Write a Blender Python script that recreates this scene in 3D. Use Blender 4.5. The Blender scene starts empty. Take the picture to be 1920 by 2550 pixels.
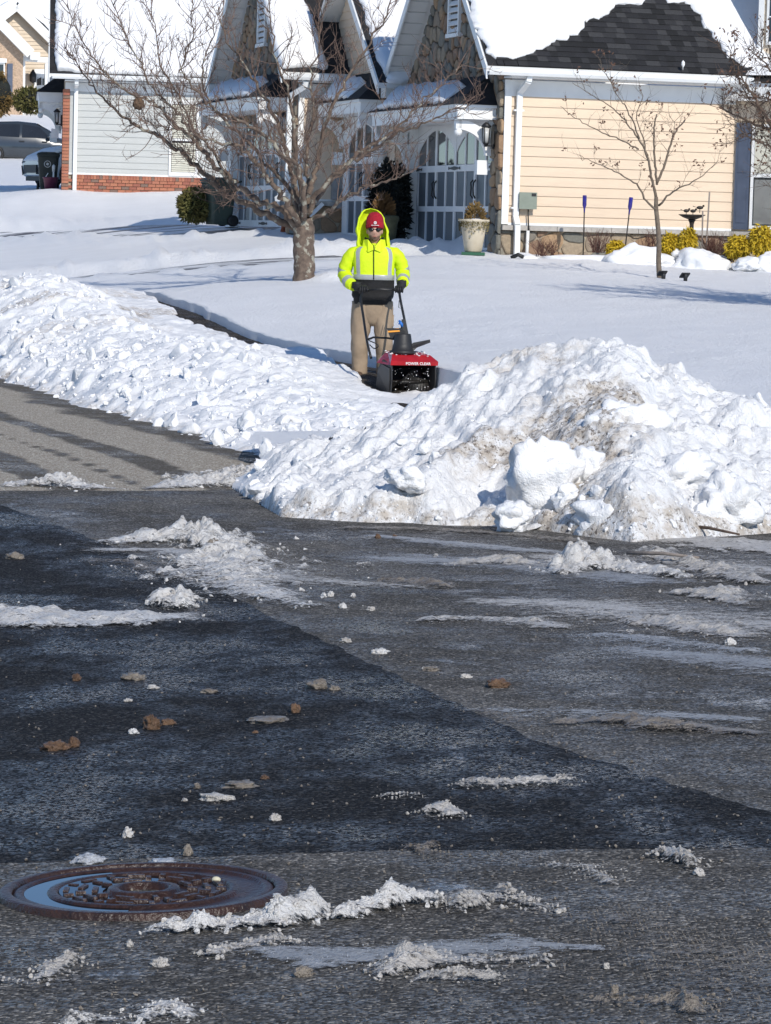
import bpy, bmesh, math, random
import numpy as np
from mathutils import Vector, Matrix, noise as mnoise
R = math.radians
random.seed(7)
rng = np.random.default_rng(7)
scene = bpy.context.scene
COL = scene.collection

# ------------------------------------------------------------------ camera
FPX, W0, H0 = 8300.0, 1920.0, 2550.0
CAM = np.array([0.0, 0.0, 1.76])
PITCH, ROLL = math.atan((1275 - 575) / FPX), 0.027
_r0 = np.array([1.0, 0, 0]); FWD = np.array([0, math.cos(PITCH), -math.sin(PITCH)])
_u0 = np.array([0, math.sin(PITCH), math.cos(PITCH)])
RIGHT = math.cos(ROLL) * _r0 + math.sin(ROLL) * _u0
UP = -math.sin(ROLL) * _r0 + math.cos(ROLL) * _u0
cd = bpy.data.cameras.new("camera"); cam = bpy.data.objects.new("camera", cd); COL.objects.link(cam)
cam.matrix_world = Matrix(((RIGHT[0], UP[0], -FWD[0], CAM[0]), (RIGHT[1], UP[1], -FWD[1], CAM[1]),
                           (RIGHT[2], UP[2], -FWD[2], CAM[2]), (0, 0, 0, 1)))
cd.sensor_fit = 'VERTICAL'; cd.sensor_height = 24.0; cd.lens = 24.0 * FPX / H0
cd.clip_start = 0.1; cd.clip_end = 2000
scene.camera = cam

# ------------------------------------------------------------------ light
SUN_EL, SUN_AZ = 34.0, 23.5          # sun behind the camera, to the right
Ldir = np.array([-math.sin(R(SUN_AZ)) * math.cos(R(SUN_EL)), math.cos(R(SUN_AZ)) * math.cos(R(SUN_EL)), -math.sin(R(SUN_EL))])
w = bpy.data.worlds.new("World"); scene.world = w; w.use_nodes = True
wn = w.node_tree.nodes; wl = w.node_tree.links
bg = wn["Background"]; sky = wn.new("ShaderNodeTexSky"); sky.sky_type = 'NISHITA'; sky.sun_disc = False
sky.sun_elevation = R(SUN_EL)
sky.sun_rotation = math.pi - R(SUN_AZ)
sky.air_density = 0.9; sky.dust_density = 0.0; sky.ozone_density = 5.0; sky.altitude = 1500
wl.new(sky.outputs[0], bg.inputs[0]); bg.inputs[1].default_value = 0.13
sd = bpy.data.lights.new("sun", 'SUN'); sd.energy = 3.6; sd.angle = R(0.53); sd.color = (1.0, 0.95, 0.87)
sun = bpy.data.objects.new("sun", sd); COL.objects.link(sun)
sun.rotation_euler = Vector(-Ldir).to_track_quat('Z', 'Y').to_euler()
sun.location = tuple(-Ldir * 60)
vs = scene.view_settings
vs.view_transform = 'Standard'; vs.look = 'None'; vs.exposure = 0.08; vs.gamma = 1.0; vs.use_curve_mapping = False
scene.cycles.max_bounces = 6; scene.cycles.diffuse_bounces = 3; scene.cycles.transparent_max_bounces = 12

# ------------------------------------------------------------------ numbers
def ray(px, py):
    return FWD + RIGHT * ((px - 960) / FPX) + UP * ((1275 - py) / FPX)
def P(px, py, Y):
    d = ray(px, py); return CAM + d * (Y / d[1])
def smooth(a, b, x):
    t = np.clip((np.asarray(x, float) - a) / (b - a), 0, 1); return t * t * (3 - 2 * t)
def road_z(X, Y):
    X = np.asarray(X, float); Y = np.asarray(Y, float)
    return -0.016 * (np.minimum(Y, 20) - 8.8) + 0.04 * np.clip(X, -4, 4) * (1 - smooth(12, 24, Y))
def G(px, py, dz=0.0):
    d = ray(px, py); Y = 15.0
    for _ in range(40):
        k = (CAM[2] - road_z(CAM[0] + d[0] / d[1] * Y, Y) - dz) / (-d[2]); Y = 0.5 * Y + 0.5 * k * d[1]
    return CAM + d * (Y / d[1])
def h01(ix, iy, s=0):
    n = (ix.astype(np.int64) * 374761393 + iy.astype(np.int64) * 668265263 + s * 2147483 + 1013) & 0xffffffff
    n = ((n ^ (n >> 13)) * 1274126177) & 0xffffffff
    n = ((n ^ (n >> 16)) * 2246822519) & 0xffffffff
    return ((n ^ (n >> 15)) & 0xffffff) / float(0x1000000)
def vnoise(x, y, s=0):
    ix = np.floor(x); iy = np.floor(y); fx = x - ix; fy = y - iy
    fx = fx * fx * fx * (fx * (fx * 6 - 15) + 10); fy = fy * fy * fy * (fy * (fy * 6 - 15) + 10)
    a = h01(ix, iy, s); b = h01(ix + 1, iy, s); c = h01(ix, iy + 1, s); d = h01(ix + 1, iy + 1, s)
    return (a + (b - a) * fx) * (1 - fy) + (c + (d - c) * fx) * fy
def fbm(x, y, o=4, s=0, g=0.5):
    v = 0; a = 1; t = 0
    for i in range(o):
        v = v + a * (vnoise(x * 2 ** i + 17.3 * i, y * 2 ** i - 9.1 * i, s + i) - 0.5); t += a; a *= g
    return v / t * 2
def blobs(x, y, s=0, rmin=0.25, rmax=0.62, dens=0.8):
    """rounded caps scattered over unit cells: looks like clods"""
    ix = np.floor(x); iy = np.floor(y); out = np.zeros_like(x)
    for dx in (-1, 0, 1):
        for dy in (-1, 0, 1):
            cx = ix + dx; cy = iy + dy
            px = cx + h01(cx, cy, s); py = cy + h01(cx, cy, s + 11)
            r = rmin + (rmax - rmin) * h01(cx, cy, s + 23) ** 2
            on = h01(cx, cy, s + 37) < dens
            ang = h01(cx, cy, s + 41) * 3.14; sq = 0.7 + 0.6 * h01(cx, cy, s + 43)
            ddx = (x - px); ddy = (y - py)
            e1 = (ddx * np.cos(ang) + ddy * np.sin(ang)) * sq; e2 = (-ddx * np.sin(ang) + ddy * np.cos(ang)) / sq
            q = 1 - (e1 * e1 + e2 * e2) / (r * r)
            out = np.maximum(out, np.where(on, np.sqrt(np.clip(q, 0, 1)) * r, 0))
    return out

# lawn / terrain heights: thin plate spline through surveyed points (picked pixel, distance) + outliers
_cp = [(860, 905, 36.8), (560, 850, 42), (200, 735, 51.6), (757, 697, 49), (1920, 1000, 30), (1900, 865, 37), (1650, 693, 52),
       (1250, 637, 57.6), (1040, 634, 58.5), (1800, 655, 59), (0, 700, 62), (300, 668, 61), (620, 640, 59.5), (0, 604, 76),
       (0, 576, 82), (230, 566, 78), (450, 566, 73), (250, 478, 88), (480, 476, 88.5), (150, 470, 88), (0, 482, 90), (0, 400, 132),
       (150, 396, 134), (60, 282, 168), (650, 580, 69), (740, 580, 68), (900, 603, 63.5), (1300, 800, 42.5), (1100, 700, 49)]
_c = [P(*c) for c in _cp] + [np.array(q, float) for q in [(60, 20, .3), (60, 60, 1.4), (60, 120, 2.6), (-60, 40, .3), (-60, 70, 1.0), (-60, 100, 3.2), (-60, 160, 6.0),
     (60, 200, 6), (0, 200, 8.5), (-60, 200, 8.5), (0, 134, 4.3), (14, 90, 2.3), (14, 62, 1.35), (14, 48, .95), (14, 34, .45), (6, 24, .3), (16, 24, .3)]]
_c = np.array(_c); _n = len(_c); _S = 20.0
def _tps(r2): return np.where(r2 > 1e-12, r2 * np.log(np.maximum(r2, 1e-12)), 0)
_A = np.zeros((_n + 3, _n + 3)); _q = _c[:, :2] / _S
_A[:_n, :_n] = _tps(((_q[:, None] - _q[None]) ** 2).sum(-1)) + np.eye(_n) * 0.002
_A[:_n, _n:] = np.c_[np.ones(_n), _q]; _A[_n:, :_n] = _A[:_n, _n:].T
_wt = np.linalg.solve(_A, np.r_[_c[:, 2], 0, 0, 0])
def lawn_z(X, Y):
    X = np.asarray(X, float); Y = np.asarray(Y, float); sh = X.shape
    q = np.c_[X.ravel(), Y.ravel()] / _S; out = _wt[_n] + q @ _wt[_n + 1:]
    for i in range(_n):
        out = out + _wt[i] * _tps(((q - _q[i]) ** 2).sum(-1))
    return out.reshape(sh)
# street frame: u along the side street kerb (away), v across (towards the lawn)
UO = np.array([-1.17, 28.5]); DU = np.array([-0.279, 0.960]); DV = np.array([0.960, 0.279])
def uv2xy(u, v): return UO[0] + u * DU[0] + v * DV[0], UO[1] + u * DU[1] + v * DV[1]
def xy2uv(x, y): return (x - UO[0]) * DU[0] + (y - UO[1]) * DU[1], (x - UO[0]) * DV[0] + (y - UO[1]) * DV[1]
def walk_z(u):
    u = np.asarray(u, float); uk = np.linspace(-10, 70, 161); xk, yk = uv2xy(uk, 3.5); zk = lawn_z(xk, yk) - .11
    return np.interp(u, uk, zk) - .21 * smooth(7.6, 5.0, u) - .06 * smooth(5, 1, u)

# ------------------------------------------------------------------ objects
def tag(o, label=None, cat=None, group=None, kind=None):
    if label: o['label'] = label
    if cat: o['category'] = cat
    if group: o['group'] = group
    if kind: o['kind'] = kind
    return o
def empty(name, loc=(0, 0, 0), rz=0.0, label=None, cat=None, group=None):
    o = bpy.data.objects.new(name, None); COL.objects.link(o); o.location = tuple(loc); o.rotation_euler = (0, 0, rz)
    o.empty_display_size = 0.2
    return tag(o, label, cat, group)
def link(name, me, parent=None, loc=None, rot=None):
    o = bpy.data.objects.new(name, me); COL.objects.link(o)
    if parent is not None: o.parent = parent
    if loc is not None: o.location = tuple(loc)
    if rot is not None: o.rotation_euler = rot
    return o
class MB:
    """collects geometry for one mesh"""
    def __init__(s): s.v = []; s.f = []; s.m = []; s.sm = []
    def add(s, verts, faces, mi=0, smooth=False):
        o = len(s.v); s.v += [tuple(map(float, q)) for q in verts]
        s.f += [tuple(i + o for i in f) for f in faces]; s.m += [mi] * len(faces); s.sm += [smooth] * len(faces); return s
    def box(s, x0, x1, y0, y1, z0, z1, mi=0, M=None, taper=None):
        v = [(x0, y0, z0), (x1, y0, z0), (x1, y1, z0), (x0, y1, z0), (x0, y0, z1), (x1, y0, z1), (x1, y1, z1), (x0, y1, z1)]
        if taper:
            cx, cy = (x0 + x1) / 2, (y0 + y1) / 2
            v[4:] = [(cx + (a - cx) * taper, cy + (b - cy) * taper, c) for a, b, c in v[4:]]
        if M is not None: v = [tuple(M @ Vector(q)) for q in v]
        return s.add(v, [(0, 3, 2, 1), (4, 5, 6, 7), (0, 1, 5, 4), (1, 2, 6, 5), (2, 3, 7, 6), (3, 0, 4, 7)], mi)
    def bar(s, a, b, w, h=None, mi=0, up=(0, 0, 1)):
        a = Vector(a); b = Vector(b); h = h or w; d = (b - a); L = d.length; d.normalize()
        x = d.cross(Vector(up))
        if x.length < 1e-4: x = d.cross(Vector((1, 0, 0)))
        x.normalize(); y = x.cross(d).normalized()
        M = Matrix(((x[0], d[0], y[0], a[0]), (x[1], d[1], y[1], a[1]), (x[2], d[2], y[2], a[2]), (0, 0, 0, 1)))
        return s.box(-w / 2, w / 2, 0, L, -h / 2, h / 2, mi, M)
    def prism(s, poly, vec, mi=0, M=None):
        n = len(poly); vec = Vector(vec); a = [Vector(q) for q in poly]; v = a + [q + vec for q in a]
        if M is not None: v = [M @ q for q in v]
        f = [tuple(range(n))[::-1], tuple(range(n, 2 * n))] + [(i, (i + 1) % n, n + (i + 1) % n, n + i) for i in range(n)]
        return s.add(v, f, mi)
    def rings(s, rings, mi=0, caps=True, smooth=True, mats=None):
        n = len(rings[0]); v = [q for r in rings for q in r]; o = len(s.v); s.v += [tuple(map(float, q)) for q in v]
        for k in range(len(rings) - 1):
            for i in range(n):
                j = (i + 1) % n; s.f.append((o + k * n + i, o + k * n + j, o + (k + 1) * n + j, o + (k + 1) * n + i))
                s.m.append(mats(k, i) if mats else mi); s.sm.append(smooth)
        if caps:
            s.f.append(tuple(o + i for i in range(n))[::-1]); s.m.append(mats(0, 0) if mats else mi); s.sm.append(False)
            s.f.append(tuple(o + (len(rings) - 1) * n + i for i in range(n))); s.m.append(mats(len(rings) - 2, 0) if mats else mi); s.sm.append(False)
        return s
    def tube(s, path, rad, n=8, mi=0, caps=True, smooth=True):
        p = [Vector(q) for q in path]; m = len(p)
        rad = [rad] * m if not hasattr(rad, '__len__') else rad
        d0 = (p[1] - p[0]).normalized(); x = d0.orthogonal().normalized(); rings = []
        for k in range(m):
            d = (p[min(k + 1, m - 1)] - p[max(k - 1, 0)]).normalized()
            x = (x - d * x.dot(d)); x = x.normalized() if x.length > 1e-6 else d.orthogonal().normalized(); y = d.cross(x)
            rings.append([p[k] + (x * math.cos(2 * math.pi * i / n) + y * math.sin(2 * math.pi * i / n)) * rad[k] for i in range(n)])
        return s.rings(rings, mi, caps, smooth)
    def lathe(s, prof, n=24, c=(0, 0, 0), mi=0, caps=True, smooth=True):
        return s.rings([[(c[0] + r * math.cos(2 * math.pi * i / n), c[1] + r * math.sin(2 * math.pi * i / n), c[2] + z) for i in range(n)] for r, z in prof], mi, caps, smooth)
    def ellipsoid(s, c, r, n=16, m=10, mi=0, M=None):
        rg = []
        for k in range(m + 1):
            a = -math.pi / 2 + math.pi * k / m; rr = max(math.cos(a), 1e-3)
            ring = [Vector((r[0] * rr * math.cos(2 * math.pi * i / n), r[1] * rr * math.sin(2 * math.pi * i / n), r[2] * math.sin(a))) for i in range(n)]
            if M is not None: ring = [M @ q for q in ring]
            rg.append([q + Vector(c) for q in ring])
        return s.rings(rg, mi, True, True)
    def mesh(s, name, mats):
        me = bpy.data.meshes.new(name); me.from_pydata(s.v, [], s.f)
        for m in (mats if isinstance(mats, (list, tuple)) else [mats]): me.materials.append(m)
        me.polygons.foreach_set('material_index', s.m); me.polygons.foreach_set('use_smooth', s.sm); me.update(); return me
    def build(s, name, mats, parent=None, loc=None, rot=None):
        return link(name, s.mesh(name, mats), parent, loc, rot)
def grid_obj(name, X, Y, Z, mat, parent=None, mask=None, attrs=None, smooth=True):
    nr, nc = X.shape; V = np.stack([X, Y, Z], -1).reshape(-1, 3)
    idx = np.arange(nr * nc).reshape(nr, nc)
    F = np.stack([idx[:-1, :-1], idx[:-1, 1:], idx[1:, 1:], idx[1:, :-1]], -1)
    if mask is not None: F = F[mask]
    F = F.reshape(-1, 4)
    used = np.zeros(len(V), bool); used[F.ravel()] = True; remap = np.cumsum(used) - 1
    V = V[used]; F = remap[F]
    me = bpy.data.meshes.new(name); me.vertices.add(len(V)); me.vertices.foreach_set('co', V.ravel().astype(np.float32))
    me.loops.add(F.size); me.loops.foreach_set('vertex_index', F.ravel().astype(np.int32)); me.polygons.add(len(F))
    me.polygons.foreach_set('loop_start', np.arange(0, F.size, 4, dtype=np.int32))
    me.polygons.foreach_set('use_smooth', np.full(len(F), smooth))
    me.update(calc_edges=True); me.validate()
    for k, a in (attrs or {}).items():
        at = me.attributes.new(k, 'FLOAT', 'POINT'); at.data.foreach_set('value', np.asarray(a, np.float32).ravel()[used])
    me.materials.append(mat)
    return link(name, me, parent)

# ------------------------------------------------------------------ materials
def N(nt, t, **kw):
    n = nt.nodes.new(t)
    for k, v in kw.items():
        if k in n.inputs: n.inputs[k].default_value = v
        else: setattr(n, k, v)
    return n
def mat(name, col, rough=0.6, var=0.12, scale=6.0, bump=0.0, bscale=40.0, metal=0.0, spec=0.5, stretch=None, col2=None, coat=0.0, obj=True):
    m = bpy.data.materials.new(name); m.use_nodes = True; nt = m.node_tree; b = nt.nodes['Principled BSDF']; L = nt.links.new
    b.inputs['Roughness'].default_value = rough; b.inputs['Metallic'].default_value = metal
    b.inputs['Specular IOR Level'].default_value = spec; b.inputs['Coat Weight'].default_value = coat
    tc = N(nt, 'ShaderNodeTexCoord'); mp = N(nt, 'ShaderNodeMapping'); L(tc.outputs['Object' if obj else 'Generated'], mp.inputs[0])
    if stretch: mp.inputs['Scale'].default_value = stretch
    nz = N(nt, 'ShaderNodeTexNoise', Scale=scale, Detail=5.0); L(mp.outputs[0], nz.inputs['Vector'])
    mx = N(nt, 'ShaderNodeMix', data_type='RGBA'); cr = N(nt, 'ShaderNodeMapRange'); cr.inputs[1].default_value = .3; cr.inputs[2].default_value = .7
    L(nz.outputs[0], cr.inputs[0]); L(cr.outputs[0], mx.inputs[0])
    c2 = col2 or tuple(c * (1 - 2 * var) for c in col); c1 = col if col2 else tuple(min(1, c * (1 + var)) for c in col)
    mx.inputs[6].default_value = (*c1, 1); mx.inputs[7].default_value = (*c2, 1); L(mx.outputs[2], b.inputs['Base Color'])
    if bump:
        n2 = N(nt, 'ShaderNodeTexNoise', Scale=bscale, Detail=4.0); L(mp.outputs[0], n2.inputs['Vector'])
        bp = N(nt, 'ShaderNodeBump', Strength=bump, Distance=0.02); L(n2.outputs[0], bp.inputs['Height']); L(bp.outputs[0], b.inputs['Normal'])
    return m
def rand_mat(name, cols, rough=0.8, bump=0.3, bscale=30.0):
    """colour picked per object, for bricks, stones and shingles"""
    m = mat(name, cols[0], rough, 0.1, 8.0, bump, bscale); nt = m.node_tree; L = nt.links.new; b = nt.nodes['Principled BSDF']
    oi = N(nt, 'ShaderNodeObjectInfo'); r = N(nt, 'ShaderNodeValToRGB'); r.color_ramp.interpolation = 'CONSTANT'
    e = r.color_ramp.elements; e[0].position = 0; e[0].color = (*cols[0], 1); e[1].position = 1.0 / len(cols); e[1].color = (*cols[1], 1)
    for i, c in enumerate(cols[2:]): q = e.new((i + 2.0) / len(cols)); q.color = (*c, 1)
    L(oi.outputs['Random'], r.inputs[0])
    n2 = N(nt, 'ShaderNodeTexNoise', Scale=18.0, Detail=6.0); tc = N(nt, 'ShaderNodeTexCoord'); L(tc.outputs['Object'], n2.inputs['Vector'])
    mr = N(nt, 'ShaderNodeMapRange'); mr.inputs[3].default_value = 0.6; mr.inputs[4].default_value = 1.35; L(n2.outputs[0], mr.inputs[0])
    mu = N(nt, 'ShaderNodeVectorMath', operation='MULTIPLY'); L(r.outputs[0], mu.inputs[0]); L(mr.outputs[0], mu.inputs[1])
    L(mu.outputs[0], b.inputs['Base Color']); return m
def world_noise(nt, scale, detail=5.0, sc=(1, 1, 1), rough=0.55, rot=0.0, loc=(0, 0, 0)):
    g = N(nt, 'ShaderNodeNewGeometry'); mp = N(nt, 'ShaderNodeMapping'); mp.inputs['Scale'].default_value = sc
    mp.inputs['Rotation'].default_value = (0, 0, rot); mp.inputs['Location'].default_value = loc
    nt.links.new(g.outputs['Position'], mp.inputs[0]); n = N(nt, 'ShaderNodeTexNoise', Scale=scale, Detail=detail, Roughness=rough)
    nt.links.new(mp.outputs[0], n.inputs['Vector']); return n.outputs[0]
def mrange(nt, s, a, b, c=0.0, d=1.0):
    n = N(nt, 'ShaderNodeMapRange'); n.inputs[1].default_value = a; n.inputs[2].default_value = b; n.inputs[3].default_value = c; n.inputs[4].default_value = d
    nt.links.new(s, n.inputs[0]); return n.outputs[0]
def mixc(nt, f, a, b):
    n = N(nt, 'ShaderNodeMix', data_type='RGBA')
    for i, q in ((0, f), (6, a), (7, b)):
        if isinstance(q, (int, float)): n.inputs[i].default_value = q
        elif isinstance(q, tuple): n.inputs[i].default_value = (*q, 1)
        else: nt.links.new(q, n.inputs[i])
    return n.outputs[2]
def math_(nt, op, a, b=0.0):
    n = N(nt, 'ShaderNodeMath', operation=op)
    for i, q in ((0, a), (1, b)):
        if isinstance(q, (int, float)): n.inputs[i].default_value = q
        else: nt.links.new(q, n.inputs[i])
    return n.outputs[0]
def attr(nt, k): return N(nt, 'ShaderNodeAttribute', attribute_name=k).outputs['Fac']

def snow_mat(name, dirt_attr=None, bump=0.5, fine=55.0, tint=(0.90, 0.90, 0.90), bdist=0.012, sparkle=True):
    m = bpy.data.materials.new(name); m.use_nodes = True; nt = m.node_tree; b = nt.nodes['Principled BSDF']; L = nt.links.new
    c = mixc(nt, mrange(nt, world_noise(nt, 1.4, 6), .35, .65), tint, tuple(t * .95 for t in tint))
    if dirt_attr:
        dn = world_noise(nt, 9.0, 8, rough=.7)
        d1 = math_(nt, 'MULTIPLY', attr(nt, dirt_attr), mrange(nt, dn, .36, .6, .15, 1.15))
        c = mixc(nt, mrange(nt, d1, .22, .95), c, (0.56, 0.50, 0.43))
        dn2 = world_noise(nt, 34.0, 6, rough=.7)
        d2 = math_(nt, 'MULTIPLY', attr(nt, dirt_attr), mrange(nt, dn2, .47, .6))
        c = mixc(nt, mrange(nt, d2, .45, .9, 0, .85), c, (0.13, 0.10, 0.075))
    L(c, b.inputs['Base Color']); b.inputs['Roughness'].default_value = .55; b.inputs['Specular IOR Level'].default_value = .35
    n1 = world_noise(nt, fine, 5, rough=.65); n2 = world_noise(nt, fine * 5, 3)
    h = math_(nt, 'ADD', n1, math_(nt, 'MULTIPLY', n2, .35))
    bp = N(nt, 'ShaderNodeBump', Strength=bump, Distance=bdist); L(h, bp.inputs['Height']); L(bp.outputs[0], b.inputs['Normal'])
    return m
def asphalt_mat(name, base, light, wet=0.5, wsc=(1, 1, 1), wscale=.5, puddle=.62, seed=0.0, wetcol=.55, track=False, rot=0.0, fspec=.5, k=1.0):
    """stone-speckled asphalt; a noise mask says where it is damp and where water stands"""
    m = bpy.data.materials.new(name); m.use_nodes = True; nt = m.node_tree; b = nt.nodes['Principled BSDF']; L = nt.links.new
    g = N(nt, 'ShaderNodeNewGeometry'); vo = N(nt, 'ShaderNodeTexVoronoi', Scale=105.0); L(g.outputs['Position'], vo.inputs['Vector'])
    vo2 = N(nt, 'ShaderNodeTexVoronoi', Scale=31.0); L(g.outputs['Position'], vo2.inputs['Vector'])
    sep = N(nt, 'ShaderNodeSeparateColor'); L(vo.outputs['Color'], sep.inputs[0]); s2 = N(nt, 'ShaderNodeSeparateColor'); L(vo2.outputs['Color'], s2.inputs[0])
    c = mixc(nt, mrange(nt, sep.outputs[0], .25, 1.0), base, light)
    c = mixc(nt, math_(nt, 'MULTIPLY', mrange(nt, sep.outputs[1], .84, .9), .9), c, tuple(min(1, q * 1.9 + .02) for q in light))
    c = mixc(nt, mrange(nt, sep.outputs[2], .72, .9, 0, .9 * k), c, tuple(q * .25 for q in base))
    c = mixc(nt, mrange(nt, s2.outputs[0], .3, 1, 0, .5 * k), c, tuple(q * .5 for q in base))
    wn_ = math_(nt, 'ADD', math_(nt, 'MULTIPLY', world_noise(nt, wscale, 8, wsc, .70, rot=rot, loc=(seed, seed * .7, 0)), .5), math_(nt, 'MULTIPLY', world_noise(nt, wscale * 4.2, 8, wsc, .74, rot=rot, loc=(seed + 3, seed, 0)), .5))
    if track: wn_ = math_(nt, 'ADD', wn_, math_(nt, 'MULTIPLY', attr(nt, 'wet'), .4))
    wetm = mrange(nt, wn_, puddle - wet * .35, puddle - wet * .35 + .14)
    damp = mrange(nt, world_noise(nt, wscale * 2.3, 8, wsc, .75, rot=rot, loc=(seed + 5, 2, 0)), .44, .57)
    pud = mrange(nt, wn_, puddle, puddle + .05)
    vm = N(nt, 'ShaderNodeVectorMath', operation='SCALE'); L(c, vm.inputs[0]); L(mrange(nt, wetm, 0, 1, 1.0, wetcol), vm.inputs['Scale'])
    L(vm.outputs[0], b.inputs['Base Color'])
    fine = world_noise(nt, 150.0, 3, rough=.6)
    film = math_(nt, 'MULTIPLY', math_(nt, 'MULTIPLY', wetm, damp), mrange(nt, sep.outputs[0], .42, .62, .12, 1.0))
    grain = mrange(nt, sep.outputs[0], .2, .8)
    rg = math_(nt, 'SUBTRACT', .85, math_(nt, 'MULTIPLY', film, math_(nt, 'ADD', .40, math_(nt, 'MULTIPLY', grain, .30)))); rg = math_(nt, 'SUBTRACT', rg, math_(nt, 'MULTIPLY', pud, .44 * fspec))
    rg = math_(nt, 'MAXIMUM', rg, .06)
    L(rg, b.inputs['Roughness']); L(math_(nt, 'ADD', .12, math_(nt, 'MULTIPLY', film, fspec)), b.inputs['Specular IOR Level'])
    ht = math_(nt, 'ADD', math_(nt, 'MULTIPLY', vo.outputs['Distance'], -1.0), fine); ht = math_(nt, 'ADD', ht, math_(nt, 'MULTIPLY', vo2.outputs['Distance'], -.6))
    bs = math_(nt, 'SUBTRACT', 1.0, math_(nt, 'MULTIPLY', pud, min(.9, 1.8 * fspec)))
    bp = N(nt, 'ShaderNodeBump', Distance=0.010); L(bs, bp.inputs['Strength']); L(ht, bp.inputs['Height']); L(bp.outputs[0], b.inputs['Normal'])
    return m
# ------------------------------------------------------------------ ground, streets, lawn
M_lawn = snow_mat('lawn snow', None, .8, 19.0, bdist=.04)
M_bank = snow_mat('ploughed snow', 'dirt', .7, 22.0, bdist=.03)
M_pile = snow_mat('heaped snow', 'dirt', .95, 24.0, bdist=.03)
M_road = asphalt_mat('old asphalt', (0.125, 0.118, 0.108), (0.32, 0.30, 0.27), wet=.5, wsc=(1, .8, 1), wscale=.55, puddle=.555, wetcol=.55, k=.8, fspec=.95)
M_patch = asphalt_mat('new asphalt', (0.015, 0.015, 0.017), (0.072, 0.070, 0.068), wet=.9, wsc=(1, .6, 1), wscale=.45, puddle=.575, fspec=.7, seed=31.0, wetcol=.75)
M_tan = asphalt_mat('dry asphalt', (0.36, 0.30, 0.235), (0.60, 0.53, 0.44), wet=.25, wsc=(1, 1, 1), wscale=.5, puddle=.80, seed=11.0, wetcol=.30, track=True, fspec=.08, k=.4)

# wide base ground (snow fields beyond the houses)
xs = np.linspace(-320, 320, 41); X, Y = np.meshgrid(xs, np.linspace(-120, 520, 41))
Zb = np.where((np.abs(X) < 90) & (Y < 215), -1.4, 1.0 + 0.012 * np.maximum(Y, 0))
tag(grid_obj('ground', X, Y, Zb, M_lawn), 'snow covered ground around the street', None, None, 'structure')

X, Y = np.meshgrid(np.r_[np.linspace(-60, -6, 28), np.linspace(-5.8, 6, 120), np.linspace(7, 50, 22)], np.r_[np.linspace(-30, 5, 15), np.linspace(5.2, 30, 180), np.linspace(31, 70, 20)])
tag(grid_obj('road', X, Y, road_z(X, Y), M_road), 'wet grey asphalt road with slush', None, None, 'structure')

def sheet(name, poly, dz, m, step, label, extra=None):
    """polygon laid on the road surface, filled with a grid clipped to the polygon"""
    bm = bmesh.new(); vs_ = [bm.verts.new((p[0], p[1], 0)) for p in poly]; bm.faces.new(vs_)
    x0, x1 = min(p[0] for p in poly), max(p[0] for p in poly); y0, y1 = min(p[1] for p in poly), max(p[1] for p in poly)
    for ax, a0, a1 in ((0, x0, x1), (1, y0, y1)):
        k = a0 + step
        while k < a1:
            co = (k, 0, 0) if ax == 0 else (0, k, 0); no = (1, 0, 0) if ax == 0 else (0, 1, 0)
            bmesh.ops.bisect_plane(bm, geom=bm.verts[:] + bm.edges[:] + bm.faces[:], plane_co=co, plane_no=no); k += step
    for v in bm.verts: v.co.z = float(road_z(v.co.x, v.co.y)) + (0.0006 if v.is_boundary else dz)
    bmesh.ops.recalc_face_normals(bm, faces=bm.faces[:])
    me = bpy.data.meshes.new(name); bm.to_mesh(me); bm.free(); me.materials.append(m)
    if me.polygons[0].normal.z < 0: me.flip_normals()
    if extra:
        co = np.empty(len(me.vertices) * 3, np.float32); me.vertices.foreach_get('co', co); co = co.reshape(-1, 3)
        at = me.attributes.new('wet', 'FLOAT', 'POINT'); at.data.foreach_set('value', extra(co[:, 0], co[:, 1]).astype(np.float32))
    return tag(link(name, me), label, None, None, 'structure')
def rag(pts, n=14, amp=.02):
    out = []
    for a, b in zip(pts[:-1], pts[1:]):
        for k in range(n):
            t = k / n; q = a + (b - a) * t; out.append(q[:2] + rng.normal(0, amp, 2))
    out.append(pts[-1][:2]); return out
edge = [G(*p) for p in [(-700, 1100), (0, 1257), (190, 1325), (470, 1430), (690, 1540), (960, 1668), (1350, 1852), (1920, 2022), (2600, 2230)]]
bot = [G(*p) for p in [(2600, 2245), (1920, 2112), (960, 2118), (0, 2150), (-700, 2180)]]
sheet('asphalt_patch', rag(edge, 16, .012) + rag(bot, 16, .008), .0016, M_patch, .6, 'band of newer dark asphalt crossing the road')

def tracks(x, y):
    u, v = xy2uv(x, y); e = np.exp(-((v + .05 + .25 * fbm(u * .9, v * 2, 3, 5)) / .42) ** 2) * 1.3
    for c, wd, a in ((-1.2, .17, 1.5), (-1.75, .08, .9), (-2.35, .16, 1.5), (-3.3, .2, 1.2), (-4.4, .22, 1.2)):
        cc = c - .018 * (u - 2) ** 1 + .12 * fbm(u * .3, u * 0, 2, 9)
        e = e + a * np.exp(-((v - cc) / (wd * (1 + .3 * fbm(u, v * 3, 3, 3)))) ** 2) * (0.55 + .6 * smooth(9, -2, u))
    return np.clip(e, 0, 1.3)
c0, c1 = G(-500, 1222), G(480, 1222)
pl = [c0[:2]] + rag([c0, c1], 20, .01)[1:] + [np.array(uv2xy(-3.2, .9)), np.array(uv2xy(60, .6)), np.array(uv2xy(60, -30)), c0[:2] + np.array([-20, 4])]
sheet('side_street', pl, .002, M_tan, .16, 'dry tan side street with wet tyre tracks', tracks)

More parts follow.
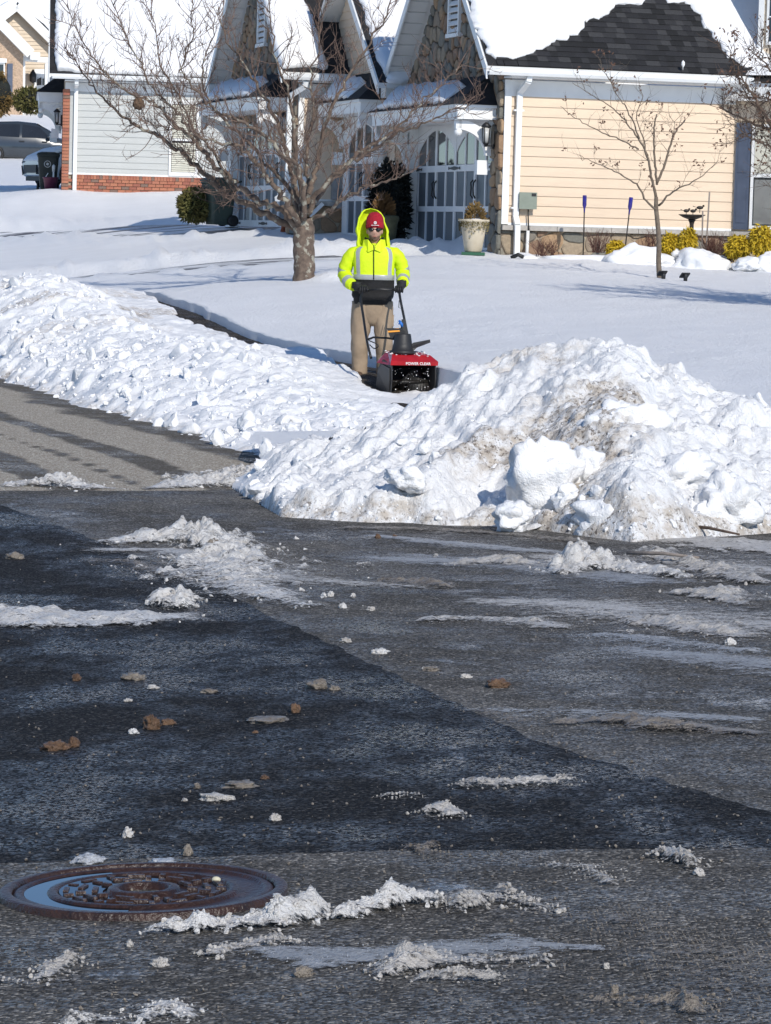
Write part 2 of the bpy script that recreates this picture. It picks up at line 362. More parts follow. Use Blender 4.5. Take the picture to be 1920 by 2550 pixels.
# ---- lawn: one sheet in street coordinates, cut cleanly along the walkway
us = np.r_[np.linspace(-60, -8, 27), np.arange(-7.5, 26, .07), np.linspace(26.5, 62, 72), np.linspace(64, 180, 50)]
vs_ = np.r_[0.0, 0.0, np.arange(.0, 12, .085), np.linspace(12.2, 34, 110), np.linspace(35, 90, 40)]
U, V = np.meshgrid(us, vs_)
edgev = 3.46 + .05 * fbm(U * 1.1, U * 0 + 2, 3, 4) + .04 * np.round(vnoise(U * 1.6, U * 0 + 5, 8) * 4) / 4
Vv = edgev + V; X, Y = uv2xy(U, Vv); Z = lawn_z(X, Y)
near = 1 - smooth(20, 45, V)
Z = Z + near * (.028 * fbm(X * .55, Y * .55, 4, 2) + .012 * fbm(X * 2.4, Y * 1.2, 3, 6) * (0.4 + vnoise(X * .15, Y * .15, 4)))
Z = Z + .03 * fbm(X * .8, Y * .2, 3, 12) * smooth(50, 70, Y)
# trampled / crusted patches glint more
Z = Z + .022 * blobs(X * 5, Y * 4, 3) * smooth(.42, .58, vnoise(X * .22 + 3, Y * .22, 21))
# snow ramp at the foot of the trees and along the house beds
def bump_at(Z, c, r, h): return Z + h * np.exp(-((X - c[0]) ** 2 + (Y - c[1]) ** 2) / r ** 2)
tb = P(757, 697, 49.0)
Z = bump_at(Z, tb + np.array([.45, .05, 0]), .33, .13)
# driveway trench: shallow cleared strip with a ploughed ridge on its far side
dw = np.array([P(-420, 745, 62), P(-150, 722, 61), P(140, 700, 60), P(400, 672, 59), P(620, 655, 58.6), P(760, 648, 58.5), P(900, 640, 58.8)])[:, :2]
def dist_path(X, Y, path):
    best = np.full(X.shape, 1e9); side = np.zeros(X.shape); par = np.zeros(X.shape); acc = 0
    for a, b in zip(path[:-1], path[1:]):
        d = b - a; L = np.hypot(*d); t = np.clip(((X - a[0]) * d[0] + (Y - a[1]) * d[1]) / L ** 2, 0, 1)
        ex, ey = X - a[0] - t * d[0], Y - a[1] - t * d[1]; q = np.hypot(ex, ey); m = q < best
        side = np.where(m, np.sign(d[0] * ey - d[1] * ex), side); par = np.where(m, acc + t * L, par); best = np.where(m, q, best); acc += L
    return best, side, par
dd, ss, pp = dist_path(X, Y, dw); sg = dd * ss
trench = (1 - smooth(1.6, 2.1, np.abs(sg - .1) + .22 * fbm(X * 1.5, Y * 1.5, 3, 31)))
Z = Z - .15 * trench
lump = .6 + .55 * fbm(X * 2.2, Y * 2.2, 3, 7) + 1.2 * blobs(X * 3.2, Y * 3.2, 9)
Z = Z + .21 * lump * np.exp(-((sg - 2.5) / .42) ** 2) + .07 * lump * np.exp(-((sg + 2.1) / .3) ** 2)
dw2 = np.array([P(-400, 592, 84), P(0, 580, 80.5), P(200, 570, 78), P(420, 563, 74), P(560, 566, 71)])[:, :2]
d2, s2, p2 = dist_path(X, Y, dw2); g2 = d2 * s2
Z = Z - .16 * (1 - smooth(1.3, 1.8, np.abs(g2))) + .12 * lump * np.exp(-((g2 - 2.3) / .5) ** 2) + .14 * lump * np.exp(-((g2 + 2.3) / .5) ** 2)
# vertical cut face along the walkway
cutz = walk_z(U) - .06
Z[0] = np.minimum(cutz[0], Z[0] - .05); Z[1] = Z[1] + .0
Z[2] = Z[1] + .004
X0, Y0 = uv2xy(U[0], edgev[0] - .03 + .02 * vnoise(U[0] * 7, U[0] * 0, 3)); X[0] = X0; Y[0] = Y0
cut_show = smooth(5.4, 6.4, U)            # ahead of the machine nothing is cleared yet
lm = (Y[:-1, :-1] > 25.6 - .25 * np.clip(X[:-1, :-1], 0, 9)) | (X[:-1, :-1] > 12)
lm &= (Y[:-1, :-1] > 19)
lawn = tag(grid_obj('snow_lawn', X, Y, Z, M_lawn, mask=lm), 'smooth snow covered lawn sloping up to the houses', None, None, 'structure')
Zl_fn = lawn_z

# cleared ground: walkway, driveway, far path
M_walk = asphalt_mat('walkway asphalt', (0.06, 0.052, 0.045), (0.16, 0.14, 0.12), wet=.6, wscale=1.2, puddle=.62, wetcol=.5)
uu = np.linspace(4.5, 60, 300); U1, V1 = np.meshgrid(uu, np.linspace(2.2, 3.75, 7)); X1, Y1 = uv2xy(U1, V1)
tag(grid_obj('walkway', X1, Y1, walk_z(U1) + .0 * U1, M_walk), 'narrow cleared walkway behind the snow bank', None, None, 'structure')
def film_mat(name, base):
    m = snow_mat(name, None, .5, 30.0); nt = m.node_tree; b = nt.nodes['Principled BSDF']; old = b.inputs['Base Color'].links[0].from_socket
    n = world_noise(nt, .9, 7, (.5, 2.2, 1), .65, rot=R(8)); c = mixc(nt, mrange(nt, n, .44, .56), base, old); nt.links.new(c, b.inputs['Base Color']); return m
M_drive = film_mat('driveway asphalt with packed snow', (0.085, 0.085, 0.09))
for nm, path, wd, dz, lb in (('driveway', dw, 1.95, -.085, 'cleared driveway strip curving behind the tree'), ('far_path', dw2, 1.6, -.09, 'cleared path in front of the grey house')):
    q = []; L_ = np.r_[0, np.cumsum(np.hypot(*np.diff(path, axis=0).T))]
    t = np.linspace(0, L_[-1], 120); cx = np.interp(t, L_, path[:, 0]); cy = np.interp(t, L_, path[:, 1]); tx, ty = np.gradient(cx), np.gradient(cy); ln = np.hypot(tx, ty)
    k = np.linspace(-wd - .1, wd + .3, 9)[:, None]; X1 = cx[None] - k * (ty / ln)[None]; Y1 = cy[None] + k * (tx / ln)[None]
    tag(grid_obj(nm, X1, Y1, lawn_z(X1, Y1) + dz, M_drive), lb, None, None, 'structure')

# ---- snow bank between kerb and walkway
us = np.r_[np.arange(-7, 20, .032), np.linspace(20.1, 40, 160)]; vs_ = np.arange(-.45, 3.62, .032)
U, V = np.meshgrid(us, vs_); X, Y = uv2xy(U, V)
ve = V - .16 * fbm(U * 1.3, U * 0, 3, 3) - .10 * fbm(U * 5, V * 5, 2, 8)
base = road_z(X, Y) - .03
top = walk_z(U) + .05 + .08 * smooth(7.5, 9.5, U) - .12 * smooth(8.5, 12.5, U) * (1 - smooth(17, 20, U)) - base
prof = smooth(-.12, .55, ve) ** .7 * .62 + smooth(.3, 2.0, ve) * .38
nearm = smooth(7.0, 4.5, U)
H = base + prof * (top + .16 * (1 - nearm) * np.exp(-((V - 1.4) / .8) ** 2))
heap = .32 * np.exp(-((U - 17.5) / 2.4) ** 2 - ((V - .95) / 1.0) ** 2) * smooth(-.3, .5, ve)
H = H + heap * (1 + .25 * fbm(U, V, 3, 5))
env = smooth(-.12, .25, ve) * (1 - .45 * smooth(1.9, 2.7, V))
lum = .50 * blobs(U * 1.5, V * 1.5, 2, .2, .55, .55) * .34 + .34 * blobs(U * 3.1 + 5, V * 3.1, 12, .25, .6, .75) * .3 + .26 * blobs(U * 6.3, V * 6.3 + 3, 22, .25, .62, .8) * .22 + .2 * blobs(U * 12, V * 12, 32) * .14
rough_ = .05 * fbm(U * 1.6, V * 1.6, 3, 14) + .022 * fbm(U * 9, V * 9, 3, 15)
H = H + env * (.8 * lum + rough_)
clear = smooth(5.6, 6.5, U + .2 * fbm(U * 2, V * 2, 2, 3)) * smooth(0, .13, V - 2.72 - .44 * smooth(7.4, 9.5, U) + .10 * fbm(U * 2.5, V, 3, 6) - .12 * fbm(U * .7, V * 0, 2, 16))
Lz = lawn_z(X, Y)
ahead = (1 - smooth(5.2, 6.0, U)) * smooth(1.6, 2.6, V)
H = H * (1 - ahead) + (walk_z(U) + .03 * fbm(U * 3, V * 3, 4, 1) + .0 + .75 * lum * (1 - smooth(2.3, 2.8, V))) * ahead
H = H * (1 - clear) + (walk_z(U) - .10) * clear
dirt = np.clip(1.1 * np.exp(-((ve - .0) / .14) ** 2) * .55 + .75 * smooth(.52, .62, vnoise(U * 1.1, V * 1.1, 61)) * np.exp(-((U - 17) / 4) ** 2) + 1.2 * np.exp(-((V - 2.5) / .16) ** 2) * smooth(.5, .7, vnoise(U * .9, V, 66)) * smooth(5, 8, U), 0, 1)
bank = grid_obj('snow_bank', X, Y, H, M_bank, mask=None, attrs={'dirt': dirt})
tag(bank, 'long lumpy bank of ploughed snow along the side street kerb', 'snow bank')

# ---- big plough pile at the corner
xs = np.arange(-3.1, 5.4, .017); ys = np.arange(20.2, 28.6, .017); X, Y = np.meshgrid(xs, ys)
fx = np.array([G(*p)[0] for p in [(430, 1218), (560, 1195), (640, 1250), (700, 1285), (850, 1298), (1060, 1305), (1300, 1312), (1450, 1335), (1580, 1352), (1700, 1345), (1920, 1328)]])
fy = np.array([G(*p)[1] for p in [(430, 1218), (560, 1205), (640, 1250), (700, 1285), (850, 1298), (1060, 1305), (1300, 1312), (1450, 1335), (1580, 1352), (1700, 1345), (1920, 1328)]])
o = np.argsort(fx); Yf = np.interp(X, np.r_[fx[o], 5.4], np.r_[fy[o], fy[o][-1] + .2]) + .10 * fbm(X * 2.2, X * 0, 4, 3)
pxs = np.array([380, 450, 520, 560, 617, 686, 720, 800, 850, 900, 960, 1000, 1049, 1127, 1159, 1237, 1291, 1363, 1415, 1467, 1536, 1588, 1629, 1675, 1744, 1813, 1848, 1920, 2100, 2300])
pys = np.array([1226, 1208, 1198, 1190, 1172, 1135, 1125, 1108, 1095, 1075, 1048, 1025, 990, 956, 922, 900, 870, 855, 850, 840, 846, 867, 910, 912, 948, 980, 982, 1018, 1080, 1150])
cr = np.array([P(a, b, 24.6) for a, b in zip(pxs, pys)]); Zc = np.interp(X, cr[:, 0], cr[:, 2]) - .05
Yc = 24.5 + .35 * fbm(X * .6, X * 0 + 3, 2, 5) + np.interp(X, [-3, -1.5, 0, 5], [0.6, .5, 0, 0])
t = np.clip((Y - Yf) / (Yc - Yf), -.3, 1); tb_ = np.clip((Y - Yc) / 2.6, 0, 1)
gz = road_z(X, Y); back = np.maximum(lawn_z(X, Y) - .12, gz)
fr = np.where(t > 0, .30 * np.clip(t, 0, 1) ** .45 + .70 * (np.clip(t, 0, 1) * (1 - .25 * np.clip(t, 0, 1) * (1 - np.clip(t, 0, 1)))), t)
Hf = gz + (Zc - gz) * np.where(t > 0, fr, t * 1.2) - .03 * (t < 0)
H = np.where(Y < Yc, Hf, back + (Zc - back) * (1 - smooth(0, 1, tb_)))
env = smooth(0, .10, t) * (1 - smooth(.55, 1, tb_)) * smooth(.02, .25, Zc - gz)
# shear grooves left by the plough run down to the left
a = R(62); s1 = X * math.sin(a) - (Y * 1.0) * math.cos(a); s2_ = X * math.cos(a) + Y * math.sin(a)
wl_ = 1 - smooth(.9, 1.7, X + .3 * fbm(X, Y, 2, 3)); 
groove = .17 * fbm(s1 * 2.1, s2_ * .55, 4, 41) + .05 * fbm(s1 * 7, s2_ * 1.5, 3, 42)
big = .30 * fbm(X * .9 + 4, Y * .9, 3, 51)
clod = .42 * blobs(X * 1.15 + .3, Y * 1.15, 4, .25, .62, .6) + .24 * blobs(X * 2.4, Y * 2.4, 14, .25, .6, .7) + .13 * blobs(X * 5, Y * 5, 24, .25, .6, .8) + .06 * blobs(X * 11, Y * 11, 34, .3, .6, .8)
H = H + env * (wl_ * (groove * 1.15 + .25 * clod) + (1 - wl_) * (clod * .55 + .25 * groove + .1 * big) + .35 * big * .4 + .05 * fbm(X * 8, Y * 8, 4, 44) + .022 * fbm(X * 24, Y * 24, 3, 45))
toe = np.exp(-((t - .06) / .10) ** 2) * smooth(.05, .3, Zc - gz)
H = H + toe * (.08 * blobs(X * 4.5, Y * 4.5, 54, .3, .6, .8) + .04 * blobs(X * 10, Y * 10, 55))
px_ = 960 + X / Y * FPX
def spot(cx, cy, rx, ry):       # dirt seam inside the pile: position along X and up the face
    return np.exp(-((X - cx) / rx) ** 2 - ((t - cy) / ry) ** 2)
seam = 1.0 * spot(1.35, .58, .38, .16) + 1.3 * spot(1.15, .42, .45, .10) + .9 * spot(.75, .42, .4, .07) + .9 * spot(1.25, .2, .22, .16) + .8 * spot(1.65, .72, .25, .08) + .45 * spot(.2, .3, .5, .1) + .5 * spot(1.0, .97, .5, .06) + .4 * spot(2.3, .3, .3, .06)
dirt = np.clip(seam * (.6 + .9 * vnoise(X * 5, Y * 5, 71)) + .75 * np.exp(-((t - .02) / .07) ** 2) + .14 * vnoise(X * 2, Y * 2, 72), 0, 1)
Yd = Y + env * (.10 * fbm(X * 3.1, Y * 3.1, 3, 81))
msk = (H[:-1, :-1] > gz[:-1, :-1] - .30) & (Zc > gz + .05)[:-1, :-1]
msk &= (t[:-1, :-1] > -.05)
msk &= (((xy2uv(X, Y)[1] > -.25 + .2 * fbm(X * 3, Y * 3, 3, 4)) | (Y < Yc)))[:-1, :-1]
pile = grid_obj('snow_pile', X, Yd, H, M_pile, mask=msk, attrs={'dirt': dirt})
tag(pile, 'tall dirt streaked heap of ploughed snow at the street corner', 'snow pile')
def clod_mesh(name, seed, r=(1, 1, 1), sub=4, amp=.22, freq=1.6, fine=.05):
    bm = bmesh.new(); bmesh.ops.create_icosphere(bm, subdivisions=sub, radius=1)
    for v in bm.verts:
        p = v.co.copy(); n = mnoise.noise(p * freq + Vector((seed * 3.1, seed * 1.7, seed))) * amp + mnoise.noise(p * freq * 2.6 + Vector((seed, 5, 2))) * amp * .45 + mnoise.noise(p * freq * 8 + Vector((seed, 1, 9))) * fine
        q = p * (1 + n); v.co = Vector((q.x * r[0], q.y * r[1], q.z * r[2]))
    me = bpy.data.meshes.new(name); bm.to_mesh(me); bm.free()
    me.polygons.foreach_set('use_smooth', [True] * len(me.polygons)); return me
M_block = snow_mat('snow block', None, .7, 20.0, bdist=.03)
def pile_z(x, y):
    i = int(round((x - xs[0]) / .017)); j = int(round((y - ys[0]) / .017)); return float(H[min(max(j, 0), H.shape[0] - 1), min(max(i, 0), H.shape[1] - 1)])
for i, (px, py, Yb, r) in enumerate([(1355, 1205, 22.25, (.26, .16, .30)), (1510, 1305, 21.45, (.20, .14, .14)), (1815, 1255, 21.9, (.22, .2, .2)), (1275, 1290, 21.65, (.13, .12, .10)),
        (1015, 1195, 22.2, (.14, .1, .08)), (1560, 1075, 22.9, (.3, .2, .2)), (1415, 1245, 21.9, (.1, .1, .09)), (1690, 1180, 22.3, (.25, .2, .14)), (1460, 1165, 22.3, (.12, .12, .14))]):
    me = clod_mesh('snow_block', i + 3, r, 4, .42, 1.9, .07); me.materials.append(M_block)
    q = P(px, py, Yb + (.10 if i else .0)); ob = link('snow_block', me, pile, q, (rng.uniform(-.3, .3), rng.uniform(-.3, .3), rng.uniform(0, 6)))
# ------------------------------------------------------------------ houses
TH = R(15.5); E1 = np.array([math.cos(TH), math.sin(TH), 0]); E2 = np.array([-math.sin(TH), math.cos(TH), 0])
def loc(px, py, K, ax, val):
    """local (s, t, z) of the picked ray on the house plane s=val or t=val"""
    d = ray(px, py); o = CAM - np.array([K[0], K[1], 0]); e = E1 if ax == 's' else E2
    k = (val - o @ e) / (d @ e); p = o + d * k; return (p @ E1, p @ E2, p[2])
M_white = mat('white painted trim', (.80, .80, .78), .45, .03, 3, 0.05)
M_gutter = mat('white aluminium', (.78, .79, .78), .35, .03, 3)
M_soffit = mat('vented soffit', (.74, .73, .70), .6, .03, 3)
M_peach = mat('peach siding', (.70, .55, .40), .6, .03, 2.0, .1, 60, stretch=(1, 1, 6))
M_grey = mat('grey siding', (.48, .49, .47), .6, .03, 2.0, .1, 60, stretch=(1, 1, 6))
M_tansid = mat('tan siding', (.62, .51, .38), .6, .03, 2.0)
M_shingle = rand_mat('asphalt shingle', [(.016, .016, .018), (.026, .026, .028), (.011, .011, .012), (.042, .042, .044), (.020, .020, .023)], .9, .5, 90)
M_roofbase = mat('roof felt and shingles', (.018, .018, .020), .9, .2, 9, .5, 60)
M_stone = rand_mat('field stone', [(.30, .19, .11), (.22, .20, .16), (.36, .24, .14), (.17, .165, .14), (.26, .17, .11), (.33, .26, .18), (.19, .17, .14), (.28, .22, .16)], .85, .5, 22)
M_mortar = mat('mortar', (.40, .33, .24), .95, .1, 12, .3, 60)
M_dkmortar = mat('dark mortar', (.13, .105, .08), .95, .1, 12, .3, 60)
M_brick = rand_mat('red brick', [(.36, .13, .08), (.42, .17, .10), (.30, .11, .075), (.38, .15, .09), (.20, .13, .10), (.40, .16, .10)], .9, .4, 60)
M_cap = mat('cast stone cap', (.42, .39, .35), .85, .1, 10, .3, 40)
M_doorpan = mat('slate door panel', (.085, .105, .125), .45, .05, 4)
M_doorwhite = mat('white door trim', (.74, .74, .73), .5, .03, 4)
M_black = mat('black iron', (.012, .012, .013), .5, .1, 10)
M_roofsnow = snow_mat('roof snow', None, .4, 12.0, bdist=.03)
def glass_mat(name, tint=(.02, .022, .025)):
    m = mat(name, tint, .06, .1, 2); m.node_tree.nodes['Principled BSDF'].inputs['Specular IOR Level'].default_value = .8; return m
M_glass = glass_mat('window glass')
M_blind = mat('window blind', (.62, .60, .50), .7, .05, 3)
M_shutter = mat('blue grey shutter', (.075, .095, .14), .5, .08, 5)
M_lamp = mat('lamp glass', (.5, .5, .48), .2, .05, 4)

def siding(root, s0, s1, t, z0, z1, exp_, m, wallname='wall', depth=.2):
    """lap siding on a wall facing -t; each board is a sub-part"""
    wl_ = MB().box(s0, s1, t, t + depth, z0, z1).build(wallname, m, root)
    n = max(1, round((z1 - z0) / exp_)); e = (z1 - z0) / n; L = s1 - s0
    b = MB().add([(0, -.024, 0), (L, -.024, 0), (L, -.006, e), (0, -.006, e), (0, 0, 0), (L, 0, 0), (L, 0, e), (0, 0, e)],
                 [(0, 1, 2, 3), (0, 4, 5, 1), (0, 3, 7, 4), (1, 5, 6, 2), (3, 2, 6, 7)]).mesh('siding_board', m)
    for k in range(n): link('siding_board', b, wl_, (s0, t, z0 + k * e))
    return wl_
def clip_poly(poly, p, n):
    out = []
    for i in range(len(poly)):
        a, b = poly[i], poly[(i + 1) % len(poly)]; da = (a[0] - p[0]) * n[0] + (a[1] - p[1]) * n[1]; db = (b[0] - p[0]) * n[0] + (b[1] - p[1]) * n[1]
        if da <= 0: out.append(a)
        if (da < 0 < db) or (db < 0 < da): k = da / (da - db); out.append((a[0] + (b[0] - a[0]) * k, a[1] + (b[1] - a[1]) * k))
    return out
def stones(parent, region, cell, to3, nrm, m, seed=1, gap=.012, depth=.05, asp=1.0, exclude=None):
    """fieldstone veneer: voronoi cells of jittered points, each stone a part; region convex polygon in wall (a, z)"""
    rg = np.random.default_rng(seed); xs_ = [q[0] for q in region]; zs_ = [q[1] for q in region]; pts = []
    cx, cz = cell * asp, cell / asp
    for i in range(int((max(xs_) - min(xs_)) / cx) + 3):
        for j in range(int((max(zs_) - min(zs_)) / cz) + 3):
            pts.append((min(xs_) + (i - .5 + rg.uniform(-.42, .42)) * cx, min(zs_) + (j - .5 + rg.uniform(-.42, .42) + .5 * (i % 2)) * cz))
    pts = np.array(pts); made = 0
    for i, p in enumerate(pts):
        poly = list(region); d = np.hypot(*(pts - p).T)
        for j in np.argsort(d)[1:14]:
            if d[j] > cell * 3.2: break
            q = pts[j]; nn = (q - p) / d[j]; mid = (p + q) / 2 - nn * gap; poly = clip_poly(poly, mid, nn)
            if len(poly) < 3: break
        if len(poly) < 3: continue
        A = np.array(poly); c = A.mean(0); ar = .5 * abs(np.dot(A[:, 0], np.roll(A[:, 1], 1)) - np.dot(A[:, 1], np.roll(A[:, 0], 1)))
        if ar < .006 or (exclude and exclude(c)): continue
        # soften the corners
        B = []
        for k in range(len(A)):
            a, b, d_ = A[k - 1], A[k], A[(k + 1) % len(A)]; B += [b + (a - b) * .22, b + (d_ - b) * .22]
        B = np.array(B); hgt = depth * rg.uniform(.7, 1.3); n = len(B); I = c + (B - c) * .86
        mid = c + rg.uniform(-.02, .02, 2)
        v = [to3(*q, 0) for q in B] + [to3(*q, hgt * .7) for q in B] + [to3(*q, hgt) for q in I] + [to3(*mid, hgt * 1.12)]
        f = []
        for k in range(n):
            l = (k + 1) % n; f += [(k, l, n + l, n + k), (n + k, n + l, 2 * n + l, 2 * n + k), (2 * n + k, 2 * n + l, 3 * n)]
        mb = MB().add(v, f, 0, False); ob = mb.build('stone', m, parent); made += 1
    return made
def gutter(root, s0, s1, t, z):
    g = MB().prism([(s0, t, z), (s0, t - .10, z), (s0, t - .125, z + .05), (s0, t - .13, z + .12), (s0, t - .115, z + .125), (s0, t - .11, z + .03), (s0, t, z + .03)], (s1 - s0, 0, 0)).build('gutter', M_gutter, root)
    return g
def downspout(parent, path, w=.085, m=M_gutter):
    b = MB()
    for a, c in zip(path[:-1], path[1:]): b.bar(a, c, w, w * .8, 0, (0, 1, 0.001))
    ob = b.build('downspout', m, parent); return ob
def garage_door(root, t0, t1, z0, cols, s_in=.12, single=False):
    """carriage style door on a wall facing -s, cols columns of panels"""
    H_ = 2.42; d = MB().box(s_in, s_in + .06, t0, t1, z0, z0 + H_).build('garage_door', M_doorpan, root)
    cw = (t1 - t0) / cols; x = s_in
    rails = [(0, .13), (.76, .86), (1.49, 1.61), (2.3, H_)]
    for a, b in rails: MB().box(x - .03, x + .01, t0, t1, z0 + a, z0 + b).build('rail', M_doorwhite, d)
    wide = MB().box(-.029, .01, -.055, .055, .131, 2.299).mesh('stile', M_doorwhite); thin = MB().box(-.026, .01, -.03, .03, .132, 2.298).mesh('stile', M_doorwhite)
    for k in range(cols + 1): link('stile', wide if k % 2 == 0 else thin, d, (x, t0 + k * cw, z0))
    for g in range(cols // 4):                      # arch boards above each pair of leaves
        a0 = t0 + g * 4 * cw; a1 = a0 + 4 * cw; n = 14; top = z0 + 2.3; arc = []
        for i in range(n + 1):
            f_ = i / n; arc.append((x - .022, a0 + (a1 - a0) * f_, z0 + 1.80 + .46 * math.sin(math.pi * f_) ** .8))
        for p_, q_ in zip(arc[:-1], arc[1:]):
            pass
        b = MB()
        for p_, q_ in zip(arc[:-1], arc[1:]):
            b.prism([p_, q_, (p_[0], q_[1], top + .005), (p_[0], p_[1], top + .005)], (.03, 0, 0))
        b.build('arch_board', M_doorwhite, d)
    for k in range(cols): MB().box(x - .008, x + .005, t0 + k * cw + .05, t0 + (k + 1) * cw - .05, z0 + 1.62, z0 + 2.29).build('window_pane', M_glass, d)
    for g in range(cols // 4):
        for zc in (.065, 1.55):
            for tc, dr in ((t0 + g * 4 * cw, 1), (t0 + (g + 1) * 4 * cw, -1)):
                MB().prism([(x - .036, tc, z0 + zc - .035), (x - .036, tc + dr * .30, z0 + zc - .008), (x - .036, tc + dr * .36, z0 + zc - .025), (x - .036, tc + dr * .36, z0 + zc + .025), (x - .036, tc + dr * .30, z0 + zc + .008), (x - .036, tc, z0 + zc + .035)], (-.012, 0, 0)).build('hinge', M_black, d)
        c = t0 + (g * 4 + 2) * cw
        for o_ in (-.07, .07):
            MB().tube([(x - .03, c + o_, z0 + 1.0), (x - .07, c + o_ * 1.3, z0 + 1.06), (x - .07, c + o_ * .8, z0 + 1.18), (x - .07, c + o_ * 1.3, z0 + 1.28), (x - .03, c + o_, z0 + 1.33)], .014, 6).build('handle', M_black, d)
    return d
def canopy(root, t0, t1, zb, proj, s0=0.0, snow=True, balls=True):
    """timber canopy over a garage door: fascia beam, hipped roof, curved brackets at both ends"""
    f = MB().box(s0 - proj, s0, t0, t1, zb, zb + .20); c = f.build('canopy', M_white, root)
    MB().box(s0 - proj - .05, s0, t0 - .05, t1 + .05, zb + .2, zb + .25).build('cornice', M_white, c)
    hip = .45; a = (s0 - proj - .08, t0 - .08, zb + .25); b = (s0 - proj - .08, t1 + .08, zb + .25); e = (s0, t1 + .08, zb + .25); g = (s0, t0 - .08, zb + .25)
    h = (s0, t0 + hip, zb + .84); i_ = (s0, t1 - hip, zb + .84)
    MB().add([a, b, e, g, h, i_], [(0, 1, 5, 4), (3, 0, 4), (1, 2, 5), (3, 4, 5, 2), (0, 3, 2, 1)]).build('canopy_roof', M_roofbase, c)
    if snow:
        mb = MB(); n = 30; top = []; lo = []
        def pt(u, k): # k 0..1 up the slope, lifted
            s_ = s0 - proj - .06 + (proj + .06) * k; return (s_, t0 + .9 + (t1 - t0 - 1.0) * u, zb + .25 + .59 * k)
        rings_ = []
        for q in range(n + 1):
            u = q / n; edge_ = .07 + .05 * math.sin(q * 1.7) * math.sin(q * .6); hh = .17 * (1 - abs(2 * u - 1) ** 8) + .01
            P0 = pt(u, edge_); P1 = pt(u, .60 + .04 * math.sin(q)); 
            rings_.append([P0, (P0[0] - .02, P0[1], P0[2] + hh * .6), (P0[0] + .08, P0[1], P0[2] + hh), (P1[0] - .1, P1[1], P1[2] + hh * .8), P1])
        mb.rings(rings_, 0, True, True); mb.build('canopy_snow', M_roofsnow, c)
    for tt in (t0 + .12, t1 - .24):
        b = MB(); n = 10; outer = []; inner = []
        for q in range(n + 1):
            an = math.pi / 2 * q / n; r0, r1 = proj * .98, proj * .98 - .17
            outer.append((s0 - proj * .98 + r0 * math.sin(an), tt, zb - .62 + .62 * math.cos(an))); inner.append((s0 - proj * .98 + r1 * math.sin(an), tt, zb - .62 + (.62 - .17) * math.cos(an)))
        for q in range(n): b.prism([outer[q], outer[q + 1], inner[q + 1], inner[q]], (0, .12, 0))
        b.bar((s0 - .34, tt + .06, zb - .2), (s0 - .02, tt + .06, zb - .02), .1, .09); b.box(s0 - .07, s0, tt, tt + .12, zb - .7, zb); b.box(s0 - .32, s0 - .12, tt, tt + .12, zb - .95, zb - .7)
        br = b.build('bracket', M_white, c)
        MB().ellipsoid((s0 - proj * .9, tt + .06, zb - .22), (.075, .075, .075), 12, 8).box(s0 - proj * .96, s0 - proj * .84, tt, tt + .12, zb - .16, zb).build('finial', M_white, br)
    return c
def wall_lantern(root, p):
    b = MB().lathe([(.07, .0), (.10, .02), (.02, .10)], 8, (p[0], p[1], p[2] + .16)); b.lathe([(.05, -.12), (.06, -.10), (.02, -.17)][::-1], 8, p); b.bar((p[0], p[1], p[2] - .15), (p[0] + .16, p[1], p[2] - .15), .03)
    b.box(p[0] + .10, p[0] + .14, p[1] - .05, p[1] + .05, p[2] - .2, p[2] + .1)
    for k in range(4): an = k * math.pi / 2 + .78; b.bar((p[0] + .055 * math.cos(an), p[1] + .055 * math.sin(an), p[2] - .1), (p[0] + .075 * math.cos(an), p[1] + .075 * math.sin(an), p[2] + .16), .014)
    o = b.build('wall_lantern', M_black, root); MB().lathe([(.045, -.1), (.062, .15)], 8, p).build('lamp_glass', M_lamp, o); return o
def roof(root, s0, s1, te, tr, tf, ze, zr, over=.0, m=M_roofbase, th=.10):
    """gabled roof, ridge along s; te near eave, tr ridge, tf far eave; soffit faces are a separate material"""
    b = MB(); ev = (ze, zr, ze)
    for (ta, za, tb2, zb2) in ((te, ze, tr, zr), (tf, ze, tr, zr)):
        v = [(s0, ta, za), (s1, ta, za), (s1, tb2, zb2), (s0, tb2, zb2)]; lo = [(a, b_, c - th) for a, b_, c in v]; fl = ta < tb2
        b.add(v, [(0, 1, 2, 3) if fl else (3, 2, 1, 0)], 0); b.add(lo, [(3, 2, 1, 0) if fl else (0, 1, 2, 3)], 1)
        b.add([v[0], v[1], lo[1], lo[0]], [(0, 3, 2, 1) if fl else (0, 1, 2, 3)], 1)
        b.add([v[1], v[2], lo[2], lo[1]], [(0, 1, 2, 3)], 1)
        b.add([v[0], v[3], lo[3], lo[0]], [(0, 1, 2, 3)], 1)
    return b.build('roof', [m, M_soffit], root)
def rake(root, s, ta, za, tb2, zb2, wd=.2, th=.03):
    b = MB().prism([(s, ta, za - .02), (s, tb2, zb2 - .02), (s, tb2, zb2 - .02 - wd), (s, ta, za - .02 - wd)], (-th, 0, 0)); return b.build('rake_board', M_white, root)
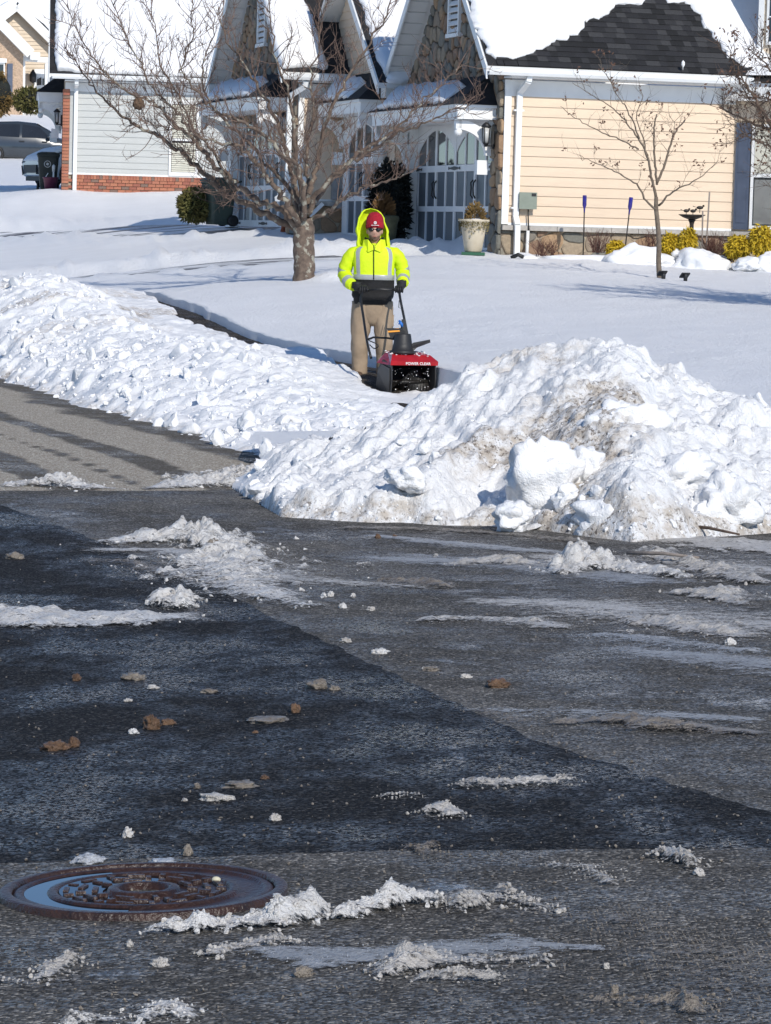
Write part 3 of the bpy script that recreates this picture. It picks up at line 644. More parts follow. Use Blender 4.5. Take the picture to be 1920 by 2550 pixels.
def roof_snow(parent, poly, top, thick, seed, jag=.04, n=60):
    """snow blanket on a roof slope; poly in roof coords (s, r); top(s, r, h) gives 3-D; uneven edge, domed top"""
    pts = []
    for a, b in zip(poly, poly[1:] + poly[:1]):
        L = math.hypot(b[0] - a[0], b[1] - a[1]); k = max(1, int(L / .07))
        for i in range(k): pts.append((a[0] + (b[0] - a[0]) * i / k, a[1] + (b[1] - a[1]) * i / k))
    A = np.array(pts); nx = (fbm(A[:, 0] * 2.5, A[:, 1] * 2.5, 4, seed) * 2 + 1.6 * fbm(A[:, 0] * 9, A[:, 1] * 9, 3, seed + 3)) * jag; ny = (fbm(A[:, 0] * 2.5, A[:, 1] * 2.5, 4, seed + 9) * 2 + 1.6 * fbm(A[:, 0] * 9, A[:, 1] * 9, 3, seed + 5)) * jag; A = A + np.c_[nx, ny]
    bm = bmesh.new(); vs_ = [bm.verts.new((*q, 0)) for q in A]; bm.faces.new(vs_)
    x0, y0 = A.min(0); x1, y1 = A.max(0)
    for ax, lo, hi in ((0, x0, x1), (1, y0, y1)):
        st = max(.12, (hi - lo) / n); k = lo + st
        while k < hi:
            co = (k, 0, 0) if ax == 0 else (0, k, 0); no = (1, 0, 0) if ax == 0 else (0, 1, 0)
            bmesh.ops.bisect_plane(bm, geom=bm.verts[:] + bm.edges[:] + bm.faces[:], plane_co=co, plane_no=no); k += st
    bm.verts.ensure_lookup_table(); bnd = {v for v in bm.verts if v.is_boundary}
    flat = {v: (v.co.x, v.co.y) for v in bm.verts}
    # lower rim ring
    rim = [e for e in bm.edges if e.is_boundary]; ret = bmesh.ops.extrude_edge_only(bm, edges=rim); low = [g for g in ret['geom'] if isinstance(g, bmesh.types.BMVert)]
    for v in bm.verts: v.tag = False
    for v in low: v.tag = True
    for v in bm.verts:
        x, y = v.co.x, v.co.y
        h = 0.0 if v.tag else thick * (.55 if v in bnd else 1.0) + .012 * float(fbm(np.array([x * 1.2]), np.array([y * 1.2]), 3, seed)[0])
        v.co = Vector(top(x, y, h))
    bmesh.ops.recalc_face_normals(bm, faces=bm.faces[:]); me = bpy.data.meshes.new('roof_snow'); bm.to_mesh(me); bm.free(); me.materials.append(M_roofsnow)
    me.polygons.foreach_set('use_smooth', [True] * len(me.polygons)); return link('roof_snow', me, parent)

def wing(root, K, base, ze, L, T, m_sid, foot='stone', vent=True, tr=None, pitch=42, sid0=.48, seed=1, Lr=None, cap_w=.5, expo=.172):
    """garage wing: siding front (faces -t), stone gable end with double garage door (faces -s)"""
    tr = tr or T / 2 - .1; over = .45; zr = ze + (tr + over) * math.tan(R(pitch)); zwall = ze - .12; tf = 2 * tr + over; Lr = Lr or L
    # front wall: plinth, cap, siding, frieze
    pl = MB().box(0, L, .02, .2, base - .5, base + sid0 - .1).build('plinth', M_mortar, root)
    if foot == 'stone': stones(pl, [(.01, base - .15), (L, base - .15), (L, base + sid0 - .11), (.01, base + sid0 - .11)], .34, lambda a, z, d: (a, .02 - d, z), None, M_stone, seed, .012, .04, 1.15)
    k = 0
    while k * cap_w < L:
        MB().box(k * cap_w + .004, min(L, (k + 1) * cap_w) - .004, -.10, .05, base + sid0 - .10, base + sid0 - .015).build('cap_stone', M_cap, pl); k += 1
    wl_ = siding(root, .12, L, 0.0, base + sid0 - .01, zwall - .36, expo, m_sid)
    MB().box(.0, .12, -.035, .2, base + sid0, zwall - .25).build('corner_board', M_white, root)
    MB().box(.12, L, -.03, .15, base + sid0 - .012, base + sid0 + .03).build('base_trim', M_white, root)
    MB().box(.0, L, -.04, .15, zwall - .36, zwall - .08).build('frieze_board', M_white, root)
    MB().box(-.02, Lr, -over + .02, .0, zwall - .06, zwall - .03).build('soffit', M_soffit, root)
    gutter(root, -over, Lr, -over + .02, ze - .15)
    # gable end wall with the door opening
    gw = MB(); d0, d1 = .62, 5.74; dz = base - .07; th = .13
    pk = (tr, zr - .25)
    gw.prism([(.0, .0, base - .5), (.0, d0, base - .5), (.0, d0, zwall), (.0, 0, zwall)], (th, 0, 0)); gw.prism([(.0, d1, base - .5), (.0, T, base - .5), (.0, T, zwall), (.0, d1, zwall)], (th, 0, 0))
    gw.prism([(.0, 0, zwall), (.0, d0, zwall), (0, d0, dz + 2.45), (0, d1, dz + 2.45), (0, d1, zwall), (.0, T, zwall), (.0, *pk)], (th, 0, 0))
    g = gw.build('gable_wall', M_dkmortar, root); to3 = lambda a, z, d: (-d, a, z)
    stones(g, [(0.03, zwall - .75), (T - .03, zwall - .75), (T - .03, zwall), (tr, pk[1]), (0.03, zwall)], .255, to3, None, M_stone, seed + 1, .013, .055, .95, lambda c: False)
    stones(g, [(-.02, base - .2), (d0 - .05, base - .2), (d0 - .05, zwall - .76), (-.02, zwall - .76)], .30, to3, None, M_stone, seed + 2, .012, .06)
    stones(g, [(d1 + .42, base - .2), (T, base - .2), (T, zwall - .76), (d1 + .42, zwall - .76)], .30, to3, None, M_stone, seed + 3, .012, .06)
    MB().box(-.07, .14, d1 - .03, d1 + .40, base - .1, dz + 2.5).build('door_jamb', M_white, root); MB().box(.02, .14, d0 - .04, d0 + .06, base - .1, dz + 2.5).build('door_jamb', M_white, root)
    MB().box(.0, .12, d0 + .06, d1 - .03, dz + 2.42, dz + 2.6).build('door_header', M_white, root)
    garage_door(root, d0 + .07, d1 - .04, dz, 8)
    canopy(root, .33, d1 + .25, base + 2.28, .74)
    wall_lantern(root, (-.22, .30, base + 1.98))
    rf = roof(root, -over, Lr, -over, tr, tf, ze, zr)
    rake(rf, -over, -over, ze, tr, zr); rake(rf, -over, tf, ze, tr, zr)
    MB().box(-over - .03, -.02, tf - .32, tf + .03, ze - .34, ze - .02).build('eave_return', M_white, rf)
    n = 16                              # soffit panels under the far rake
    for q in range(n):
        a, b_ = q / n + .004, (q + 1) / n - .004; ta, tb2 = tf + (tr - tf) * a, tf + (tr - tf) * b_; za, zb2 = ze + (zr - ze) * a - .115, ze + (zr - ze) * b_ - .115
        MB().prism([(-over + .02, ta, za), (-over + .02, tb2, zb2), (-.06, tb2, zb2), (-.06, ta, za)], (0, 0, -.02)).build('soffit_panel', M_soffit, rf)
    if vent:
        vz = zwall + .85; vt0, vt1 = tr - .36, tr + .36; v = MB()
        v.box(-.10, -.02, vt0, vt0 + .07, vz, vz + 1.1); v.box(-.10, -.02, vt1 - .07, vt1, vz, vz + 1.1); v.box(-.12, -.02, vt0 - .04, vt1 + .04, vz - .07, vz); v.prism([(-.1, vt0, vz + 1.1), (-.1, tr, vz + 1.5), (-.1, vt1, vz + 1.1)], (.06, 0, 0))
        vo_ = v.build('gable_vent', M_white, root); MB().box(-.05, -.02, vt0 + .07, vt1 - .07, vz, vz + 1.1).build('vent_back', M_black, vo_)
        sl = MB().prism([(-.05, 0, .02), (-.09, 0, -.06), (-.10, 0, -.05), (-.06, 0, .03)], (0, .58, 0)).mesh('slat', M_white)
        for q in range(9): link('slat', sl, vo_, (0, vt0 + .07, vz + .08 + q * .12))
    return dict(roof=rf, ze=ze, zr=zr, tr=tr, tf=tf, over=over, wall=wl_, zwall=zwall, gable=g)
def slope_top(W, s, r, h):
    """r metres up the near slope from the eave"""
    a = math.atan2(W['zr'] - W['ze'], W['tr'] + W['over']); return (s, -W['over'] + r * math.cos(a) - h * math.sin(a), W['ze'] + r * math.sin(a) + h * math.cos(a))
def roof_pick(px, py, K, W):
    """(s, r) on the near slope for a picked pixel"""
    a = math.atan2(W['zr'] - W['ze'], W['tr'] + W['over']); n = np.array([0, -math.sin(a), math.cos(a)])
    nW = n[1] * E2 + n[2] * np.array([0, 0, 1.0]); o = np.array([K[0], K[1], 0]) + E2 * (-W['over']) + np.array([0, 0, W['ze']]); d = ray(px, py)
    k = ((o - CAM) @ nW) / (d @ nW); q = CAM + d * k - o; return (q @ E1, math.hypot(q @ E2, q[2]))

# ---- house on the right (peach siding, stone gable)
KC = P(1245, 622, 58.0); BC = 1.45
hC = empty('house', (KC[0], KC[1], 0), TH, 'near peach sided house with stone garage gable and dark bare patch on its snowy roof', 'house')
LC = loc(1822, 500, KC, 't', 0)[0]
WC = wing(hC, KC, BC, 4.62, LC, 6.1, M_peach, seed=3, Lr=LC + .12, cap_w=.5)
rp = lambda pts: [roof_pick(a, b, KC, WC) for a, b in pts]
sn = rp([(1182, 70), (1208, 120), (1228, 143), (1255, 147), (1300, 143), (1345, 122), (1375, 112), (1400, 96), (1445, 78), (1458, 58), (1495, 42), (1535, 16), (1590, 10), (1606, -12), (1660, -50), (1700, -90), (1400, -130), (1150, -100)])
def rsn(poly, W, th, seed, jag=.05): return roof_snow(W['roof'], poly, lambda x, y, h: slope_top(W, x, y, h), th, seed, jag)
rsn(sn, WC, .085, 5, .055)
sn2 = rp([(1640, -50), (1660, 3), (1700, 5), (1722, 22), (1745, 55), (1765, 78), (1785, 100), (1800, 118), (1812, 150), (1850, 168), (1920, 170), (1960, 60), (1960, -80), (1700, -95)])
rsn(sn2, WC, .08, 8, .055)
rng2 = np.random.default_rng(5); row = 0; tabs = []
a_sl = math.atan2(WC['zr'] - WC['ze'], WC['tr'] + WC['over']); made = 0; cand = []
tabm = [MB().add([(0, 0, 0), (w_, 0, 0), (w_, .20, 0), (0, .20, 0), (0, 0, .022), (w_, 0, .022), (w_, .20, .004), (0, .20, .004)], [(4, 5, 6, 7), (0, 1, 5, 4), (1, 2, 6, 5), (3, 0, 4, 7)]).mesh('shingle', M_shingle) for w_ in (.13, .17, .21, .25)]
Ms = Matrix(((1, 0, 0, 0), (0, math.cos(a_sl), -math.sin(a_sl), 0), (0, math.sin(a_sl), math.cos(a_sl), 0), (0, 0, 0, 1)))
far = MB()
for rowi in range(34):
    s = -.44 + rng2.uniform(0, .2); r_ = .01 + rowi * .145
    while s < LC + .1:
        k = int(rng2.integers(0, 4)); wd = (.13, .17, .21, .25)[k]; pos = slope_top(WC, s, r_, .004)
        wp = np.array([KC[0], KC[1], 0]) + E1 * (s + .1) + E2 * pos[1] + np.array([0, 0, pos[2]]); d = wp - CAM; fx_ = 960 + FPX * (d @ RIGHT) / (d @ FWD); fy_ = 1275 - FPX * (d @ UP) / (d @ FWD)
        inside = (1290 < fx_ < 1815 and fy_ > 0 and fy_ > 150 - (fx_ - 1290) * .62 and not (fx_ > 1760 and fy_ < 60))
        if inside: cand.append((abs(fx_ - 1560) + abs(fy_ - 90) * 1.5, k, pos, s, r_, wd))
        elif fx_ < 1300 and s < .5 or fy_ > 120: far.add([tuple(Vector(pos) + Ms @ Vector(q)) for q in [(0, 0, 0), (wd - .012, 0, 0), (wd - .012, .2, 0), (0, .2, 0), (0, 0, .02), (wd - .012, 0, .02), (wd - .012, .2, .004), (0, .2, .004)]], [(4, 5, 6, 7), (0, 1, 5, 4), (1, 2, 6, 5), (3, 0, 4, 7)])
        s += wd
cand.sort(key=lambda c: c[0])
for _, k, pos, s, r_, wd in cand[:300]: link('shingle', tabm[k], WC['roof'], pos, (a_sl, 0, 0))
for _, k, pos, s, r_, wd in cand[300:]: far.add([tuple(Vector(pos) + Ms @ Vector(q)) for q in [(0, 0, 0), (wd - .012, 0, 0), (wd - .012, .2, 0), (0, .2, 0), (0, 0, .02), (wd - .012, 0, .02), (wd - .012, .2, .004), (0, .2, .004)]], [(4, 5, 6, 7), (0, 1, 5, 4), (1, 2, 6, 5), (3, 0, 4, 7)])
tag(far.build('shingle_field', M_roofbase, WC['roof']), kind='stuff')
# downspout at the stone corner
c = loc(1290, 400, KC, 't', -.06); ztop = 4.50
ds = downspout(hC, [(c[0] + .05, -.44, ztop), (c[0] + .03, -.42, ztop - .12), (c[0] - .02, -.10, ztop - .30), (c[0] - .02, -.07, BC + .62), (c[0] - .01, -.16, BC + .47), (c[0] - .01, -.17, BC - .05)], .095)
for zz in (ztop - .62, BC + .75): MB().box(c[0] - .11, c[0] + .07, -.115, -.03, zz, zz + .03).build('strap', M_gutter, ds)
# main block behind the wing, with the single garage
def lap_gable(root, s, t0, t1, tr, z0, ze, zr, exp_, m):
    n = int((zr - z0) / exp_); wl_ = MB().prism([(s, t0, z0), (s, t1, z0), (s, t1, ze), (s, tr, zr), (s, t0, ze)], (.2, 0, 0)).build('side_wall', m, root)
    for k in range(n):
        a, b = z0 + k * exp_, z0 + (k + 1) * exp_
        def lim(z): 
            if z <= ze: return t0, t1
            f = (z - ze) / (zr - ze); return t0 + (tr - t0) * f, t1 + (tr - t1) * f
        l0, l1 = lim(a), lim(b)
        MB().add([(s - .024, l0[0], a), (s - .024, l0[1], a), (s - .006, l1[1], b), (s - .006, l1[0], b), (s, l0[0], a), (s, l0[1], a)], [(0, 3, 2, 1), (0, 1, 5, 4)]).build('siding_board', m, wl_)
    return wl_
sM = -.22; tM0, tM1, trM = 6.12, 12.5, 9.3; zeM = 4.55; zrM = zeM + 3.4 * math.tan(R(38))
lap_gable(hC, sM, tM0 + .02, tM1, trM, BC + .2, zeM - .05, zrM - .2, .16, M_peach)
rM = roof(hC, sM - .42, 9, tM0 - .2, trM, tM1 + .1, zeM, zrM); rM.name = 'main_roof'
rake(rM, sM - .42, tM0 - .2, zeM, trM, zrM); 
roof_snow(rM, [(sM - .28, .02), (8, .02), (8, 4.1), (sM - .28, 4.1)], lambda x, y, h: (x, tM0 - .2 + y * math.cos(R(38)) - h * math.sin(R(38)), zeM + y * math.sin(R(38)) * .995 + h * math.cos(R(38))), .12, 15, .03)
garage_door(hC, 6.95, 9.35, BC + .12, 4, sM - .07); MB().box(sM - .10, sM, 9.35, 9.7, BC, BC + 2.7).build('door_jamb', M_white, hC); MB().box(sM - .10, sM, 6.72, 6.95, BC, BC + 2.7).build('door_jamb', M_white, hC)
canopy(hC, 6.5, 9.9, BC + 2.55, .62, sM)
# bay at the right end: angled side with shuttered window, tower window above
ang = R(40); bd = np.array([math.cos(ang), -math.sin(ang)]); 
def bay(u, d, z): return (LC + bd[0] * u - math.sin(ang) * d, 0 + bd[1] * u - math.cos(ang) * d, z)
def bbox(u0, u1, d0, d1, z0, z1): 
    b = MB(); v = [bay(u, d, z) for z in (z0, z1) for u, d in ((u0, d0), (u1, d0), (u1, d1), (u0, d1))]
    return b.add(v, [(0, 1, 2, 3), (7, 6, 5, 4), (0, 4, 5, 1), (1, 5, 6, 2), (2, 6, 7, 3), (3, 7, 4, 0)])
bw = bbox(0, 1.55, -.2, 0, BC - .4, 4.35).build('bay_wall', M_tansid, hC)
for k in range(15):
    z = BC + .5 + k * .172; v = [bay(.0, .024, z), bay(1.55, .024, z), bay(1.55, .006, z + .172), bay(0, .006, z + .172), bay(0, 0, z), bay(1.55, 0, z)]
    MB().add(v, [(0, 1, 2, 3), (0, 4, 5, 1)]).build('siding_board', M_tansid, bw)
bbox(-.06, 1.6, 0, .12, BC + .38, BC + .465).build('cap_stone', M_cap, hC); bbox(.0, 1.55, -.1, .06, BC - .3, BC + .38).build('plinth', M_mortar, hC)
wz0, wz1 = BC + .52, BC + 2.35
wf = bbox(.36, .98, .026, .075, wz0, wz1).build('window', M_white, hC); bbox(.42, .92, .076, .082, wz0 + .06, wz0 + .9).build('pane', M_glass, wf); bbox(.42, .92, .076, .082, wz0 + .97, wz1 - .06).build('blind', M_blind, wf)
bbox(.44, .9, .083, .09, wz0 + .08, wz0 + .86).build('pane', glass_mat('glass with painted reflection', (.22, .22, .21)), wf)  # grey tint paints a dim reflection over the lower pane
for u0, u1 in ((.06, .33), (1.01, 1.28)):
    sh_ = bbox(u0, u1, .026, .06, wz0 - .02, wz1 + .02).build('shutter', M_shutter, hC)
    for za, zb2 in ((wz0 + .1, wz0 + .85), (wz0 + .98, wz1 - .1)): bbox(u0 + .05, u1 - .05, .061, .07, za, zb2).build('shutter_panel', M_shutter, sh_)
bbox(-.1, 1.7, -.1, .32, 4.2, 4.5).build('bay_eave', M_white, hC)
tw = MB(); tu0 = .36
def tb3(u, d, z): return bay(u, d - .3, z)
def tbox(u0, u1, d0, d1, z0, z1, inset=0): 
    b = MB(); v = [tb3(u, d, z) for z in (z0, z1) for u, d in ((u0, d0), (u1, d0), (u1, d1), (u0, d1))]; return b.add(v, [(0, 1, 2, 3), (7, 6, 5, 4), (0, 4, 5, 1), (1, 5, 6, 2), (2, 6, 7, 3), (3, 7, 4, 0)])
to = tbox(tu0, 1.6, -2.4, 0, 4.5, 8.2).build('tower_wall', M_tansid, hC)
for k in range(18):
    z = 5.05 + k * .172; v = [tb3(tu0, .024, z), tb3(1.6, .024, z), tb3(1.6, .006, z + .172), tb3(tu0, .006, z + .172), tb3(tu0, 0, z), tb3(1.6, 0, z)]; MB().add(v, [(0, 1, 2, 3), (0, 4, 5, 1)]).build('siding_board', M_tansid, to)
tbox(tu0 - .07, tu0 + .03, -.1, .05, 4.85, 8.2).build('corner_board', M_white, to)
twf = tbox(tu0 + .09, tu0 + .55, .03, .07, 5.2, 7.0).build('window', M_white, to); tbox(tu0 + .14, tu0 + .50, .071, .076, 5.26, 6.9).build('pane', M_glass, twf)
tbox(tu0 + .312, tu0 + .328, .077, .085, 5.26, 6.9).build('muntin', M_white, twf)
for q in range(1, 4): tbox(tu0 + .14, tu0 + .50, .077, .084, 5.26 + q * .42, 5.28 + q * .42).build('muntin', M_white, twf)
fl = MB().add([tb3(tu0 - .1, .0, 5.0), tb3(1.7, .0, 5.0), bay(1.75, .40, 4.52), bay(-.15, .40, 4.52), tb3(tu0 - .1, -1.2, 5.0), bay(-.35, -.4, 4.62)], [(0, 3, 2, 1), (0, 4, 5, 3)]).build('skirt_roof', M_roofbase, to)
MB().add([tb3(tu0 + .0, .04, 4.99), tb3(1.7, .04, 4.99), bay(1.72, .36, 4.64), bay(-.05, .36, 4.64)], [(0, 3, 2, 1)]).build('skirt_snow', M_roofsnow, fl)
# wall fittings
c = loc(1309, 500, KC, 't', -.03); M_box = mat('grey green utility box', (.22, .25, .20), .5, .05, 8)
ub = MB().box(c[0] - .15, c[0] + .15, -.16, -.03, c[2] - .14, c[2] + .14).build('utility_box', M_box, hC)
MB().box(c[0] - .16, c[0] + .16, -.175, -.16, c[2] - .145, c[2] + .145).build('box_lid', M_box, ub); MB().box(c[0] + .06, c[0] + .14, -.182, -.176, c[2] + .08, c[2] + .13).build('label', M_black, ub)
MB().tube([(c[0] + .03, -.1, c[2] - .14), (c[0] + .04, -.08, c[2] - .3), (c[0] + .04, -.13, BC + .38)], .012, 6).tube([(c[0] - .13, -.1, c[2] - .14), (c[0] - .13, -.06, c[2] - .38), (c[0] - .18, -.05, c[2] - .43), (c[0] - .09, -.05, c[2] - .48)], .008, 5).build('cable', M_black, ub)
MB().tube([(c[0] + .03, -.12, BC + .38), (c[0] + .02, -.12, BC - .1)], .03, 8).build('conduit', M_white, ub)
c = loc(1288, 465, KC, 't', -.03); MB().box(c[0] - .04, c[0] + .03, -.07, -.02, c[2] - .07, c[2] + .07).build('outlet_cover', M_white, hC)
c = loc(1698, 175, KC, 't', -.45); MB().lathe([(.004, 0), (.008, .05), (.035, .09), (.03, .14), (.004, .17)], 8, (c[0], -.5, c[2])).build('vent_cap', M_white, hC)

# ---- middle house
KB = np.array([KC[0], KC[1], 0]) + E1 * -1.19 + E2 * 10.05; BB = BC + .40
hB = empty('house', (KB[0], KB[1], 0), TH, 'middle peach sided house behind the bare tree, its stone gable facing the driveway', 'house')
WB = wing(hB, KB, BB, 4.86, 2.4, 6.3, M_peach, seed=13, Lr=.98, pitch=44)
rp = lambda pts: [roof_pick(a, b, KB, WB) for a, b in pts]
rsn(rp([(668, 60), (700, 170), (720, 188), (790, 196), (808, 190), (815, 170), (790, 90), (755, 5), (720, -60), (640, -60)]), WB, .13, 25, .02)
c = loc(722, 300, KB, 't', -.06); ds = downspout(hB, [(c[0] + .22, -.44, 4.7), (c[0] + .2, -.4, 4.58), (c[0] - .02, -.08, 4.40), (c[0] - .02, -.08, BB + .75), (c[0] - .03, -.12, BB + .62), (c[0] - .03, -.12, BB + .05)], .1)
MB().bar((c[0] - .05, -.15, BB + .62), (c[0] - .32, -.45, BB + .48), .1, .09).build('spout_foot', M_gutter, ds)
for px in (752,): 
    c = loc(px, 560, KB, 't', -.2); MB().box(c[0] - .05, c[0] + .05, -.25, -.15, BB - .3, BB + .95).bar((c[0] + .05, -.2, BB + .05), (c[0] + .42, -.2, BB + .42), .07).build('rail_post', M_white, hB)
for px, py, hh in ((838, 470, .22), (850, 495, .2)):
    c = loc(px, py, KB, 't', -.05); MB().box(c[0] - .11, c[0] + .11, -.16, -.02, c[2] - hh, c[2] + hh).build('meter_box', mat('meter grey', (.3, .3, .3), .5), hB)

# ---- grey house on the left (brick plinth and corner)
E1_, E2_ = E1, E2; THA = R(6.3); E1 = np.array([math.cos(THA), math.sin(THA), 0]); E2 = np.array([-math.sin(THA), math.cos(THA), 0])
KA = P(158, 470, 88.0); BA = KA[2] - .05
hA = empty('house', (KA[0], KA[1], 0), THA, 'grey sided house with red brick plinth and large unbroken snow roof', 'house')
LA = 8.0; zeA = loc(300, 190, KA, 't', -.45)[2] + .02
pitchA = 40; trA = 3.4; zrA = zeA + (trA + .45) * math.tan(R(pitchA))
zs0 = loc(300, 436, KA, 't', 0)[2]; zs1 = loc(300, 231, KA, 't', 0)[2]
pl = MB().box(.0, LA, .03, .2, BA - .5, zs0).build('plinth', M_mortar, hA)
br_ = MB().box(.003, .192, -.03, .03, .004, .077).mesh('brick', M_brick); sol = MB().box(.003, .077, -.035, .03, 0, .11).mesh('brick', M_brick)
zb = zs0 - .125
for k in range(int(5.0 / .08)): link('brick', sol, pl, (.22 + k * .08, 0, zb))
for r_ in range(6):
    for k in range(26): link('brick', br_, pl, (.22 + k * .2 + (.1 if r_ % 2 else 0) - .1, 0, zb - (r_ + 1) * .085))
cn = MB().box(-.02, .13, -.02, 1.2, BA - .5, zeA - .15).build('brick_corner', M_mortar, hA)
bs = MB().box(-.055, -.02, .003, .19, .004, .077).mesh('brick', M_brick); bf = MB().box(-.05, .125, -.05, -.02, .004, .077).mesh('brick', M_brick)
for k in range(int((zeA - .3 - BA + .4) / .085)):
    z = BA - .4 + k * .085
    for q in range(5): link('brick', bs, cn, (0, q * .195 + (.09 if k % 2 else -.01), z))
    link('brick', bf, cn, (0, 0, z))
MB().box(.132, .24, -.03, .1, zs0 + .03, zs1).build('corner_board', M_grey, hA)
wA = siding(hA, .13, LA, .0, zs0, zs1, .172, M_grey)
MB().box(.0, LA, -.03, .1, zs0 - .02, zs0 + .03).build('base_trim', M_white, hA); MB().box(.0, LA, -.04, .1, zs1, zeA - .2).build('frieze_board', M_white, hA)
MB().box(-.02, LA, -.43, .0, zeA - .18, zeA - .15).build('soffit', M_soffit, hA); gutter(hA, -.35, LA, -.43, zeA - .13)
rA = roof(hA, -.42, LA, -.45, trA, 2 * trA + .45, zeA, zrA); WA = dict(roof=rA, ze=zeA, zr=zrA, tr=trA, over=.45)
rake(rA, -.42, -.45, zeA, trA, zrA)
rsn([(-.20, .12), (-.28, .5), (-.28, 5.0), (7.9, 5.0), (7.9, .04), (3, .03), (.8, .05)], WA, .16, 35, .02)
lap_gable(hA, .02, 1.2, 6.7, trA, BA - .3, zeA - .1, zrA - .2, .3, M_grey)
c0, c1 = loc(428, 300, KA, 't', -.02), loc(486, 425, KA, 't', -.02); zt = loc(455, 258, KA, 't', -.02)[2]; zb = zs0 + .02
wf = MB().box(c0[0] - .06, c1[0] + .06, -.06, .02, zb, zt + .1).build('window', M_white, hA); 
for za, zb2 in ((zb + .1, (zb + zt) / 2 - .03), ((zb + zt) / 2 + .03, zt - .02)):
    MB().box(c0[0], c1[0], -.065, -.061, za, zb2).build('pane', M_glass, wf)
    n = int((zb2 - za) / .055)
    for q in range(n): MB().box(c0[0] + .01, c1[0] - .01, -.072, -.066, za + q * .055 + .006, za + q * .055 + .05).build('blind_slat', M_blind, wf)
c = loc(188, 330, KA, 't', -.05); ds = downspout(hA, [(c[0], -.42, zeA - .12), (c[0], -.38, zeA - .25), (c[0], -.08, zs1 + .1), (c[0], -.08, BA + .02)], .1)
canopy(hA, 1.0, 6.0, loc(130, 262, KA, 's', -.3)[2] - .03, .66, -.02, snow=False); wall_lantern(hA, (-.2, .75, BA + 1.9))
E1, E2 = E1_, E2_
# ------------------------------------------------------------------ trees and plants
def bark(name, a, b, spot=None):
    m = mat(name, a, .9, .1, 14, .6, 50, col2=b); 
    if spot:
        nt = m.node_tree; bs = nt.nodes['Principled BSDF']; old = bs.inputs['Base Color'].links[0].from_socket
        nt.links.new(mixc(nt, mrange(nt, world_noise(nt, 9, 4), .56, .62), old, spot), bs.inputs['Base Color'])
    return m
M_bark = bark('cherry bark', (.19, .14, .105), (.08, .057, .045), (.33, .31, .25)); M_twig = mat('twig bark', (.19, .125, .095), .85, .2, 10)
M_bark2 = bark('smooth bark', (.20, .16, .12), (.12, .09, .065)); M_deadleaf = mat('dead leaves', (.13, .07, .045), .8, .2, 10)
M_bark3 = bark('crape bark', (.16, .11, .08), (.08, .055, .04))
def spline(pts, n=6):
    out = []; p = [Vector(q) for q in pts]; p = [p[0] * 2 - p[1]] + p + [p[-1] * 2 - p[-2]]
    for i in range(1, len(p) - 2):
        for k in range(n):
            t = k / n; a, b, c, d = p[i - 1:i + 3]
            out.append(.5 * ((2 * b) + (c - a) * t + (2 * a - 5 * b + 4 * c - d) * t * t + (3 * b - a - 3 * c + d) * t ** 3))
    return out + [p[-2]]
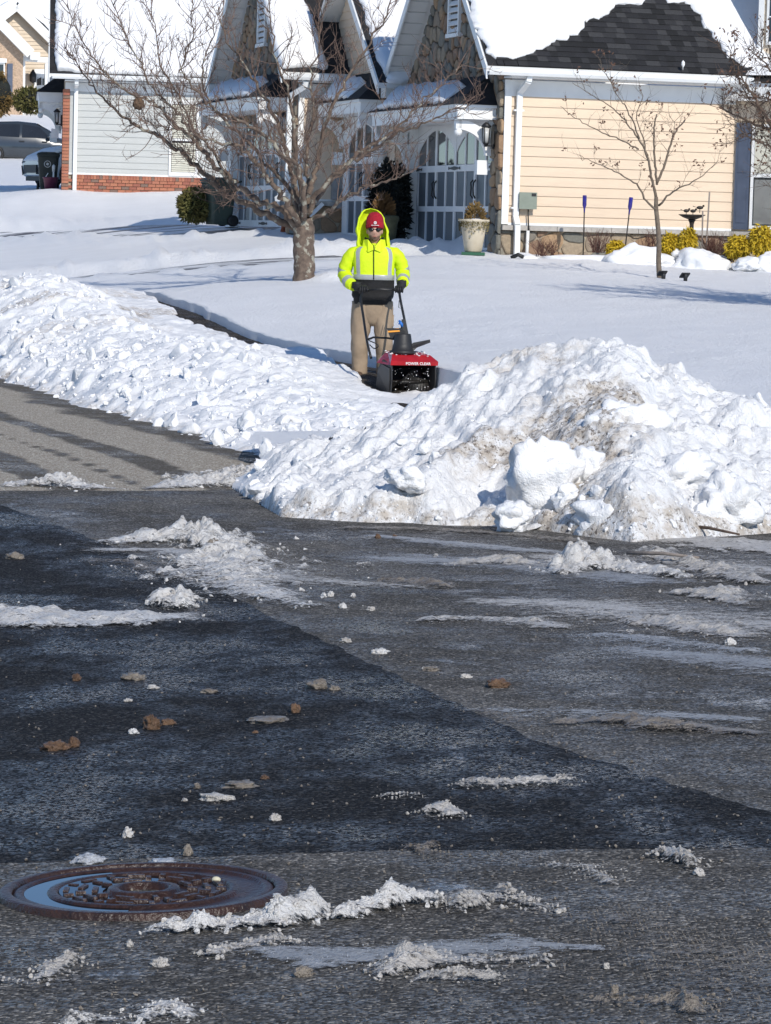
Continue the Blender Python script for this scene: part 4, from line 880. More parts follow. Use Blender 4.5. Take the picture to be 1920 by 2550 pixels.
class Tree:
    def __init__(s, name, root, label, seed, mb, mt):
        s.o = empty(name, root, 0, label, 'tree'); s.r = Vector(root); s.rd = random.Random(seed); s.tw = MB(); s.mb, s.mt = mb, mt; s.leaf = MB()
    def limb(s, px, Y0, Y1, r0, r1, name='limb', wob=.02):
        n = len(px); pts = [P(a, b, Y0 + (Y1 - Y0) * (i / (n - 1)) ** .8) for i, (a, b) in enumerate(px)]
        path = spline(pts, 5); path = [q + Vector((s.rd.gauss(0, wob), s.rd.gauss(0, wob), s.rd.gauss(0, wob))) * (0 if i == 0 else 1) for i, q in enumerate(path)]
        m = len(path); rad = [r0 + (r1 - r0) * (i / (m - 1)) ** .75 for i in range(m)]
        MB().tube([q - s.r for q in path], rad, 9 if r0 > .03 else 6).build(name, s.mb, s.o); return path, rad
    def shoot(s, p, d, L, r, lvl, up, seg=4):
        path = [Vector(p)]; d = Vector(d).normalized(); rd = s.rd
        for k in range(seg):
            d = (d + Vector((rd.gauss(0, .16), rd.gauss(0, .16), rd.gauss(0, .12) + up * .22))).normalized(); path.append(path[-1] + d * (L / seg))
        s.tw.tube([q - s.r for q in path], [r * (1 - .72 * k / seg) for k in range(seg + 1)], 4 if lvl < 2 else 3, 0, False, True); return path
    def grow(s, path, rad, step, L, r, up=.5, sub=(4, 7), subL=.35, spur=.5, start=.15, spread=1.0, leaf=0.0):
        rd = s.rd; acc = 0; tot = sum((b - a).length for a, b in zip(path[:-1], path[1:])); run = 0; nxt = tot * start
        for a, b in zip(path[:-1], path[1:]):
            seg = (b - a).length; d = (b - a).normalized()
            while run + seg > nxt:
                t = (nxt - run) / seg; p = a + (b - a) * t; f = nxt / tot
                rv = Vector((rd.gauss(0, 1), rd.gauss(0, .8), rd.gauss(0, 1))); rv = (rv - d * rv.dot(d)).normalized()
                dr = d * rd.uniform(.4, .9) + rv * spread + Vector((0, 0, up * rd.uniform(.2, 1)))
                l = L * rd.uniform(.5, 1.2) * (1 - .35 * f); q = s.shoot(p, dr, l, r * rd.uniform(.7, 1.15), 1, up, 5)
                for _ in range(rd.randint(*sub)):
                    i = rd.randint(1, len(q) - 2); dd = (q[i + 1] - q[i]).normalized(); rv = Vector((rd.gauss(0, 1), rd.gauss(0, 1), rd.gauss(0, 1))); rv = (rv - dd * rv.dot(dd)).normalized()
                    q2 = s.shoot(q[i] + (q[i + 1] - q[i]) * rd.random(), dd * .7 + rv * .8 + Vector((0, 0, up * .5)), subL * rd.uniform(.4, 1.3) * l / L, r * .55, 2, up, 3)
                    if rd.random() < spur:
                        for _k in range(3):
                            j = rd.randint(0, 2); e = q2[j] + (q2[j + 1] - q2[j]) * rd.random(); s.shoot(e, (rd.gauss(0, 1), rd.gauss(0, 1), rd.gauss(.4, 1)), rd.uniform(.04, .14), r * .4, 3, .2, 1)
                    if rd.random() < leaf: s.leafs(q2[-1])
                if rd.random() < leaf: s.leafs(q[-1])
                nxt += step * rd.uniform(.6, 1.4)
            run += seg
    def leafs(s, p, n=4, sz=.03):
        rd = s.rd
        for _ in range(rd.randint(2, n)):
            c = Vector(p) - s.r + Vector((rd.gauss(0, .03), rd.gauss(0, .03), rd.gauss(0, .03))); a = Vector((rd.gauss(0, 1), rd.gauss(0, 1), rd.gauss(0, 1))).normalized() * sz; b = a.orthogonal().normalized() * sz * .7
            s.leaf.add([c - a, c + b * .6, c + a, c - b], [(0, 1, 2, 3)])
    def done(s):
        tag(s.tw.build('twigs', s.mt, s.o), kind='stuff')
        if s.leaf.v: tag(s.leaf.build('dead_leaves', M_deadleaf, s.o), kind='stuff')
YT = 49.0
T1 = Tree('bare_tree', P(757, 700, YT), 'wide spreading bare tree with lichen spotted trunk in the lawn left of the person', 3, M_bark, M_twig)
tp = [P(757, 708, YT), P(757, 694, YT), P(758, 660, YT), P(756, 610, YT), P(757, 575, YT), P(752, 548, YT)]
trk = MB().tube([Vector(q) - T1.r for q in spline(tp, 4)], [.20 - .05 * min(1, i / 5) + (.012 if i % 3 else 0) for i in range(21)], 14).build('trunk', M_bark, T1.o)
limbs = [
 ([(748, 580), (700, 548), (640, 520), (585, 492), (540, 462), (500, 425), (455, 385), (410, 350), (370, 325), (320, 300), (275, 262), (240, 225), (205, 180), (165, 120)], .2, -.6, .065, .006),
 ([(745, 565), (710, 530), (660, 505), (610, 478), (575, 450), (530, 405), (495, 360), (460, 330), (420, 290), (380, 255), (330, 235), (280, 195), (235, 145), (200, 95), (165, 10)], 0, -1.0, .062, .005),
 ([(748, 560), (722, 520), (695, 480), (670, 440), (640, 410), (620, 385), (580, 360), (520, 345), (470, 330), (420, 320), (350, 300)], -.1, -1.6, .055, .006),
 ([(500, 362), (460, 300), (420, 262), (390, 228), (360, 180), (330, 120), (305, 60), (280, 0), (270, -40)], -.7, -.9, .024, .005),
 ([(575, 450), (530, 380), (480, 310), (430, 220), (400, 150), (385, 60), (372, -30)], -.4, .3, .026, .005),
 ([(752, 550), (738, 480), (722, 420), (705, 350), (680, 280), (640, 220), (600, 150), (560, 90), (540, 20)], .1, .8, .055, .006),
 ([(756, 545), (750, 470), (740, 400), (732, 330), (728, 260), (700, 180), (680, 100), (670, 0)], .1, -.5, .052, .006),
 ([(758, 545), (755, 480), (738, 420), (700, 380), (650, 330), (590, 300), (540, 275), (490, 230), (450, 170), (480, 90), (470, 0)], -.2, -1.8, .045, .006),
 ([(762, 540), (772, 470), (790, 410), (800, 340), (830, 260), (868, 190), (905, 130), (950, 60), (975, 0), (985, -40)], .1, .9, .05, .006),
 ([(764, 535), (790, 480), (840, 430), (890, 395), (940, 370), (985, 335), (1040, 315), (1100, 290), (1165, 262), (1195, 235)], 0, -.9, .045, .005),
 ([(762, 530), (800, 480), (850, 420), (905, 375), (960, 340), (1010, 300), (1060, 250), (1105, 205), (1170, 150)], 0, .9, .042, .005),
 ([(765, 545), (810, 530), (850, 500), (900, 470), (950, 460), (1000, 440), (1030, 420)], .1, -1.1, .036, .005),
 ([(758, 530), (765, 450), (760, 370), (780, 290), (775, 200), (790, 120), (800, 20)], .2, 1.4, .04, .006),
 ([(752, 535), (720, 470), (660, 400), (600, 340), (560, 300), (520, 250), (500, 190), (520, 120), (540, 40)], .3, 1.7, .04, .006)]
for px, y0, y1, r0, r1 in limbs:
    pa, ra = T1.limb(px, YT + y0, YT + y1, r0, r1)
    T1.grow(pa, ra, .085, .78, .0085, .6, (3, 7), .36, .5, .18)
T1.done()
nest = clod_mesh('bird_nest', 4, (.085, .085, .09), 3, .3, 3); nest.materials.append(mat('nest twigs', (.16, .10, .06), .9, .3, 30, .8, 80))
tag(link('bird_nest', nest, None, P(345, 258, YT - .9)), 'small brown round nest on a left branch of the spreading tree', 'nest')

YS = 52.0
T2 = Tree('young_tree', P(1643, 693, YS), 'slender young tree with a few dead leaves before the peach siding', 9, M_bark2, M_bark2)
MB().tube([Vector(q) - T2.r for q in spline([P(1643, 698, YS), P(1640, 650, YS), P(1641, 600, YS), P(1637, 550, YS), P(1634, 520, YS), P(1634, 490, YS)], 4)], [.045, .044, .043, .042, .042, .041, .04, .04, .039, .039, .038, .038, .037, .037, .036, .036, .035, .034, .033, .032, .03], 10).build('trunk', M_bark2, T2.o)
for px, y0, y1, r0, r1 in [
 ([(1637, 525), (1610, 500), (1590, 465), (1555, 440), (1515, 418), (1480, 405), (1440, 385)], 0, -.5, .022, .004),
 ([(1634, 495), (1622, 440), (1612, 390), (1590, 345), (1555, 300), (1520, 265), (1470, 235), (1425, 205)], 0, -.3, .025, .004),
 ([(1636, 460), (1630, 400), (1628, 350), (1630, 310), (1635, 285)], 0, .3, .02, .011), ([(1636, 455), (1655, 410), (1670, 360), (1685, 325), (1706, 298)], 0, .4, .022, .012),
 ([(1640, 512), (1675, 478), (1715, 458), (1750, 435), (1790, 398)], 0, -.4, .018, .004),
 ([(1590, 372), (1550, 350), (1510, 335), (1460, 310), (1420, 285), (1398, 265)], -.2, -.7, .014, .004), ([(1592, 345), (1580, 310), (1560, 270), (1535, 235), (1515, 195), (1490, 160)], -.2, .2, .014, .004),
 ([(1612, 400), (1600, 340), (1585, 290), (1600, 240), (1590, 215)], 0, -.4, .012, .004), ([(1672, 355), (1680, 310), (1665, 285)], .3, .5, .008, .003)]:
    pa, ra = T2.limb(px, YS + y0, YS + y1, r0, r1, wob=.006); T2.grow(pa, ra, .17, .42, .0048, .3, (2, 4), .4, .3, .25, .9, .28)
T2.done()
YC_ = 44.0
T3 = Tree('crape_myrtle', P(2075, 745, YC_), 'dense brown twiggy tree with seed heads at the right edge', 12, M_bark3, M_bark3)
for px, y0, y1, r0, r1 in [
 ([(2075, 750), (2040, 560), (2000, 430), (1950, 350), (1905, 290), (1870, 230), (1845, 190), (1820, 140)], 0, -.2, .05, .006), ([(2075, 750), (2030, 520), (1985, 400), (1930, 330), (1880, 310), (1840, 290), (1800, 270)], 0, .3, .045, .006),
 ([(2080, 750), (2060, 520), (2020, 380), (1975, 270), (1940, 200), (1910, 160), (1895, 120)], 0, .2, .045, .006), ([(2070, 740), (2010, 500), (1960, 420), (1920, 370), (1880, 350), (1845, 330)], 0, -.6, .04, .006),
 ([(2080, 750), (2090, 520), (2080, 380), (2060, 260), (2040, 150)], 0, .5, .045, .006), ([(2085, 750), (2120, 540), (2150, 400), (2200, 280), (2240, 180)], 0, 0, .045, .006), ([(2085, 750), (2110, 560), (2120, 420), (2130, 300), (2130, 160)], 0, -.6, .045, .006),
 ([(2080, 750), (2110, 500), (2180, 380), (2260, 300), (2320, 260)], 0, .6, .04, .006), ([(2080, 750), (2140, 560), (2260, 450), (2380, 380), (2440, 300)], 0, -.5, .04, .006), ([(2080, 750), (2120, 480), (2200, 330), (2280, 220), (2330, 120)], 0, -.3, .04, .006), ([(2080, 750), (2100, 450), (2150, 300), (2160, 150), (2180, 60)], 0, .9, .04, .006), ([(2075, 750), (2050, 500), (2010, 360), (1960, 300), (1925, 250), (1880, 240)], 0, .8, .04, .006)]:
    pa, ra = T3.limb(px, YC_ + y0, YC_ + y1, r0, r1, wob=.012); T3.grow(pa, ra, .055, .62, .0075, .4, (5, 9), .4, .35, .3, 1.1, .16)
T3.done()

# evergreen, bare and golden shrubs
M_yew = mat('evergreen foliage', (.075, .085, .02), .8, .3, 3.0, col2=(.14, .115, .03)); M_gold = mat('golden foliage', (.58, .40, .015), .75, .2, 5.0, col2=(.42, .30, .02))
M_redtw = mat('reddish twigs', (.13, .055, .04), .8, .2, 8); M_brownev = mat('bronze foliage', (.13, .085, .03), .8, .3, 6.0, col2=(.20, .12, .03)); M_shadefol = mat('shade dark foliage', (.007, .010, .006), .8, .3, 4.0)  # last one is near black: the shade of the door gap in its colour
def leafy(name, base, r, n, sz, m, label, cat='shrub', group=None, shape='ball', droop=0.0, seed=1, core=.75, yaw=0):
    rd = random.Random(seed); mb = MB(); base = Vector(base); o = empty(name, base, yaw, label, cat, group)
    for _ in range(n):
        while True:
            v = Vector((rd.uniform(-1, 1), rd.uniform(-1, 1), rd.uniform(-1, 1)))
            if core < v.length < 1: break
        q = 1 + .18 * mnoise.noise(v * 2.2 + Vector((seed, 0, 0))) + .1 * mnoise.noise(v * 5 + Vector((seed, 3, 0)))
        c = Vector((v.x * r[0] * q, v.y * r[1] * q, r[2] + v.z * r[2] * q))
        if shape == 'cone': k = 1 - .75 * max(0, min(1, c.z / (2 * r[2]))); c.x *= k * 1.2; c.y *= k * 1.2
        a = (v + Vector((rd.gauss(0, .6), rd.gauss(0, .6), rd.gauss(0, .6) - droop))).normalized() * sz * rd.uniform(.6, 1.3); b = a.orthogonal().normalized() * sz * .28; b = Matrix.Rotation(rd.uniform(0, 6.3), 3, a.normalized()) @ b
        mb.add([c - a * .4, c + b, c + a, c - b], [(0, 1, 2, 3)])
    tag(mb.build('foliage', m, o), kind='stuff')
    k = clod_mesh('branches', seed, (r[0] * core, r[1] * core, r[2] * core), 3, .2, 2); k.materials.append(M_shadefol if m is not M_gold else M_yew); link('branches', k, o, (0, 0, r[2]))
    return o
def twiggy(base, h, n, spread, label, seed, m=None, name='bare_shrub', group=None):
    rd = random.Random(seed); o = empty(name, base, 0, label, 'shrub', group); mb = MB()
    for _ in range(n):
        p = Vector((rd.gauss(0, .05), rd.gauss(0, .05), -.05)); d = Vector((rd.gauss(0, spread), rd.gauss(0, spread), 1)).normalized(); path = [p]; L = h * rd.uniform(.6, 1.1)
        for k in range(4): d = (d + Vector((rd.gauss(0, .13), rd.gauss(0, .13), .05))).normalized(); path.append(path[-1] + d * L / 4)
        mb.tube(path, [.006, .005, .004, .003, .002], 3, 0, False)
        for k in range(1, 4): e = path[k] + Vector((rd.gauss(0, .08), rd.gauss(0, .08), rd.uniform(.05, .16))); mb.tube([path[k], e], [.003, .0015], 3, 0, False)
    tag(mb.build('stems', m or M_redtw, o), kind='stuff'); return o
def lawn_at(px, Y, dz=0):
    X = (px - 960) / FPX * Y * 1.0
    return Vector((X, Y, float(lawn_z(np.array([X]), np.array([Y]))[0]) + dz))
leafy('globe_shrub', P(484, 557, 71.5), (.36, .36, .385), 2600, .075, M_yew, 'rounded clipped evergreen shrub left of the large green wheeled bin', seed=4)
leafy('dark_gap_foliage', P(968, 612, 63.3), (.42, .30, .80), 2600, .09, M_shadefol, 'tall near black foliage standing in for the dark gap between the two garage doors', seed=6)  # stand-in for the dark gap, its shade painted as black foliage
leafy('clipped_hedge', P(72, 284, 138), (.75, .5, .55), 1500, .12, M_yew, 'clipped evergreen hedge beside the far tan house entrance', seed=7)
leafy('leaning_shrub', P(2, 290, 136), (.5, .5, .9), 1500, .12, M_brownev, 'straggly brown shrub at the left edge before the far house', seed=8, shape='cone')
beds = [(1533, 648, 57.2, .16, .17, 'smallest golden shrub, beside the right blue bottle stake'), (1668, 640, 56.9, .16, .2, 'golden shrub just right of the young tree trunk'), (1712, 640, 56.8, .15, .25, 'golden shrub under the bird bath'), (1838, 645, 56.3, .24, .2, 'widest golden shrub at the foot of the window'), (1895, 640, 56.2, .22, .27, 'golden shrub at the right edge of the frame')]
for i, (px, py, Y, rx, rz, lb) in enumerate(beds):
    leafy('golden_shrub', P(px, py, Y), (rx, rx * .9, rz), 1500, .055, M_gold, lb, 'shrub', 'golden evergreens in the house bed', droop=.8, seed=20 + i, core=.45)
for i, (px, py, Y, h, n, sp, lb) in enumerate([(1350, 630, 57.1, .35, 26, .45, 'low reddish bare shrub right of the white conduit'), (1490, 622, 57.2, .42, 34, .5, 'reddish bare shrub between the two blue bottle stakes'), (1618, 622, 57.2, .42, 26, .4, 'reddish bare shrub behind the young tree trunk'), (1770, 640, 57.0, .5, 60, .55, 'dense dark red bare shrub right of the bird bath'), (1815, 645, 56.8, .5, 60, .6, 'dense dark red bare shrub below the window shutter'), (1372, 632, 57.1, .28, 16, .5, 'sparse reddish twigs under the grey utility box')]):
    twiggy(P(px, py, Y), h, n, sp, lb, 40 + i, group='bare shrubs along the stone foundation')
# snow mounds over the bed
for i, (px, py, Y, r) in enumerate([(1585, 640, 56.7, (.55, .5, .42)), (1745, 645, 56.5, (.5, .5, .36)), (1690, 628, 56.9, (.16, .2, .12)), (1625, 640, 56.7, (.4, .4, .14)), (1910, 645, 56.0, (.3, .3, .22)), (1312, 640, 57.3, (.35, .4, .14)), (1460, 645, 57.0, (.9, .4, .12)), (1870, 650, 56.0, (.3, .3, .12))]):
    me = clod_mesh('snow_mound', i, r, 4, .34, 1.6, .03); me.materials.append(M_roofsnow); link('snow_mound', me, lawn, P(px, py, Y) - np.array([0, 0, r[2] * .55]))
# ------------------------------------------------------------------ the person
YP = 36.3
M_hiviz = mat('fluorescent yellow cloth', (.66, .84, .006), .7, .05, 5, .25, 30); M_refl = mat('grey reflective tape', (.36, .38, .38), .35, .05, 20)
M_blackcl = mat('black cloth', (.012, .012, .013), .85, .2, 12, .3, 40); M_khaki = mat('khaki trousers', (.33, .245, .165), .85, .1, 7, .4, 18)
M_skin = mat('skin', (.50, .29, .21), .5, .06, 12); M_stub = mat('stubble', (.26, .15, .11), .7, .2, 30); M_beanie = mat('red knit', (.36, .006, .02), .9, .15, 40, .5, 120)
M_lens = mat('dark lens', (.008, .008, .009), .1, .1, 4); M_glove = mat('black glove', (.014, .014, .015), .7, .2, 15, .3, 60); M_print = mat('white print', (.75, .74, .72), .6, .03, 5); M_boot = mat('brown boot', (.10, .06, .035), .7, .2, 10)
PR = Vector(P(908, 948, YP)); person = empty('person', PR, 0, 'person in yellow high visibility jacket and red beanie pushing a snow blower', 'person')
def pp(px, py, dy=0.0): return Vector(P(px, py, YP + dy)) - PR
def skin_obj(name, nodes, edges, m, parent, sub=2, root=0):
    me = bpy.data.meshes.new(name); me.from_pydata([n[0] for n in nodes], edges, []); ob = link(name, me)
    md = ob.modifiers.new('s', 'SKIN'); md.use_smooth_shade = True; sk = me.skin_vertices[0].data
    for i, n in enumerate(nodes): r = n[1]; sk[i].radius = (r, r) if not hasattr(r, '__len__') else r; sk[i].use_root = (i == root)
    ob.modifiers.new('u', 'SUBSURF').levels = sub; ob.modifiers['u'].render_levels = sub
    dg = bpy.context.evaluated_depsgraph_get(); nm = bpy.data.meshes.new_from_object(ob.evaluated_get(dg)); bpy.data.objects.remove(ob); nm.materials.clear(); nm.materials.append(m)
    nm.name = name; return link(name, nm, parent)
hipL, hipR = pp(906, 762), pp(953, 762); shL, shR = pp(878, 628, .02), pp(986, 630, .02); elL, elR = pp(860, 682, .06), pp(1002, 678, .06); wrL, wrR = pp(888, 716, -.20), pp(1000, 712, -.20)
neck = pp(932, 612, .02); head = pp(933, 578, -.03); pel = pp(930, 752, .03); chest = pp(931, 650, .02)
knL, knR = pp(894, 850, -.03), pp(955, 850, -.04); anL, anR = pp(896, 925, .03), pp(955, 928, .06); toL, toR = pp(892, 940, -.13), pp(962, 944, -.10)
body = skin_obj('body', [(pel, (.15, .11)), (chest, (.17, .11)), (neck, .055), (head, .075), (shL, .06), (elL, .042), (wrL, .030), (shR, .06), (elR, .042), (wrR, .030), (hipL, .085), (knL, .058), (anL, .042), (toL, .035), (hipR, .085), (knR, .058), (anR, .042), (toR, .035)],
     [(0, 1), (1, 2), (2, 3), (1, 4), (4, 5), (5, 6), (1, 7), (7, 8), (8, 9), (0, 10), (10, 11), (11, 12), (12, 13), (0, 14), (14, 15), (15, 16), (16, 17)], M_skin, person)
# head with a face
hb = MB(); hc = pp(933, 575, -.03); n, m = 24, 22; rg = []
for k in range(m + 1):
    a = -math.pi / 2 + math.pi * k / m; z = math.sin(a); rr = max(math.cos(a), .02); ring = []
    for i in range(n):
        t = 2 * math.pi * i / n; x = math.sin(t) * rr; y = -math.cos(t) * rr; jaw = 1 - .26 * max(0, -z) ** 1.3; X_ = x * .078 * jaw; Y_ = y * .098 * (1 - .1 * max(0, -z)); Z_ = z * .122
        if y < -.3:
            fx = abs(x) / max(rr, .1)
            Y_ -= .024 * math.exp(-((z + .12) / .17) ** 2 - (x / .17) ** 2)           # nose
            Y_ += .012 * math.exp(-((z - .10) / .1) ** 2 - ((abs(x) - .38) / .2) ** 2)    # eye sockets
            Y_ -= .008 * math.exp(-((z + .50) / .06) ** 2 - (x / .3) ** 2); Y_ -= .010 * math.exp(-((z + .82) / .12) ** 2 - (x / .3) ** 2)
        ring.append(hc + Vector((X_, Y_, Z_)))
    rg.append(ring)
hb.rings(rg, 0, True, True, mats=lambda k, i: 1 if (k < 8 and (k < 7 or True) and not (k > 6 and (i < 2 or i > 21))) else 0)
for s_ in (-1, 1): hb.ellipsoid(hc + Vector((s_ * .078, .01, -.005)), (.012, .022, .032), 8, 6)
hb.ellipsoid(hc + Vector((0, -.092, -.062)), (.024, .010, .006), 10, 6, 2)
hb.build('head', [M_skin, M_stub, mat('lips', (.34, .13, .10), .5)], body)
gl = MB()
for s_ in (-1, 1): gl.ellipsoid(hc + Vector((s_ * .036, -.092, .012)), (.031, .012, .021), 12, 8)
gl.bar(hc + Vector((-.01, -.098, .018)), hc + Vector((.01, -.098, .018)), .008)
for s_ in (-1, 1): gl.bar(hc + Vector((s_ * .066, -.085, .02)), hc + Vector((s_ * .082, .01, .015)), .006, .012)
gl.build('sunglasses', M_lens, person)
bn = MB(); prof = [(.094, .022), (.100, .03), (.101, .055), (.099, .075), (.098, .078), (.097, .11), (.09, .145), (.072, .178), (.045, .198), (.012, .205)]
bn.rings([[hc + Vector((r * math.sin(2 * math.pi * i / 28) * (1 + .012 * math.sin(i * 5)), -r * 1.12 * math.cos(2 * math.pi * i / 28) + .01, z + (.012 * math.cos(2 * math.pi * i / 28) if z < .1 else 0))) for i in range(28)] for r, z in prof]); beanie = bn.build('beanie', M_beanie, person)
lg = MB(); lc = hc + Vector((.005, -.108, .088))
lg.rings([[lc + Vector((r * math.cos(2 * math.pi * i / 14), -.004 + dy, r * math.sin(2 * math.pi * i / 14))) for i in range(14)] for r, dy in ((.0165, 0), (.0165, -.004), (.010, -.004), (.010, 0))], 0, False)
lg.bar(lc + Vector((-.008, -.004, -.006)), lc + Vector((.007, -.004, .008)), .006, .004); lg.ellipsoid(lc + Vector((.004, -.004, -.004)), (.005, .003, .005), 8, 5)
for q in range(9): lg.box(lc.x - .042 + q * .0095, lc.x - .042 + q * .0095 + .0065, lc.y - .010, lc.y - .002, lc.z - .031, lc.z - .024)
lg.build('embroidered_badge', M_print, beanie)
# jacket: torso and sleeves, coloured by ring
jk = MB(); cx = lambda py: np.interp(py, [600, 640, 700, 760], [932, 932, 931, 927])
def ring(py, w_, dep, dy=0.0, k=0, n=40, fold=.006):
    c = pp(cx(py), py, dy); out = []
    for i in range(n):
        t = 2 * math.pi * i / n; e = 2.6; sx = math.copysign(abs(math.sin(t)) ** (2 / e), math.sin(t)); sy = math.copysign(abs(math.cos(t)) ** (2 / e), math.cos(t))
        f = 1 + fold * 6 * mnoise.noise(Vector((sx * 2.2, sy * 2.2, py * .045))) + fold * 3 * mnoise.noise(Vector((sx * 5, sy * 5, py * .12)))
        out.append(c + Vector((sx * w_ * f, -sy * dep * f, 0)))
    return out
rows = [(606, .085, .085, 1), (611, .13, .10, 1), (615, .18, .115, 1), (620, .222, .125, 1), (629, .245, .135, 1), (642, .246, .145, 1), (655, .238, .152, 1), (668, .234, .156, 1), (678, .232, .158, 1), (684, .232, .160, 1), (684.5, .234, .162, 2), (696.5, .233, .162, 2), (697, .232, .160, 3), (708, .234, .160, 3), (722, .238, .160, 3), (736, .236, .160, 3), (742, .226, .158, 3), (743, .218, .150, 3), (757, .216, .146, 3), (758, .20, .13, 3)]
rr = [ring(r[0], r[1] * .96, r[2], .02, i) for i, r in enumerate(rows)]
def jm(k, i):
    z = rows[k + 1][3]
    if z == 3: return 2
    if z == 2: return 1
    a = (i + .5) / 40 * 360; a = a - 360 if a > 180 else a
    return 1 if (2 <= k and (34 < abs(a) < 53)) else 0
jk.rings(rr, 0, True, True, jm)
def sleeve(p, sgn):
    path = spline(p, 6); m = len(path); rads = [np.interp(i / (m - 1), [0, .12, .4, .62, .85, 1], [.052, .068, .077, .075, .067, .058]) for i in range(m)]
    n = 20; rg = []; x = Vector((1, 0, 0))
    for k in range(m):
        d = (path[min(k + 1, m - 1)] - path[max(k - 1, 0)]).normalized(); x = (x - d * x.dot(d)).normalized(); y = d.cross(x)
        rg.append([path[k] + (x * math.cos(2 * math.pi * i / n) + y * math.sin(2 * math.pi * i / n)) * rads[k] * (1 + .10 * mnoise.noise(Vector((math.cos(2 * math.pi * i / n) * 1.6, math.sin(2 * math.pi * i / n) * 1.6 + sgn * 5, k * .42))) + .05 * math.sin(k * 1.9 + i * .5)) for i in range(n)])
    def sm(k, i):
        f = k / (m - 1); return 1 if (.42 < f < .57 or .74 < f < .86) else 0
    jk.rings(rg, 0, True, True, sm)
sleeve([shL + Vector((.085, 0, .012)), pp(876, 634, .02), pp(861, 664, .05), elL + Vector((-.005, 0, 0)), pp(868, 702, -.08), wrL + Vector((-.035, .04, .015))], -1)
sleeve([shR + Vector((-.085, 0, .012)), pp(988, 636, .02), pp(1000, 662, .05), elR + Vector((.004, 0, 0)), pp(1003, 698, -.08), wrR + Vector((0.01, .04, .02))], 1)
jacket = jk.build('jacket', [M_hiviz, M_refl, M_blackcl], person)
MB().tube([pp(931, 610, -.11), pp(931, 630, -.135), pp(931, 660, -.147), pp(931, 696, -.155)], .005, 6).build('zipper', M_blackcl, jacket)
cl = MB(); 
for s_ in (-1, 1):          # open collar wings
    cl.add([pp(932 + s_ * 3, 612, -.115), pp(932 + s_ * 16, 596, -.09), pp(932 + s_ * 27, 597, -.02), pp(932 + s_ * 30, 618, -.06), pp(932 + s_ * 15, 628, -.13), pp(932 + s_ * 2, 622, -.13), pp(932 + s_ * 18, 600, -.06)], [(0, 1, 4, 5) if s_ > 0 else (5, 4, 1, 0), (1, 2, 3, 4) if s_ > 0 else (4, 3, 2, 1), (0, 6, 1), (1, 6, 2)])
cl.build('collar', M_hiviz, jacket); c2 = MB()
for s_ in (-1, 1): c2.add([pp(932 + s_ * 2, 612, -.10), pp(932 + s_ * 14, 594, -.07), pp(932 + s_ * 24, 590, .02), pp(932 + s_ * 24, 606, .0)], [(0, 1, 2, 3) if s_ > 0 else (3, 2, 1, 0)])
c2.build('collar_lining', M_blackcl, jacket)
# hood, worn up behind the beanie
hd = MB(); hr = []; hin = []
for k in range(15):
    a = k / 14; prof_x = np.interp(a, [0, .25, .5, .7, .85, .95, 1], [1, 1, .95, .82, .62, .36, .05]); z = np.interp(a, [0, .5, .7, .85, .95, 1], [618, 569, 544, 529, 521, 519]); n = 22; c = pp(np.interp(a, [0, 1], [930, 923]), z, .03)
    ro, ri = [], []
    for i in range(n):
        t = math.pi * (-.08 + 1.16 * i / (n - 1)); w_ = .178 * prof_x; d = .115 * prof_x ** .7; f = 1 + .13 * mnoise.noise(Vector((math.cos(t) * 2, math.sin(t) * 2, k * .4)))
        ro.append(c + Vector((-math.cos(t) * w_ * f, math.sin(t) * d * f, 0))); ri.append(c + Vector((-math.cos(t) * (w_ * f - .018), math.sin(t) * (d * f - .018), -.004)))
    hr.append(ro + ri[::-1])
hd.rings(hr, 0, True, True); hd.build('hood', M_hiviz, jacket)
# trousers
tr_ = MB()
def leg(c, ws, ds):
    path = c; rg = []; n = 22
    for k, q in enumerate(path):
        rg.append([q + Vector((math.cos(2 * math.pi * i / n) * ws[k], math.sin(2 * math.pi * i / n) * ds[k], 0)) * (1 + .13 * mnoise.noise(Vector((math.cos(2 * math.pi * i / n) * 1.8 + q.x * 9, math.sin(2 * math.pi * i / n) * 1.8, q.z * 7))) + .07 * mnoise.noise(Vector((math.cos(2 * math.pi * i / n) * 4, math.sin(2 * math.pi * i / n) * 4, q.z * 16)))) for i in range(n)])
    tr_.rings(rg, 0, True, True)
ws = np.interp(np.linspace(0, 1, 22), [0, .25, .5, .8, 1], [.118, .112, .095, .085, .088]); dsp = np.interp(np.linspace(0, 1, 22), [0, .25, .5, .8, 1], [.13, .125, .10, .09, .098])
def lin(a, b, c, n=22):
    a = [Vector(q) for q in (a, b, c)]; return [a[0].lerp(a[1], t * 2) if t < .5 else a[1].lerp(a[2], t * 2 - 1) for t in np.linspace(0, 1, n)]
leg(lin(pp(904, 750, .03), pp(895, 850, -.01), pp(896, 934, .02)), ws, dsp); leg(lin(pp(953, 750, .03), pp(956, 850, -.02), pp(957, 936, .05)), ws, dsp)
tr_.rings([[pp(929, py, .03) + Vector((math.cos(2 * math.pi * i / 24) * w_, math.sin(2 * math.pi * i / 24) * d, 0)) for i in range(24)] for py, w_, d in ((748, .205, .14), (765, .222, .145), (785, .218, .14), (800, .19, .12), (812, .12, .09))])
trs = tr_.build('trousers', M_khaki, person)
MB().box(*sorted((pp(974, 790).x, pp(981, 790).x)), -.05, .08, pp(970, 812).z, pp(970, 784).z).build('cargo_pocket', M_khaki, trs)
for s_, t_, a_ in ((-1, toL, anL), (1, toR, anR)):
    b = MB(); b.ellipsoid(Vector((t_.x, t_.y + .06, t_.z + .02)), (.052, .14, .045), 14, 8); b.lathe([(.055, -.03), (.058, .05), (.055, .1)], 12, a_); b.build('boot', M_boot, person)
